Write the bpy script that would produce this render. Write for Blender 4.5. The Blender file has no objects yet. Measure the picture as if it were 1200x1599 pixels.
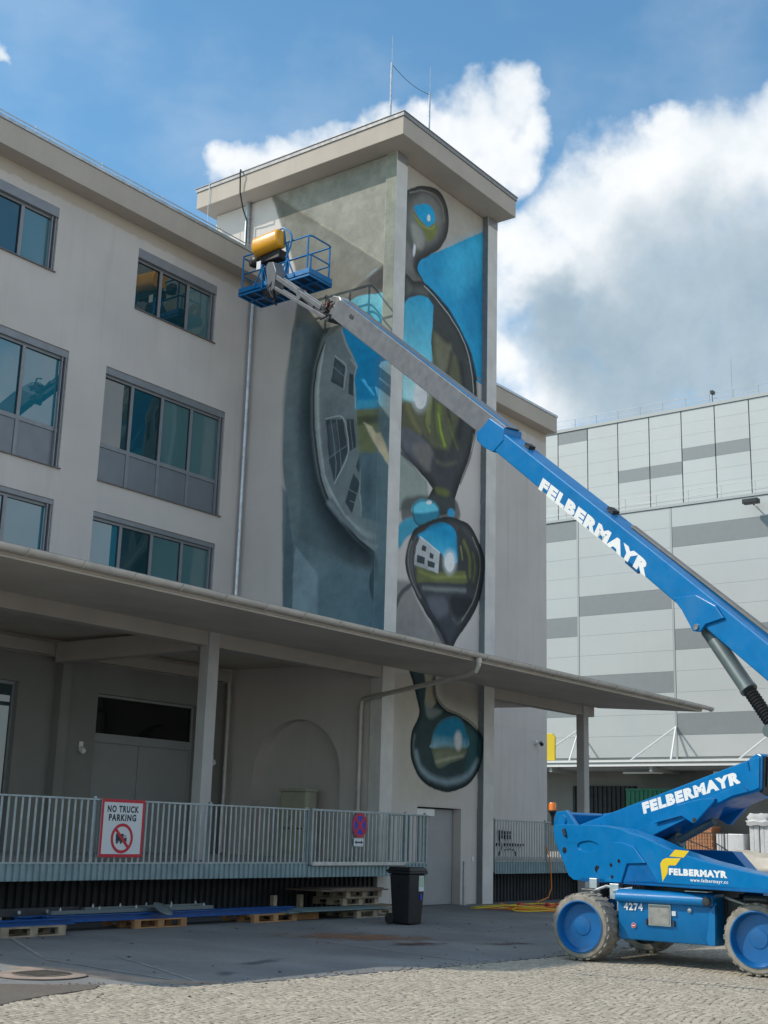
import bpy, math, random
import numpy as np
from mathutils import Vector, Matrix
from mathutils.geometry import tessellate_polygon

random.seed(7)
RNG = np.random.default_rng(11)
scene = bpy.context.scene
COL = scene.collection
D = bpy.data

# ------------------------------------------------------------------ camera
cam = D.cameras.new('camera')
cam.sensor_fit = 'VERTICAL'
cam.sensor_height = 24.0
cam.lens = 30.07
cam.clip_start = 0.1
cam.clip_end = 3000.0
cam_ob = D.objects.new('camera', cam)
COL.objects.link(cam_ob)
RGT = Vector((0.59816756, -0.80089423, 0.02764058))
UPV = Vector((-0.21100583, -0.12413293, 0.96957081))
FWD = Vector((0.77309256, 0.58579813, 0.24324564))
M = Matrix((RGT, UPV, -FWD)).transposed().to_4x4()
M.translation = Vector((0, 0, 1.65))
cam_ob.matrix_world = M
scene.camera = cam_ob

# ------------------------------------------------------------------ sun direction, sky, exposure
SUN = Vector((-0.78, 0.80, 1.0)).normalized()
SUN_EL = math.asin(SUN.z)
SUN_AZ = math.atan2(SUN.x, SUN.y)
sun = D.lights.new('sun', 'SUN')
sun.energy = 2.3
sun.angle = math.radians(0.53)
sun.color = (1.0, 0.92, 0.80)
sun_ob = D.objects.new('sun', sun)
COL.objects.link(sun_ob)
sun_ob.location = (-30, 30, 60)
sun_ob.rotation_euler = SUN.to_track_quat('Z', 'Y').to_euler()

vs = scene.view_settings
scene.display_settings.display_device = 'sRGB'
vs.view_transform = 'Standard'
vs.look = 'None'
vs.exposure = 0.54
vs.gamma = 1.0
vs.use_curve_mapping = False
scene.render.engine = 'CYCLES'
scene.cycles.max_bounces = 6
scene.cycles.use_denoising = True

world = D.worlds.new('World')
scene.world = world
world.use_nodes = True


# cumulus masses of the sky: direction (x, y, z) and angular radius
CLOUD_BLOBS =  [(0.7979, 0.4851, 0.3578, 0.0374), (0.8143, 0.4806, 0.3254, 0.0374), (0.7717, 0.4695, 0.429, 0.0349), (0.8283, 0.4463, 0.3387, 0.0499), (0.8546, 0.3629, 0.3713, 0.0749), (0.7857, 0.4581, 0.4157, 0.0424), (0.7869, 0.4786, 0.3895, 0.0299), (0.8091, 0.4521, 0.3755, 0.0424), (0.8065, 0.4174, 0.4187, 0.0549), (0.8235, 0.3571, 0.4408, 0.0649), (0.8057, 0.3792, 0.4551, 0.0749), (0.8181, 0.3236, 0.4753, 0.0649), (0.8189, 0.2893, 0.4956, 0.0449), (0.7886, 0.3469, 0.5077, 0.0274), (0.7852, 0.4218, 0.4533, 0.0499), (0.7911, 0.4529, 0.4112, 0.0499), (0.8304, 0.3925, 0.3954, 0.0848), (0.8562, 0.3274, 0.3996, 0.0848), (0.8487, 0.2838, 0.4463, 0.0749), (0.7746, 0.4628, 0.431, 0.0299), (0.8212, 0.4591, 0.339, 0.0349), (0.8505, 0.4036, 0.3372, 0.0549), (0.8789, 0.3236, 0.3506, 0.0599), (0.7836, 0.3886, 0.4847, 0.0274), (0.8168, 0.2597, 0.5151, 0.0349), (0.7217, 0.4397, 0.5346, 0.0309), (0.7148, 0.4658, 0.5216, 0.0399), (0.7108, 0.4886, 0.506, 0.0374), (0.6952, 0.5069, 0.5097, 0.0299), (0.6873, 0.5218, 0.5054, 0.0309), (0.6771, 0.538, 0.5021, 0.0274), (0.6699, 0.5534, 0.495, 0.0299), (0.6583, 0.5686, 0.4933, 0.0299), (0.6494, 0.5829, 0.4884, 0.0274), (0.6377, 0.5949, 0.4893, 0.0289), (0.6285, 0.6088, 0.4841, 0.0259), (0.618, 0.6204, 0.4829, 0.023), (0.7342, 0.4638, 0.4959, 0.0349), (0.7379, 0.4383, 0.5132, 0.024), (0.4729, 0.7038, 0.5301, 0.013), (0.4481, 0.722, 0.5272, 0.0299)]
SHADE_BLOBS =  [(0.8515, 0.3612, 0.3802, 0.0948), (0.8761, 0.312, 0.3675, 0.0848), (0.8296, 0.4221, 0.3654, 0.0549), (0.8505, 0.4036, 0.3372, 0.0599), (0.8696, 0.2839, 0.404, 0.0599), (0.8071, 0.4481, 0.3844, 0.0349)]


def sky_world():
    nt = world.node_tree
    N, L = nt.nodes, nt.links
    N.clear()

    def node(t, **k):
        n = N.new(t)
        for a, b in k.items():
            setattr(n, a, b)
        return n

    def math_(op, a, b=None, c=None, clamp=False):
        n = node('ShaderNodeMath', operation=op, use_clamp=clamp)
        for i, x in enumerate((a, b, c)):
            if x is None:
                continue
            if isinstance(x, (int, float)):
                n.inputs[i].default_value = x
            else:
                L.new(x, n.inputs[i])
        return n.outputs[0]

    def ramp(x, lo, hi):
        n = node('ShaderNodeMapRange', interpolation_type='SMOOTHSTEP')
        L.new(x, n.inputs[0])
        n.inputs[1].default_value = lo
        n.inputs[2].default_value = hi
        return n.outputs[0]

    def mixc(f, a, b):
        n = node('ShaderNodeMix', data_type='RGBA')
        L.new(f, n.inputs[0])
        for i, x in ((6, a), (7, b)):
            if isinstance(x, tuple):
                n.inputs[i].default_value = (*x, 1)
            else:
                L.new(x, n.inputs[i])
        return n.outputs[2]

    tc = node('ShaderNodeTexCoord')
    d = node('ShaderNodeVectorMath', operation='NORMALIZE')
    L.new(tc.outputs['Generated'], d.inputs[0])
    dirv = d.outputs[0]

    def noise(scale, detail, rough=0.55, off=(0, 0, 0), stretch=(1, 1, 1)):
        m = node('ShaderNodeMapping')
        m.inputs['Location'].default_value = off
        m.inputs['Scale'].default_value = stretch
        L.new(dirv, m.inputs[0])
        n = node('ShaderNodeTexNoise')
        n.inputs['Scale'].default_value = scale
        n.inputs['Detail'].default_value = detail
        n.inputs['Roughness'].default_value = rough
        L.new(m.outputs[0], n.inputs['Vector'])
        return n.outputs[0]

    # distort the lookup direction so puffs break up
    def field(blobs):
        cur = None
        for (x, y, z, r) in blobs:
            v = node('ShaderNodeVectorMath', operation='DOT_PRODUCT')
            L.new(warped, v.inputs[0])
            v.inputs[1].default_value = (x, y, z)
            k = 1.0 / (1.0 - math.cos(r))
            f = math_('MULTIPLY_ADD', v.outputs['Value'], k, 1.0 - k)
            f = math_('MAXIMUM', f, -0.6)
            cur = f if cur is None else math_('SMOOTH_MAX', cur, f, 0.35)
        return cur

    sky = node('ShaderNodeTexSky', sky_type='NISHITA', sun_disc=False)
    sky.sun_elevation = SUN_EL
    sky.sun_rotation = SUN_AZ
    sky.air_density = 1.0
    sky.dust_density = 0.6
    sky.ozone_density = 1.6
    tint = node('ShaderNodeMix', data_type='RGBA', blend_type='MULTIPLY')
    tint.inputs[0].default_value = 1.0
    L.new(sky.outputs[0], tint.inputs[6])
    tint.inputs[7].default_value = (0.74, 1.10, 1.13, 1)
    base = tint.outputs[2]

    # push the lookup about so that the puffs break up
    def warp(src, scale, amt, off):
        m = node('ShaderNodeMapping')
        m.inputs['Location'].default_value = off
        L.new(dirv, m.inputs[0])
        n = node('ShaderNodeTexNoise')
        n.inputs['Scale'].default_value = scale
        n.inputs['Detail'].default_value = 5
        n.inputs['Roughness'].default_value = 0.6
        L.new(m.outputs[0], n.inputs['Vector'])
        v = node('ShaderNodeVectorMath', operation='MULTIPLY_ADD')
        L.new(n.outputs['Color'], v.inputs[0])
        v.inputs[1].default_value = (amt, amt, amt)
        w = node('ShaderNodeVectorMath', operation='ADD')
        w.inputs[1].default_value = (-amt / 2, -amt / 2, -amt / 2)
        L.new(src, w.inputs[0])
        L.new(w.outputs[0], v.inputs[2])
        u = node('ShaderNodeVectorMath', operation='NORMALIZE')
        L.new(v.outputs[0], u.inputs[0])
        return u.outputs[0]

    base_dir = dirv
    warped = warp(warp(dirv, 6.0, 0.10, (1, 2, 3)), 22.0, 0.04, (4, 1, 7))
    big = noise(9.0, 9.0, 0.60)
    fine = noise(28.0, 8.0, 0.62, (3, 1, 2))
    nz = math_('ADD', math_('MULTIPLY', big, 1.25), math_('MULTIPLY', fine, 0.70))
    nz = math_('SUBTRACT', nz, 0.975)
    F = field(CLOUD_BLOBS)
    # clouds over the rest of the sky, out of the modelled ones
    sep = node('ShaderNodeSeparateXYZ')
    L.new(dirv, sep.inputs[0])
    elsewhere = ramp(noise(2.2, 3.0, 0.5, (7, 2, 4)), 0.40, 0.60)
    fw = node('ShaderNodeVectorMath', operation='DOT_PRODUCT')
    L.new(dirv, fw.inputs[0])
    fw.inputs[1].default_value = tuple(FWD)
    outside = ramp(fw.outputs['Value'], 0.86, 0.72)
    G = math_('SUBTRACT', math_('MULTIPLY', math_('MULTIPLY', elsewhere, outside), 1.5), 0.6)
    F = math_('MAXIMUM', F, G)
    dens = math_('ADD', F, nz)
    alpha = ramp(dens, 0.0, 0.95)
    # thin veils
    veil = math_('MULTIPLY', ramp(noise(5.0, 5.0, 0.55, (1, 5, 2), (1, 1, 1.7)), 0.44, 0.78), 0.22)
    alpha = math_('MAXIMUM', alpha, veil)
    # shading: thick, low parts of the cloud are grey
    S = field(SHADE_BLOBS)
    sh = ramp(math_('ADD', S, math_('MULTIPLY', nz, 0.22)), -0.60, 0.95)
    lump = ramp(noise(13.0, 7.0, 0.6, (2, 2, 9)), 0.25, 0.75)
    white = mixc(lump, (4.6, 5.0, 5.3), (6.0, 6.05, 6.1))
    grey = mixc(lump, (2.0, 2.65, 3.15), (2.75, 3.4, 3.95))
    cloud = mixc(sh, white, grey)
    colr = mixc(alpha, base, cloud)
    # the far ground haze band below the horizon
    bg = node('ShaderNodeBackground')
    bg.inputs['Strength'].default_value = 0.122
    L.new(colr, bg.inputs['Color'])
    out = node('ShaderNodeOutputWorld')
    L.new(bg.outputs[0], out.inputs[0])


sky_world()

# ------------------------------------------------------------------ mesh helpers
WLOC = {}


class MB:
    def __init__(s):
        s.v, s.f, s.m = [], [], []

    def face(s, pts, mi=0):
        n = len(s.v)
        s.v += [tuple(p) for p in pts]
        s.f.append(tuple(range(n, n + len(pts))))
        s.m.append(mi)

    def mesh(s, vs, fs, mi=0):
        n = len(s.v)
        s.v += [tuple(p) for p in vs]
        for f in fs:
            s.f.append(tuple(i + n for i in f))
            s.m.append(mi)
        return s

    def box(s, x0, y0, z0, x1, y1, z1, mi=0):
        x0, x1 = min(x0, x1), max(x0, x1)
        y0, y1 = min(y0, y1), max(y0, y1)
        z0, z1 = min(z0, z1), max(z0, z1)
        v = [(x0, y0, z0), (x1, y0, z0), (x1, y1, z0), (x0, y1, z0), (x0, y0, z1), (x1, y0, z1), (x1, y1, z1), (x0, y1, z1)]
        return s.mesh(v, [(0, 3, 2, 1), (4, 5, 6, 7), (0, 1, 5, 4), (1, 2, 6, 5), (2, 3, 7, 6), (3, 0, 4, 7)], mi)

    def bar(s, a, b, w, h, up=(0, 0, 1), mi=0, w2=None, h2=None):
        a, b = Vector(a), Vector(b)
        t = (b - a).normalized()
        u = Vector(up)
        sd = t.cross(u)
        if sd.length < 1e-4:
            sd = t.cross(Vector((1, 0, 0)))
        sd.normalize()
        u = sd.cross(t)
        w2 = w if w2 is None else w2
        h2 = h if h2 is None else h2
        v = []
        for p, ww, hh in ((a, w, h), (b, w2, h2)):
            for i, j in ((-1, -1), (1, -1), (1, 1), (-1, 1)):
                v.append(p + sd * (i * ww / 2) + u * (j * hh / 2))
        return s.mesh(v, [(3, 2, 1, 0), (4, 5, 6, 7), (0, 1, 5, 4), (1, 2, 6, 5), (2, 3, 7, 6), (3, 0, 4, 7)], mi)

    def tube(s, pts, r, n=8, caps=True, mi=0, closed=False):
        P = [Vector(p) for p in pts]
        k = len(P)
        rr = r if isinstance(r, (list, tuple)) else [r] * k
        up = None
        rings = []
        for i in range(k):
            if closed:
                t = P[(i + 1) % k] - P[i - 1]
            else:
                t = P[min(i + 1, k - 1)] - P[max(i - 1, 0)]
            t.normalize()
            if up is None:
                up = t.cross(Vector((0.3, 0.2, 1))) if abs(t.z) < 0.9 else t.cross(Vector((1, 0.1, 0)))
            up = (up - t * up.dot(t)).normalized()
            sd = t.cross(up)
            rings.append([P[i] + (up * math.cos(2 * math.pi * j / n) + sd * math.sin(2 * math.pi * j / n)) * rr[i] for j in range(n)])
        v = [p for R_ in rings for p in R_]
        f = []
        for i in range(k if closed else k - 1):
            a, b = i * n, ((i + 1) % k) * n
            for j in range(n):
                f.append((a + j, a + (j + 1) % n, b + (j + 1) % n, b + j))
        if caps and not closed:
            f.append(tuple(reversed(range(n))))
            f.append(tuple((k - 1) * n + j for j in range(n)))
        return s.mesh(v, f, mi)

    def lathe(s, prof, o, axis, n=24, mi=0, caps=True):
        """prof: (radius, along) pairs about the axis through o"""
        o, t = Vector(o), Vector(axis).normalized()
        a = t.cross(Vector((0, 0, 1)))
        if a.length < 1e-3:
            a = Vector((1, 0, 0))
        a.normalize()
        b = t.cross(a)
        v = []
        for r, h in prof:
            for j in range(n):
                an = 2 * math.pi * j / n
                v.append(o + t * h + (a * math.cos(an) + b * math.sin(an)) * r)
        f = []
        for i in range(len(prof) - 1):
            for j in range(n):
                f.append((i * n + j, i * n + (j + 1) % n, (i + 1) * n + (j + 1) % n, (i + 1) * n + j))
        if caps:
            f.append(tuple(reversed(range(n))))
            f.append(tuple((len(prof) - 1) * n + j for j in range(n)))
        return s.mesh(v, f, mi)

    def prism(s, poly, o, u, w, d, holes=(), mi=0, mi_side=None):
        """flat polygon in (u, w) coordinates about o, given the depth vector d"""
        o, u, w, d = Vector(o), Vector(u), Vector(w), Vector(d)
        loops = [list(poly)] + [list(h) for h in holes]
        flat = [p for lp in loops for p in lp]
        tris = tessellate_polygon([[Vector((p[0], p[1], 0)) for p in lp] for lp in loops])
        A = [o + u * p[0] + w * p[1] for p in flat]
        if u.cross(w).dot(d) > 0:
            tris = [tuple(reversed(t)) for t in tris]
        # orientation of tessellation is not guaranteed: fix by the area sign
        def area(t):
            (ax, ay), (bx, by), (cx, cy) = (flat[i][:2] for i in t)
            return (bx - ax) * (cy - ay) - (cx - ax) * (by - ay)
        sgn = -1 if u.cross(w).dot(d) > 0 else 1
        tr = []
        for t in tris:
            tr.append(tuple(t) if area(t) * sgn > 0 else tuple(reversed(t)))
        n = len(flat)
        if d.length < 1e-6:
            return s.mesh(A, tr, mi)
        B = [p + d for p in A]
        f = list(tr) + [tuple(i + n for i in reversed(t)) for t in tr]
        s.mesh(A + B, f, mi)
        base = 0
        for lp in loops:
            k = len(lp)
            for i in range(k):
                a, b = base + i, base + (i + 1) % k
                s.face([A[a], A[b], B[b], B[a]], mi if mi_side is None else mi_side)
            base += k
        return s

    def xf(s, mat):
        s.v = [tuple(mat @ Vector(p)) for p in s.v]
        return s

    def data(s, name, mats, smooth=30, loc=(0, 0, 0)):
        me = D.meshes.new(name)
        me.from_pydata([(p[0] - loc[0], p[1] - loc[1], p[2] - loc[2]) for p in s.v], [], s.f)
        for mt in (mats if isinstance(mats, (list, tuple)) else [mats]):
            me.materials.append(mt)
        me.polygons.foreach_set('material_index', s.m)
        merge(me)
        if smooth:
            me.polygons.foreach_set('use_smooth', [True] * len(me.polygons))
            me.set_sharp_from_angle(angle=math.radians(smooth))
        me.update()
        return me

    def build(s, name, mats, parent=None, loc=None, smooth=30, bevel=0, seg=2):
        base = WLOC.get(parent.name, (0, 0, 0)) if parent else (0, 0, 0)
        own = loc if loc is not None else base
        me = s.data(name, mats, smooth, own)
        return put(name, me, parent, own, bevel, seg)


def merge(me):
    import bmesh
    bm = bmesh.new()
    bm.from_mesh(me)
    bmesh.ops.remove_doubles(bm, verts=bm.verts, dist=1e-5)
    bmesh.ops.recalc_face_normals(bm, faces=bm.faces)
    bm.to_mesh(me)
    bm.free()


def put(name, me, parent=None, wloc=(0, 0, 0), bevel=0, seg=2):
    o = D.objects.new(name, me)
    COL.objects.link(o)
    base = WLOC.get(parent.name, (0, 0, 0)) if parent else (0, 0, 0)
    o.location = tuple(wloc[i] - base[i] for i in range(3))
    if parent:
        o.parent = parent
    WLOC[o.name] = tuple(wloc)
    if bevel:
        b = o.modifiers.new('bevel', 'BEVEL')
        b.width = bevel
        b.segments = seg
        b.limit_method = 'ANGLE'
        b.angle_limit = math.radians(40)
        b.harden_normals = False
    return o


def thing(name, label, cat, loc=(0, 0, 0), group=None):
    o = D.objects.new(name, None)
    o.empty_display_size = 0.2
    COL.objects.link(o)
    o.location = loc
    WLOC[o.name] = tuple(loc)
    return tag(o, label, cat, group)


def tag(o, label, cat, group=None):
    o['label'] = label
    o['category'] = cat
    if group:
        o['group'] = group
    return o


def kind(o, k, label=None):
    o['kind'] = k
    if label:
        o['label'] = label
    return o


def children(o):
    return [c for c in D.objects if c.parent == o]


def copy_tree(o, delta, kids, parent=None):
    c = o.copy()
    COL.objects.link(c)
    if parent is None:
        c.location = Vector(o.location) + Vector(delta)
    else:
        c.parent = parent
    WLOC[c.name] = tuple(Vector(WLOC[o.name]) + Vector(delta))
    for k in kids.get(o.name, ()):
        copy_tree(k, delta, kids, c)
    return c


def kid_map(root):
    out = {}
    def walk(o):
        out[o.name] = [c for c in D.objects if c.parent == o]
        for c in out[o.name]:
            walk(c)
    walk(root)
    return out


def text_mesh(body, mat, o, xdir, ydir, w=None, h=None, bold=0.0, extrude=0.0015, spacing=1.0, shear=0.0, align='LEFT'):
    """lettering as flat solid letters: lower left corner at o, w x h metres"""
    cu = D.curves.new('letters', 'FONT')
    cu.body = body
    cu.size = 1.0
    cu.offset = bold
    cu.extrude = 0.0
    cu.space_character = spacing
    cu.shear = shear
    cu.resolution_u = 3
    tmp = D.objects.new('letters', cu)
    COL.objects.link(tmp)
    dg = bpy.context.evaluated_depsgraph_get()
    me = D.meshes.new_from_object(tmp.evaluated_get(dg))
    D.objects.remove(tmp)
    n = len(me.vertices)
    co = np.empty(n * 3, 'f')
    me.vertices.foreach_get('co', co)
    co = co.reshape(-1, 3)
    lo, hi = co.min(0), co.max(0)
    sx = (w / (hi[0] - lo[0])) if w else None
    sy = (h / (hi[1] - lo[1])) if h else sx
    sx = sx or sy
    o, xd, yd = Vector(o), Vector(xdir).normalized(), Vector(ydir).normalized()
    yd = (yd - xd * yd.dot(xd)).normalized()
    xd, yd = np.array(xd), np.array(yd)
    out = np.array(o)[None] + ((co[:, 0] - lo[0]) * sx)[:, None] * xd + ((co[:, 1] - lo[1]) * sy)[:, None] * yd
    mb = MB()
    mb.v = [tuple(p) for p in out]
    mb.f = [tuple(p.vertices) for p in me.polygons]
    mb.m = [0] * len(mb.f)
    D.meshes.remove(me)
    return mb


# ------------------------------------------------------------------ materials
def lin(c):
    return tuple(((x / 255.0) / 12.92 if x <= 10 else ((x / 255.0 + 0.055) / 1.055) ** 2.4) for x in c)


def mat(name, col, rough=0.6, metal=0.0, var=0.0, vscale=3.0, bump=0.0, bscale=30.0, spec=0.5, streak=0.0, coat=0.0,
        col2=None, dirt=None, dscale=1.2, damt=0.5, stretch=None, island=0.0, emis=None, ior=None):
    m = D.materials.new(name)
    m.use_nodes = True
    nt = m.node_tree
    N, L = nt.nodes, nt.links
    b = N['Principled BSDF']
    b.inputs['Roughness'].default_value = rough
    b.inputs['Metallic'].default_value = metal
    b.inputs['Specular IOR Level'].default_value = spec
    b.inputs['Coat Weight'].default_value = coat
    b.inputs['Coat Roughness'].default_value = 0.08
    if ior:
        b.inputs['IOR'].default_value = ior
    if emis:
        b.inputs['Emission Color'].default_value = (*emis[:3], 1)
        b.inputs['Emission Strength'].default_value = emis[3]
    b.inputs['Base Color'].default_value = (*col, 1)
    geo = N.new('ShaderNodeNewGeometry')
    pos = geo.outputs['Position']

    def noise(scale, detail=5, rough_=0.55, st=None):
        v = pos
        if st:
            mp = N.new('ShaderNodeMapping')
            mp.inputs['Scale'].default_value = st
            L.new(pos, mp.inputs[0])
            v = mp.outputs[0]
        n = N.new('ShaderNodeTexNoise')
        n.inputs['Scale'].default_value = scale
        n.inputs['Detail'].default_value = detail
        n.inputs['Roughness'].default_value = rough_
        L.new(v, n.inputs['Vector'])
        return n.outputs[0]

    def rng(x, lo, hi, a=0.0, c=1.0):
        n = N.new('ShaderNodeMapRange')
        n.interpolation_type = 'SMOOTHSTEP'
        L.new(x, n.inputs[0])
        n.inputs[1].default_value, n.inputs[2].default_value = lo, hi
        n.inputs[3].default_value, n.inputs[4].default_value = a, c
        return n.outputs[0]

    def mix(f, a, c, blend='MIX'):
        n = N.new('ShaderNodeMix')
        n.data_type = 'RGBA'
        n.blend_type = blend
        for i, x in ((0, f), (6, a), (7, c)):
            if isinstance(x, tuple):
                n.inputs[i].default_value = (*x, 1)
            elif isinstance(x, (int, float)):
                n.inputs[i].default_value = x
            else:
                L.new(x, n.inputs[i])
        return n.outputs[2]

    c = col
    if col2:
        c = mix(rng(noise(vscale * 0.6, 6, st=stretch), 0.35, 0.65), c, col2)
    if var:
        f = rng(noise(vscale, 7, 0.6, stretch), 0.3, 0.7)
        c = mix(f, mix(1.0, c, (1 - var,) * 3, 'MULTIPLY'), mix(1.0, c, (1 + var * 0.6,) * 3, 'MULTIPLY'))
    if streak:
        f = rng(noise(1.0, 6, 0.62, (3.2, 3.2, 0.18)), 0.50, 0.78, 0, streak)
        c = mix(f, c, (0.16, 0.145, 0.125))
    if dirt:
        f = rng(noise(dscale, 8, 0.65, stretch), 0.50, 0.72, 0, damt)
        c = mix(f, c, dirt)
    if island:
        g = rng(geo.outputs['Random Per Island'], 0, 1, 1 - island, 1 + island)
        cb = N.new('ShaderNodeCombineColor')
        for i in range(3):
            L.new(g, cb.inputs[i])
        c = mix(1.0, c, cb.outputs[0], 'MULTIPLY')
    if not isinstance(c, tuple):
        L.new(c, b.inputs['Base Color'])
    if rough and var:
        L.new(rng(noise(vscale * 2.3, 5), 0.3, 0.7, max(rough - 0.08, 0.02), min(rough + 0.08, 1)), b.inputs['Roughness'])
    if bump:
        bp = N.new('ShaderNodeBump')
        bp.inputs['Strength'].default_value = bump
        bp.inputs['Distance'].default_value = 0.02
        L.new(noise(bscale, 6, 0.6), bp.inputs['Height'])
        L.new(bp.outputs[0], b.inputs['Normal'])
    return m


PLASTER = (0.595, 0.547, 0.512)
MT = {}
MT['plaster'] = mat('plaster', PLASTER, 0.92, var=0.07, vscale=0.5, bump=0.12, bscale=60, spec=0.2, streak=0.10)
MT['fascia'] = mat('fascia_render', (0.48, 0.42, 0.36), 0.9, var=0.06, vscale=0.7, bump=0.1, bscale=50, spec=0.2, streak=0.10)
MT['concrete'] = mat('pillar_concrete', (0.66, 0.635, 0.60), 0.88, var=0.10, vscale=1.6, bump=0.15, bscale=45, spec=0.2, streak=0.12)
MT['pillar_paint'] = mat('grey_pillar_paint', (0.19, 0.205, 0.215), 0.8, var=0.08, vscale=1.5, bump=0.12, spec=0.25)
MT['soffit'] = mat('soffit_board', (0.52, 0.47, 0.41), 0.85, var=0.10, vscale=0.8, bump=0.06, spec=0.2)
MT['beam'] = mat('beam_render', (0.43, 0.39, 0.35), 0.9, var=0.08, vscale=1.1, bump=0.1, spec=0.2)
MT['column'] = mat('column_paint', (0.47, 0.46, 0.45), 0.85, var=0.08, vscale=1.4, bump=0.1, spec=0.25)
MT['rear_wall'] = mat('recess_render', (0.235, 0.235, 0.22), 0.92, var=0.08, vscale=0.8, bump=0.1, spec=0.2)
MT['alu'] = mat('window_aluminium', (0.25, 0.26, 0.28), 0.45, metal=0.25, var=0.08, vscale=4)
MT['panel_grey'] = mat('spandrel_panel', (0.20, 0.215, 0.24), 0.4, metal=0.2, var=0.05, vscale=2)
MT['sill'] = mat('sill_sheet', (0.16, 0.15, 0.145), 0.5, metal=0.3, var=0.1)
MT['flashing'] = mat('roof_flashing', (0.25, 0.25, 0.255), 0.5, metal=0.2, var=0.1)
MT['zinc'] = mat('galvanised_steel', (0.50, 0.53, 0.55), 0.38, metal=0.75, var=0.14, vscale=6)
MT['gutter'] = mat('gutter_sheet', (0.50, 0.46, 0.41), 0.5, metal=0.2, var=0.12, vscale=3, streak=0.2)
MT['rail'] = mat('railing_galvanised', (0.36, 0.42, 0.44), 0.5, metal=0.45, var=0.15, vscale=5)
MT['apron'] = mat('apron_sheet', (0.24, 0.33, 0.355), 0.5, metal=0.35, var=0.14, vscale=3, streak=0.2)
MT['dock_dark'] = mat('dark_trapezoid_sheet', (0.028, 0.032, 0.036), 0.6, metal=0.2, var=0.2, vscale=2)
MT['slab'] = mat('dock_concrete', (0.42, 0.40, 0.37), 0.9, var=0.15, vscale=2, bump=0.2)
MT['pipe'] = mat('pipe_painted', (0.58, 0.56, 0.52), 0.45, metal=0.3, var=0.1)
MT['door_grey'] = mat('door_leaf', (0.27, 0.275, 0.275), 0.55, var=0.06, vscale=1.2)
MT['door_pale'] = mat('door_pale', (0.34, 0.34, 0.34), 0.6, var=0.05, vscale=1.2)
MT['cabinet'] = mat('cabinet_polyester', (0.42, 0.40, 0.30), 0.6, var=0.06)
MT['black'] = mat('black_plastic', (0.012, 0.012, 0.014), 0.45, var=0.2)
MT['rubber'] = mat('black_rubber', (0.02, 0.02, 0.02), 0.7, var=0.2, bump=0.2)
MT['white'] = mat('white_lacquer', (0.78, 0.78, 0.76), 0.45, var=0.04)
MT['blue'] = mat('lift_blue_paint', (0.001, 0.165, 0.43), 0.34, var=0.10, vscale=2.2, spec=0.35, coat=0.22, dirt=(0.06, 0.15, 0.27), dscale=2.2, damt=0.28)
MT['blue_rim'] = mat('rim_blue_paint', (0.001, 0.118, 0.35), 0.40, var=0.15, vscale=4, coat=0.1, dirt=(0.05, 0.10, 0.18), damt=0.35)
MT['boom_grey'] = mat('boom_grey_paint', (0.155, 0.17, 0.19), 0.4, metal=0.15, var=0.12, vscale=3, streak=0.1)
MT['steel'] = mat('bare_steel', (0.45, 0.45, 0.45), 0.35, metal=0.8, var=0.15)
MT['cyl'] = mat('cylinder_grey_green', (0.13, 0.165, 0.17), 0.4, metal=0.2, var=0.12, coat=0.2)
MT['track'] = mat('energy_chain', (0.20, 0.185, 0.165), 0.6, var=0.2)
MT['dark_steel'] = mat('dark_steel', (0.05, 0.055, 0.06), 0.5, metal=0.4, var=0.2)
MT['tyre'] = mat('tyre_dusty_rubber', (0.30, 0.275, 0.235), 0.88, var=0.18, vscale=9, bump=0.3, bscale=80, spec=0.2, dirt=(0.12, 0.11, 0.10), dscale=5, damt=0.6)
MT['yellow'] = mat('yellow_plastic', (0.78, 0.36, 0.012), 0.35, var=0.06, coat=0.3)
MT['sign_yellow'] = mat('yellow_print', (0.72, 0.52, 0.02), 0.5)
MT['orange'] = mat('orange_lens', (0.90, 0.20, 0.01), 0.25, coat=0.5)
MT['red'] = mat('sign_red', (0.50, 0.015, 0.035), 0.5)
MT['sign_white'] = mat('sign_white', (0.62, 0.66, 0.68), 0.45)
MT['sign_blue'] = mat('sign_blue', (0.015, 0.05, 0.42), 0.5)
MT['sign_ink'] = mat('sign_ink', (0.014, 0.025, 0.04), 0.5)
MT['letter'] = mat('white_letters', (0.76, 0.78, 0.79), 0.5, var=0.05)
MT['wood'] = mat('pallet_wood', (0.36, 0.29, 0.21), 0.9, var=0.25, vscale=5, bump=0.2, spec=0.2, dirt=(0.12, 0.10, 0.08), dscale=3)
MT['wood_orange'] = mat('fresh_pallet_wood', (0.42, 0.23, 0.11), 0.9, var=0.2, vscale=5, bump=0.2, spec=0.2)
MT['board'] = mat('brown_formwork_board', (0.14, 0.10, 0.075), 0.7, var=0.2)
MT['beam_blue'] = mat('blue_beam_paint', (0.003, 0.085, 0.32), 0.4, var=0.12)
MT['sheet_green'] = mat('pale_green_board', (0.16, 0.24, 0.25), 0.7, var=0.1)
MT['wh_panel'] = mat('sandwich_panel_pale', (0.45, 0.465, 0.46), 0.5, metal=0.1, var=0.03, vscale=0.3, streak=0.03)
MT['wh_grey'] = mat('sandwich_panel_grey', (0.22, 0.235, 0.24), 0.5, metal=0.1, var=0.03)
MT['wh_trim'] = mat('warehouse_trim', (0.36, 0.37, 0.37), 0.5, metal=0.2)
MT['green'] = mat('green_container_paint', (0.02, 0.17, 0.10), 0.5, var=0.12)
MT['film'] = mat('white_wrap_film', (0.62, 0.63, 0.65), 0.35, var=0.12, vscale=2, bump=0.5, bscale=6)
MT['tarp'] = mat('beige_tarpaulin', (0.55, 0.50, 0.42), 0.7, var=0.12, vscale=1.5, bump=0.4, bscale=5)
MT['cardboard'] = mat('orange_brown_brick', (0.42, 0.19, 0.09), 0.85, var=0.1)
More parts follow.
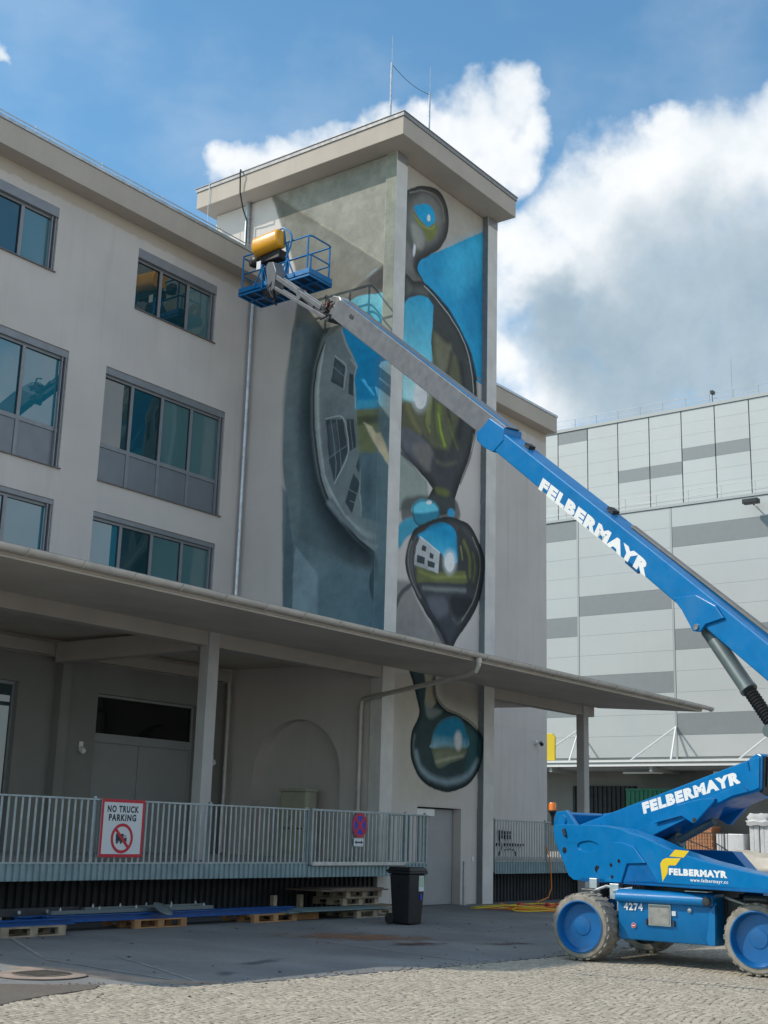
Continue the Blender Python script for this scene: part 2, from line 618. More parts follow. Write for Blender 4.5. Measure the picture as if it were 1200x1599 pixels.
MT['cable_orange'] = mat('orange_cable', (0.72, 0.20, 0.02), 0.5)
MT['cable_red'] = mat('red_plug', (0.55, 0.02, 0.015), 0.4)
MT['grating'] = mat('expanded_metal', (0.02, 0.055, 0.10), 0.6, metal=0.3, var=0.2, vscale=8)


def glass_mat(name, col, tintspec=0.9, rough=0.012, ior=2.05):
    m = D.materials.new(name)
    m.use_nodes = True
    nt = m.node_tree
    b = nt.nodes['Principled BSDF']
    b.inputs['Roughness'].default_value = rough
    b.inputs['IOR'].default_value = ior
    b.inputs['Base Color'].default_value = (*col, 1)
    g = nt.nodes.new('ShaderNodeNewGeometry')
    n = nt.nodes.new('ShaderNodeTexNoise')
    n.inputs['Scale'].default_value = 0.55
    n.inputs['Detail'].default_value = 1.0
    nt.links.new(g.outputs['Position'], n.inputs['Vector'])
    bp = nt.nodes.new('ShaderNodeBump')
    bp.inputs['Strength'].default_value = 0.06
    bp.inputs['Distance'].default_value = 0.05
    nt.links.new(n.outputs[0], bp.inputs['Height'])
    nt.links.new(bp.outputs[0], b.inputs['Normal'])
    return m


MT['glass'] = glass_mat('window_glass', (0.010, 0.045, 0.055))
MT['glass_sky'] = glass_mat('sky_tinted_glass', (0.012, 0.15, 0.21))  # teal base colour stands in for blue sky mirrored in the panes
MT['glass_blind'] = glass_mat('window_glass_with_blind', (0.08, 0.17, 0.18))
MT['glass_dark'] = glass_mat('dark_transom_glass', (0.006, 0.008, 0.008), ior=1.5)


def facade_mat():
    """render with an uneven painted edge below the eave"""
    m = mat('facade_render', PLASTER, 0.92, var=0.07, vscale=0.5, bump=0.12, bscale=60, spec=0.2, streak=0.16)
    nt = m.node_tree
    N, L = nt.nodes, nt.links
    b = N['Principled BSDF']
    src = b.inputs['Base Color'].links[0].from_socket
    g = N.new('ShaderNodeNewGeometry')
    sp = N.new('ShaderNodeSeparateXYZ')
    L.new(g.outputs['Position'], sp.inputs[0])
    n = N.new('ShaderNodeTexNoise')
    n.inputs['Scale'].default_value = 7.0
    n.inputs['Detail'].default_value = 5
    L.new(g.outputs['Position'], n.inputs['Vector'])
    a = N.new('ShaderNodeMath')
    a.operation = 'MULTIPLY_ADD'
    L.new(n.outputs[0], a.inputs[0])
    a.inputs[1].default_value = -0.22
    L.new(sp.outputs['Z'], a.inputs[2])
    r = N.new('ShaderNodeMapRange')
    L.new(a.outputs[0], r.inputs[0])
    r.inputs[1].default_value, r.inputs[2].default_value = 15.80, 15.86
    r.inputs[4].default_value = 0.75
    mx = N.new('ShaderNodeMix')
    mx.data_type = 'RGBA'
    L.new(r.outputs[0], mx.inputs[0])
    L.new(src, mx.inputs[6])
    mx.inputs[7].default_value = (0.47, 0.40, 0.32, 1)
    L.new(mx.outputs[2], b.inputs['Base Color'])
    return m


MT['facade'] = facade_mat()

# ------------------------------------------------------------------ ground
def ground_material(name, base, base2, stain, cracks=True):
    m = mat(name, base, 0.9, var=0.12, vscale=0.9, bump=0.25, bscale=40, spec=0.25, col2=base2, dirt=stain, dscale=0.55, damt=0.45,
            stretch=(1.0, 0.5, 1.0))
    nt = m.node_tree
    N, L = nt.nodes, nt.links
    b = N['Principled BSDF']
    src = b.inputs['Base Color'].links[0].from_socket
    g = N.new('ShaderNodeNewGeometry')
    n = N.new('ShaderNodeTexNoise')
    n.inputs['Scale'].default_value = 26
    n.inputs['Detail'].default_value = 8
    n.inputs['Roughness'].default_value = 0.7
    L.new(g.outputs['Position'], n.inputs['Vector'])
    r = N.new('ShaderNodeMapRange')
    L.new(n.outputs[0], r.inputs[0])
    r.inputs[1].default_value, r.inputs[2].default_value = 0.3, 0.7
    r.inputs[3].default_value, r.inputs[4].default_value = 0.80, 1.18
    cb = N.new('ShaderNodeCombineColor')
    for i in range(3):
        L.new(r.outputs[0], cb.inputs[i])
    mx = N.new('ShaderNodeMix')
    mx.data_type, mx.blend_type = 'RGBA', 'MULTIPLY'
    mx.inputs[0].default_value = 1
    L.new(src, mx.inputs[6])
    L.new(cb.outputs[0], mx.inputs[7])
    L.new(mx.outputs[2], b.inputs['Base Color'])
    return m


MT['ground'] = ground_material('sand_and_setts_ground', (0.38, 0.34, 0.28), (0.43, 0.39, 0.33), (0.28, 0.25, 0.20))
MT['yard'] = ground_material('yard_concrete', (0.235, 0.235, 0.23), (0.18, 0.185, 0.19), (0.14, 0.13, 0.12))
MT['asphalt'] = ground_material('old_asphalt', (0.135, 0.118, 0.10), (0.165, 0.145, 0.125), (0.09, 0.085, 0.08))
MT['sett'] = mat('granite_sett', (0.40, 0.355, 0.285), 0.85, var=0.14, vscale=14, bump=0.15, bscale=70, spec=0.25, island=0.13,
                 dirt=(0.30, 0.27, 0.22), dscale=0.8, damt=0.35)
MT['kerb'] = mat('kerb_strip', (0.30, 0.29, 0.27), 0.9, var=0.25, vscale=3, bump=0.2)
MT['rust'] = mat('rust_stained_concrete', (0.19, 0.135, 0.10), 0.9, var=0.3, vscale=1.2, bump=0.2)
MT['cover'] = mat('pinkish_concrete_ring', (0.33, 0.26, 0.215), 0.9, var=0.2, vscale=4, bump=0.2)
MT['iron'] = mat('cast_iron', (0.10, 0.09, 0.085), 0.7, metal=0.3, var=0.3, bump=0.3)

mb = MB()
mb.face([(-900, -900, 0), (1500, -900, 0), (1500, 1500, 0), (-900, 1500, 0)])
kind(mb.build('ground', MT['ground'], smooth=0), 'structure')


def sheet(name, pts, z, m, depth=0.0):
    b = MB()
    if depth:
        b.prism(pts, (0, 0, z), (1, 0, 0), (0, 1, 0), (0, 0, -depth))
    else:
        b.prism(pts, (0, 0, z), (1, 0, 0), (0, 1, 0), (0, 0, 0))
        b.f = [f if (Vector(b.v[f[1]]) - Vector(b.v[f[0]])).cross(Vector(b.v[f[2]]) - Vector(b.v[f[0]])).z > 0 else tuple(reversed(f)) for f in b.f]
    return kind(b.build(name, m, smooth=0), 'structure')


# the concrete yard in front of the dock; its edge towards the setts wanders
edge = [(8.9, 11.55), (9.35, 11.25), (9.9, 10.95), (10.2, 10.45), (11.2, 10.15), (13.0, 9.95), (15.0, 9.7), (17.5, 9.6), (20.0, 9.55), (24.0, 9.55), (60, 9.5)]
YARD_Z = 0.016
sheet('yard', [(-40, 12.2), (5.0, 12.2)] + edge + [(62, 60), (-40, 60)], YARD_Z, MT['yard'], 0.03)
# older asphalt repair in the lower left corner
asp = [(3.0, 9.0), (5.5, 9.35), (7.2, 10.0), (8.25, 10.45), (8.8, 10.62), (9.45, 10.72), (9.72, 10.95), (9.3, 11.3), (8.9, 11.75), (10.0, 13.1), (9.3, 15.0), (3.0, 15.0)]
sheet('asphalt', asp, YARD_Z + 0.010, MT['asphalt'], 0.03)


def inside(p, poly):
    x, y = p
    r = False
    j = len(poly) - 1
    for i in range(len(poly)):
        xi, yi = poly[i]
        xj, yj = poly[j]
        if (yi > y) != (yj > y) and x < (xj - xi) * (y - yi) / (yj - yi) + xi:
            r = not r
        j = i
    return r


def edge_y(x):
    xs, ys = zip(*([(-50, 12.2)] + edge))
    return float(np.interp(x, xs, ys))


def setts():
    V, Fc = [], []
    s = 0.088
    for j in range(int(8.0 / s)):
        y0 = 2.9 + j * s
        x = 5.0 + (j % 2) * s * 0.5
        while x < 23.0:
            w = s * random.uniform(0.82, 1.18)
            cx = x + w / 2
            # shallow segmental arcs
            cy = y0 + 0.16 * abs(math.sin(math.pi * cx / 1.5)) + random.uniform(-0.008, 0.008)
            x += w
            dd = cx * 0.798 + cy * 0.603
            lat = cx * 0.598 - cy * 0.801
            if dd < 8.5 or abs(lat) > dd * 0.32 + 1.0:
                continue
            if cy > edge_y(cx) - 0.06 or inside((cx, cy), asp):
                continue
            hw, hh = w / 2 - 0.004, s * random.uniform(0.43, 0.475)
            z = random.uniform(0.0195, 0.0228)
            tx, ty = random.uniform(-0.0015, 0.0015), random.uniform(-0.0015, 0.0015)
            a = random.uniform(-0.12, 0.12)
            ca, sa = math.cos(a), math.sin(a)
            n = len(V)
            for k, (zz, ins) in enumerate(((-0.01, 0.0), (z - 0.005, 0.0), (z, 0.010))):
                for (px, py) in ((-1, -1), (1, -1), (1, 1), (-1, 1)):
                    q = (px * (hw - ins) + random.uniform(-0.006, 0.006) * (k > 0), py * (hh - ins) + random.uniform(-0.006, 0.006) * (k > 0))
                    V.append((cx + q[0] * ca - q[1] * sa, cy + q[0] * sa + q[1] * ca, zz + (tx * px + ty * py) * (k > 0)))
            for r in (0, 4):
                for i in range(4):
                    Fc.append((n + r + i, n + r + (i + 1) % 4, n + r + 4 + (i + 1) % 4, n + r + 4 + i))
            Fc.append((n + 8, n + 9, n + 10, n + 11))
    me = D.meshes.new('cobblestones')
    me.from_pydata(V, [], Fc)
    me.materials.append(MT['sett'])
    o = D.objects.new('cobblestones', me)
    COL.objects.link(o)
    kind(o, 'stuff', 'worn pale granite setts laid in shallow arcs across the sunlit yard')


setts()


def strip(name, a, b, w, z, m, label=None):
    a, b = Vector((*a, 0)), Vector((*b, 0))
    n = (b - a).normalized().cross(Vector((0, 0, 1))) * (w / 2)
    q = MB()
    q.face([a - n + Vector((0, 0, z)), a + n + Vector((0, 0, z)), b + n + Vector((0, 0, z)), b - n + Vector((0, 0, z))])
    q.f = [f if (Vector(q.v[f[1]]) - Vector(q.v[f[0]])).cross(Vector(q.v[f[2]]) - Vector(q.v[f[0]])).z > 0 else tuple(reversed(f)) for f in q.f]
    return kind(q.build(name, m, smooth=0), 'structure')


for a, b, w in (((16.7, 15.4), (15.3, 10.0), 0.05), ((11.0, 13.45), (10.65, 10.6), 0.05), ((12.0, 13.2), (10.75, 10.5), 0.04),
                ((13.2, 17.2), (11.1, 13.6), 0.06), ((20.6, 12.9), (26.9, 14.3), 0.05)):
    strip('paving_line', a, b, w, YARD_Z + 0.005, MT['kerb'])
strip('paving_line', (15.05, 8.3), (15.45, 4.6), 0.07, 0.0236, MT['kerb'])


def blotch(name, c, rx, ry, m, z, ang=0.0, seed=0, n=28, rough=0.3):
    r = random.Random(seed)
    ph = [r.uniform(0, 6.28) for _ in range(4)]
    pts = []
    for i in range(n):
        t = 2 * math.pi * i / n
        k = 1 + rough * (0.5 * math.sin(2 * t + ph[0]) + 0.35 * math.sin(3 * t + ph[1]) + 0.25 * math.sin(5 * t + ph[2]))
        x, y = rx * k * math.cos(t), ry * k * math.sin(t)
        pts.append((c[0] + x * math.cos(ang) - y * math.sin(ang), c[1] + x * math.sin(ang) + y * math.cos(ang)))
    return sheet(name, pts, z, m)


MT['soft_rust'] = None


def stain_mat(name, col, strength, c, rx, ry, ang):
    """a soft-edged stain: transparent towards its rim"""
    m = D.materials.new(name)
    m.use_nodes = True
    nt = m.node_tree
    N, L = nt.nodes, nt.links
    b = N['Principled BSDF']
    b.inputs['Base Color'].default_value = (*col, 1)
    b.inputs['Roughness'].default_value = 0.9
    g = N.new('ShaderNodeNewGeometry')
    mp = N.new('ShaderNodeMapping')
    mp.vector_type = 'TEXTURE'
    mp.inputs['Location'].default_value = (c[0], c[1], 0)
    mp.inputs['Rotation'].default_value = (0, 0, ang)
    mp.inputs['Scale'].default_value = (rx, ry, 1000)
    L.new(g.outputs['Position'], mp.inputs[0])
    ln = N.new('ShaderNodeVectorMath')
    ln.operation = 'LENGTH'
    L.new(mp.outputs[0], ln.inputs[0])
    n = N.new('ShaderNodeTexNoise')
    n.inputs['Scale'].default_value = 3.2
    n.inputs['Detail'].default_value = 7
    L.new(g.outputs['Position'], n.inputs['Vector'])
    a = N.new('ShaderNodeMath')
    a.operation = 'MULTIPLY_ADD'
    L.new(n.outputs[0], a.inputs[0])
    a.inputs[1].default_value = 1.3
    L.new(ln.outputs['Value'], a.inputs[2])
    r = N.new('ShaderNodeMapRange')
    r.interpolation_type = 'SMOOTHSTEP'
    L.new(a.outputs[0], r.inputs[0])
    r.inputs[1].default_value, r.inputs[2].default_value = 1.45, 0.65
    r.inputs[4].default_value = strength
    L.new(r.outputs[0], b.inputs['Alpha'])
    return m


for i, (c, rx, ry, ang, col, st) in enumerate((((17.3, 13.3), 2.0, 1.25, -0.9, (0.27, 0.13, 0.06), 0.75), ((16.95, 12.0), 0.75, 0.5, -0.6, (0.10, 0.04, 0.03), 0.85),
                                               ((18.2, 11.2), 0.9, 0.35, -0.5, (0.09, 0.05, 0.04), 0.75), ((13.0, 11.6), 0.8, 0.25, 0.3, (0.07, 0.08, 0.09), 0.7),
                                               ((11.6, 10.9), 0.5, 0.2, 0.6, (0.07, 0.07, 0.08), 0.6))):
    q = MB()
    for sx, sy in ((0, 0),):
        R_ = Matrix.Rotation(ang, 3, 'Z')
        q.face([Vector((*c, YARD_Z + 0.009)) + R_ @ Vector((a * rx * 1.3, b * ry * 1.3, 0)) for a, b in ((-1, -1), (1, -1), (1, 1), (-1, 1))])
    kind(q.build('ground_stain', stain_mat('stain', col, st, c, rx, ry, ang), smooth=0), 'structure')

# leaves, grit and chips of stone lying about the yard
V_, F_ = [], []
for i in range(420):
    if i < 110:
        x, y = random.uniform(8, 24), random.uniform(9.4, 16.0)
        r, z = random.uniform(0.012, 0.035), YARD_Z + 0.004
    else:
        x = random.uniform(9.0, 24)
        y = edge_y(x) + random.gauss(0, 0.14)
        r, z = random.uniform(0.008, 0.022), YARD_Z + 0.006
    n = len(V_)
    a0 = random.uniform(0, 6.28)
    for k in range(5):
        a = a0 + 2 * math.pi * k / 5
        V_.append((x + r * random.uniform(0.6, 1.3) * math.cos(a), y + r * random.uniform(0.6, 1.3) * math.sin(a), z))
    V_.append((x, y, z + r * 0.5))
    for k in range(5):
        F_.append((n + k, n + (k + 1) % 5, n + 5))
me = D.meshes.new('litter')
me.from_pydata(V_, [], F_)
me.materials.append(mat('leaf_litter', (0.085, 0.07, 0.055), 0.9, island=0.6))
o = D.objects.new('litter', me)
COL.objects.link(o)
kind(o, 'stuff', 'dry leaves and grit scattered along the edge of the setts')

# manhole ring in the asphalt
mh = thing('manhole_cover', 'round iron manhole cover in a pinkish concrete ring at the edge of the asphalt patch', 'manhole cover', (9.85, 12.05, 0.026))
q = MB()
q.lathe([(0.50, 0.0), (0.50, 0.008), (0.47, 0.012), (0.33, 0.012), (0.32, 0.006), (0.0001, 0.006)], (9.85, 12.05, 0.026), (0, 0, 1), 40, caps=False)
q.build('concrete_ring', MT['cover'], mh)
q = MB()
q.lathe([(0.315, 0.006), (0.315, 0.016), (0.0001, 0.018)], (9.85, 12.05, 0.026), (0, 0, 1), 32, caps=False)
for i in range(-3, 4):
    q.box(9.85 - 0.25, 12.05 + i * 0.07 - 0.012, 0.044, 9.85 + 0.25, 12.05 + i * 0.07 + 0.012, 0.048)
q.build('iron_lid', MT['asphalt'], mh)
sheet('concrete_apron', [(10.05, 12.9), (10.4, 12.7), (10.55, 11.9), (10.5, 10.9), (10.9, 10.3), (10.45, 10.5), (10.2, 11.2), (10.15, 12.0)], YARD_Z + 0.0145, MT['cover'], 0.02)

# ------------------------------------------------------------------ main building
FY = 22.87
RX = 40.06
LX = 1.5
bld = thing('office_building', 'long three storey rendered building with grey ribbon windows and a flat overhanging roof', 'building', (19, FY, 0))
WIN = [  # x0, x1, z0, z1, mullions, transom, box
    (14.47, 17.24, 14.06, 15.69, (15.42, 16.30), None, 0.25),
    (19.74, 22.53, 14.06, 15.69, (20.62, 21.58), None, 0.25),
    (13.78, 17.90, 9.48, 12.33, (14.72, 15.72, 16.72), 10.40, 0.18),
    (19.03, 23.13, 9.48, 12.33, (19.98, 20.98, 22.00), 10.40, 0.18),
    (13.78, 17.86, 7.05, 8.75, (14.72, 15.66, 16.62), None, 0.12),
    (19.01, 23.05, 7.05, 8.75, (19.95, 20.95, 21.97), None, 0.12),
]
LOW = [(14.2, 17.38, 1.06, 4.61), (19.6, 22.78, 1.06, 4.58)]
holes = [[(a, c), (b, c), (b, d), (a, d)] for a, b, c, d, *_ in WIN]
lowh = [[(a, c), (b, c), (b, d), (a, d)] for a, b, c, d in LOW]
q = MB()
q.prism([(LX, 5.25), (RX, 5.25), (RX, 16.25), (LX, 16.25)], (0, FY, 0), (1, 0, 0), (0, 0, 1), (0, 0.30, 0), holes)
q.box(RX - 0.3, FY + 0.302, 0, RX, 36, 16.25)
q.box(LX, FY + 0.302, 0, LX + 0.3, 36, 16.25)
q.box(LX + 0.302, 35.7, 0, RX - 0.302, 36, 16.25)
q.box(28.82, FY, 0, RX, FY + 0.30, 5.248)
q.build('wall', MT['facade'], bld, smooth=0)
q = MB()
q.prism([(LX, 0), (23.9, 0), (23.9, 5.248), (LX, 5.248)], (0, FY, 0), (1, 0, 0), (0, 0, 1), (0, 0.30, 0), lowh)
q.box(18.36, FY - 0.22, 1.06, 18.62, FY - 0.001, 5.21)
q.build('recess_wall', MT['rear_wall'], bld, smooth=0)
q = MB()
q.box(LX, 22.40, 16.252, RX, 36.3, 16.84)
roof = q.build('roof', MT['fascia'], bld, smooth=0, bevel=0.012)
q = MB()
q.box(LX - 0.03, 22.37, 16.842, RX + 0.03, 36.33, 16.935)
q.build('roof_flashing', MT['zinc'], roof, smooth=0, bevel=0.01)
q = MB()
q.tube([(LX, 22.46, 17.06), (23.3, 22.46, 17.06)], 0.016, 6)
for i in range(11):
    q.tube([(2.2 + i * 1.98, 22.46, 16.92), (2.2 + i * 1.98, 22.46, 17.12)], 0.012, 5)
q.build('lightning_conductor', MT['zinc'], roof)


def bars(q, xs, zs, x0, x1, z0, z1, y0, y1, w):
    pass


def window(a, b, c, d, mull, transom, box):
    y0, y1 = FY + 0.09, FY + 0.17
    top = d - box
    q = MB()
    q.box(a, y0, c, a + 0.06, y1, top)
    q.box(b - 0.06, y0, c, b, y1, top)
    q.box(a + 0.06, y0, top - 0.06, b - 0.06, y1, top)
    q.box(a + 0.06, y0, c, b - 0.06, y1, c + 0.06)
    for m_ in mull:
        q.box(m_ - 0.045, y0 - 0.004, c + 0.06, m_ + 0.045, y1, top - 0.06)
    if transom:
        q.box(a + 0.06, y0 - 0.002, transom - 0.05, b - 0.06, y1, transom + 0.05)
    # shutter guide rails
    q.box(b - 0.16, y0 - 0.06, c + 0.002, b - 0.13, y0 - 0.002, top)
    q.box(b - 0.06, y0 - 0.06, c + 0.002, b - 0.03, y0 - 0.002, top)
    w = q.build('window', MT['alu'], bld, smooth=0)
    q = MB()
    q.box(a + 0.002, FY - 0.012 if box > 0.2 else FY + 0.02, top + 0.002, b - 0.002, y1, d - 0.002)
    q.build('roller_box', MT['alu'], w, smooth=0, bevel=0.01)
    q = MB()
    q.box(a + 0.002, FY - 0.05, c - 0.001, b + 0.03, y0 - 0.001, c + 0.022)
    q.build('sill', MT['sill'], w, smooth=0)
    xs = [a + 0.06] + [v for m_ in mull for v in (m_ - 0.045, m_ + 0.045)] + [b - 0.06]
    for i in range(0, len(xs), 2):
        z0 = (transom + 0.05) if transom else c + 0.06
        q = MB()
        # each pane hangs a hair out of true, as real glazing does
        t1, t2 = random.uniform(-0.004, 0.004), random.uniform(-0.004, 0.004)
        q.mesh([(xs[i], y0 + 0.035 + t1, z0), (xs[i + 1], y0 + 0.035 - t1, z0), (xs[i + 1], y0 + 0.035 - t1 + t2, top - 0.06), (xs[i], y0 + 0.035 + t1 + t2, top - 0.06),
                (xs[i], y0 + 0.06, z0), (xs[i + 1], y0 + 0.06, z0), (xs[i + 1], y0 + 0.06, top - 0.06), (xs[i], y0 + 0.06, top - 0.06)],
               [(0, 1, 2, 3), (7, 6, 5, 4), (0, 4, 5, 1), (1, 5, 6, 2), (2, 6, 7, 3), (3, 7, 4, 0)])
        q.build('pane', MT['glass_sky'] if a < 14 or (c < 8 and i == 0) else MT['glass_blind'] if (i // 2) == 3 or (a > 14.3 and i > 2) else MT['glass'], w, smooth=0)
        q = MB()
        # black glazing gasket on the right-hand side of the pane
        q.box(xs[i + 1] - 0.022, y0 + 0.012, z0, xs[i + 1], y0 + 0.03, top - 0.06)
        q.box(xs[i], y0 + 0.012, top - 0.075, xs[i + 1] - 0.022, y0 + 0.03, top - 0.06)
        q.build('gasket', MT['black'], w, smooth=0)
        if transom:
            q = MB()
            q.box(xs[i] + 0.004, y0 + 0.02, c + 0.064, xs[i + 1] - 0.004, y0 + 0.05, transom - 0.054)
            q.build('panel', MT['panel_grey'], w, smooth=0, bevel=0.004)


for wd in WIN:
    window(*wd)

# recess behind the dock: shop window on the left, double door with a transom light on the right
a, b, c, d = LOW[0]
q = MB()
for x in (a, b - 0.07):
    q.box(x, FY + 0.10, c, x + 0.07, FY + 0.18, d)
q.box(a + 0.07, FY + 0.10, d - 0.07, b - 0.07, FY + 0.18, d)
q.box(a + 0.07, FY + 0.10, c, b - 0.07, FY + 0.18, c + 0.1)
w = q.build('window', MT['alu'], bld, smooth=0)
q = MB()
q.box(a + 0.07, FY + 0.13, c + 0.1, b - 0.07, FY + 0.15, d - 0.07)
q.build('pane', MT['glass'], w, smooth=0)
a, b, c, d = LOW[1]
q = MB()
q.box(a, FY + 0.12, c, a + 0.07, FY + 0.2, d)
q.box(b - 0.07, FY + 0.12, c, b, FY + 0.2, d)
q.box(a + 0.07, FY + 0.12, d - 0.06, b - 0.07, FY + 0.2, d)
q.box(a + 0.07, FY + 0.12, 3.50, b - 0.07, FY + 0.2, 3.70)
dr = q.build('door', MT['door_grey'], bld, smooth=0)
for x0, x1 in ((a + 0.07, 21.06), (21.075, b - 0.07)):
    q = MB()
    q.box(x0, FY + 0.14, c, x1, FY + 0.18, 3.495)
    q.build('leaf', MT['door_grey'], dr, smooth=0, bevel=0.006)
q = MB()
q.box(a + 0.07, FY + 0.15, 3.70, b - 0.07, FY + 0.17, d - 0.06)
q.build('transom_pane', MT['glass_dark'], dr, smooth=0)


def wall_lamp(x, y, z, ny, label):
    t = thing('wall_lamp', label, 'lamp', (x, y, z), 'small bulkhead lamps by the dock doors')
    q = MB()
    q.box(x - 0.06, y - 0.03, z - 0.02, x + 0.06, y, z + 0.17)
    q.build('back_plate', MT['white'], t, bevel=0.01)
    q = MB()
    q.lathe([(0.075, 0), (0.08, 0.05), (0.06, 0.11), (0.02, 0.13)], (x, y - 0.031, z - 0.01), (0, -1, -0.5), 14)
    q.build('lamp_shade', MT['white'], t)


wall_lamp(19.2, FY - 0.001, 3.30, -1, 'small white wall lamp left of the grey double door')
wall_lamp(23.35, FY - 0.001, 3.28, -1, 'small white wall lamp in the dark corner right of the front column')

# ------------------------------------------------------------------ stair tower
tw = thing('stair_tower', 'rendered stair tower with two pillars, a flat roof and a painted mural of chrome drops', 'tower', (26.35, 20, 0))
arch = [(21.98, 1.07)] + [(20.60 + 1.38 * math.cos(t), 2.92 + 1.38 * math.sin(t)) for t in [math.pi * i / 24 for i in range(25)]] + [(19.22, 1.07)]
q = MB()
q.prism([(18.362, 0), (24.5, 0), (24.5, 18.80), (18.362, 18.80)], (23.95, 0, 0), (0, 1, 0), (0, 0, 1), (0.30, 0, 0), [arch])
q.box(24.251, 18.9, 1.0, 24.30, 22.2, 4.5)                      # back of the blind arch
q.prism([(24.385, 0), (25.67, 0), (25.67, 2.31), (27.57, 2.31), (27.57, 0), (28.305, 0), (28.305, 18.80), (24.385, 18.80)], (0, 18.20, 0), (1, 0, 0), (0, 0, 1), (0, 0.25, 0))
q.box(28.50, 18.362, 0, 28.76, 24.5, 18.80)
q.box(24.10, 24.25, 0, 28.49, 24.5, 18.80)
q.box(24.39, 18.46, 2.4, 28.30, 18.6, 2.5)
q.box(25.3, 19.3, 0, 27.9, 19.4, 2.6)
q.build('wall', MT['plaster'], tw, smooth=0)
for x0, x1 in ((23.91, 24.38), (28.31, 28.80)):
    q = MB()
    q.box(x0, 18.01, 0, x1, 18.36, 18.818)
    p = q.build('pillar', MT['concrete'], tw, smooth=0, bevel=0.012)
    if x0 > 28:
        q = MB()
        q.box(x0 - 0.004, 18.03, 0.01, x0 - 0.0005, 18.198, 18.81)
        q.build('painted_side', MT['pillar_paint'], p, smooth=0)
    q = MB()
    q.box(x0 + 0.006, 18.005, 18.56, x1 - 0.003, 18.0095, 18.815)
    q.build('dark_band', MT['flashing'], p, smooth=0)  # thin dark band across the top of the pillar front
q = MB()
q.box(23.33, 17.41, 18.82, 28.81, 24.72, 19.33)
troof = q.build('roof', MT['fascia'], tw, smooth=0, bevel=0.012)
q = MB()
q.box(23.30, 17.38, 19.332, 28.84, 24.75, 19.435)
q.box(23.28, 17.36, 19.436, 28.86, 24.77, 19.455)
q.build('roof_flashing', MT['flashing'], troof, smooth=0)
# entrance at the foot of the tower
q = MB()
q.box(26.02, 18.44, 0.02, 27.55, 18.49, 2.28)
dr = q.build('door', MT['door_pale'], tw, smooth=0, bevel=0.005)
q = MB()
q.box(25.70, 18.30, 2.10, 26.55, 18.43, 2.27)
q.build('door_closer_box', MT['white'], dr, smooth=0, bevel=0.008)
q = MB()
q.lathe([(0.012, 0), (0.012, 0.05)], (26.14, 18.44, 1.05), (0, -1, 0), 8)
q.bar((26.14, 18.385, 1.05), (26.28, 18.385, 1.05), 0.02, 0.02)
q.build('handle', MT['steel'], dr)
q = MB()
q.box(28.06, 18.175, 1.03, 28.14, 18.199, 1.15)
q.box(28.08, 18.165, 1.05, 28.12, 18.1745, 1.13)
q.build('switch_box', MT['white'], tw, smooth=0, bevel=0.004)
# rain pipe coming down the left tower wall and the building corner
q = MB()
q.tube([(23.87, 23.20, 19.0), (23.87, 23.18, 16.90)], 0.075, 12)
for z in (18.3, 17.4):
    q.tube([(23.87, 23.19, z), (23.87, 23.19, z + 0.05)], 0.088, 12)
q.build('downpipe', MT['zinc'], tw)
q = MB()
q.tube([(23.78, 22.74, 16.25), (23.78, 22.74, 5.9)], 0.055, 12)
for z in (15.2, 13.2, 11.2, 9.2, 7.2):
    q.tube([(23.78, 22.74, z), (23.78, 22.74, z + 0.05)], 0.066, 12)
q.build('downpipe', MT['zinc'], bld)
q = MB()
q.tube([(23.74, 22.76, 5.5), (23.74, 22.76, 5.2), (23.70, 22.70, 4.9), (23.70, 22.70, 1.1)], 0.05, 10)
for z in (4.75, 3.1, 1.6):
    q.tube([(23.70, 22.70, z), (23.70, 22.70, z + 0.05)], 0.062, 10)
q.build('downpipe', MT['pipe'], bld)
q = MB()
q.tube([(23.45, 23.10, 19.47), (23.26, 22.98, 19.50), (23.20, 22.93, 19.38), (23.24, 22.95, 19.15), (23.26, 22.95, 18.8), (23.55, 23.08, 18.45), (23.77, 23.12, 18.2), (23.77, 23.1, 16.9)], 0.022, 7)
tag(q.build('hanging_cable', MT['black']), 'black cable looping over the edge of the tower roof beside the rain pipe', 'cable')
q = MB()
q.tube([(23.5, 24.2, 19.46), (23.29, 24.2, 19.44), (23.29, 24.2, 18.5), (23.4, 24.2, 17.9)], 0.010, 6)
tag(q.build('hanging_wire', MT['zinc']), 'thin pale wire hanging from the rear end of the tower eave', 'wire')

for x, label in ((24.20, 'taller looking steel lightning rod, the left one on the tower roof'), (25.98, 'steel lightning rod, the right one on the tower roof')):
    t = thing('lightning_rod', label, 'lightning rod', (x, 18.5, 19.45), 'lightning rods on the tower roof')
    q = MB()
    q.lathe([(0.12, 0), (0.12, 0.06), (0.05, 0.08)], (x, 18.5, 19.45), (0, 0, 1), 12)
    q.build('base', MT['zinc'], t)
    q = MB()
    q.tube([(x, 18.5, 19.5), (x, 18.5, 21.72)], 0.028, 8)
    q.build('mast', MT['zinc'], t)
    q = MB()
    q.tube([(x, 18.5, 21.72), (x, 18.5, 22.55)], 0.007, 5)
    q.build('tip', MT['zinc'], t)
q = MB()
q.tube([(24.20 + 1.78 * k / 8, 18.5, 21.68 - 0.26 * (1 - (2 * k / 8 - 1) ** 2) * 0.5) for k in range(9)], 0.008, 5)
tag(q.build('rod_wire', MT['dark_steel']), 'thin wire sagging between the two lightning rods on the tower roof', 'wire')

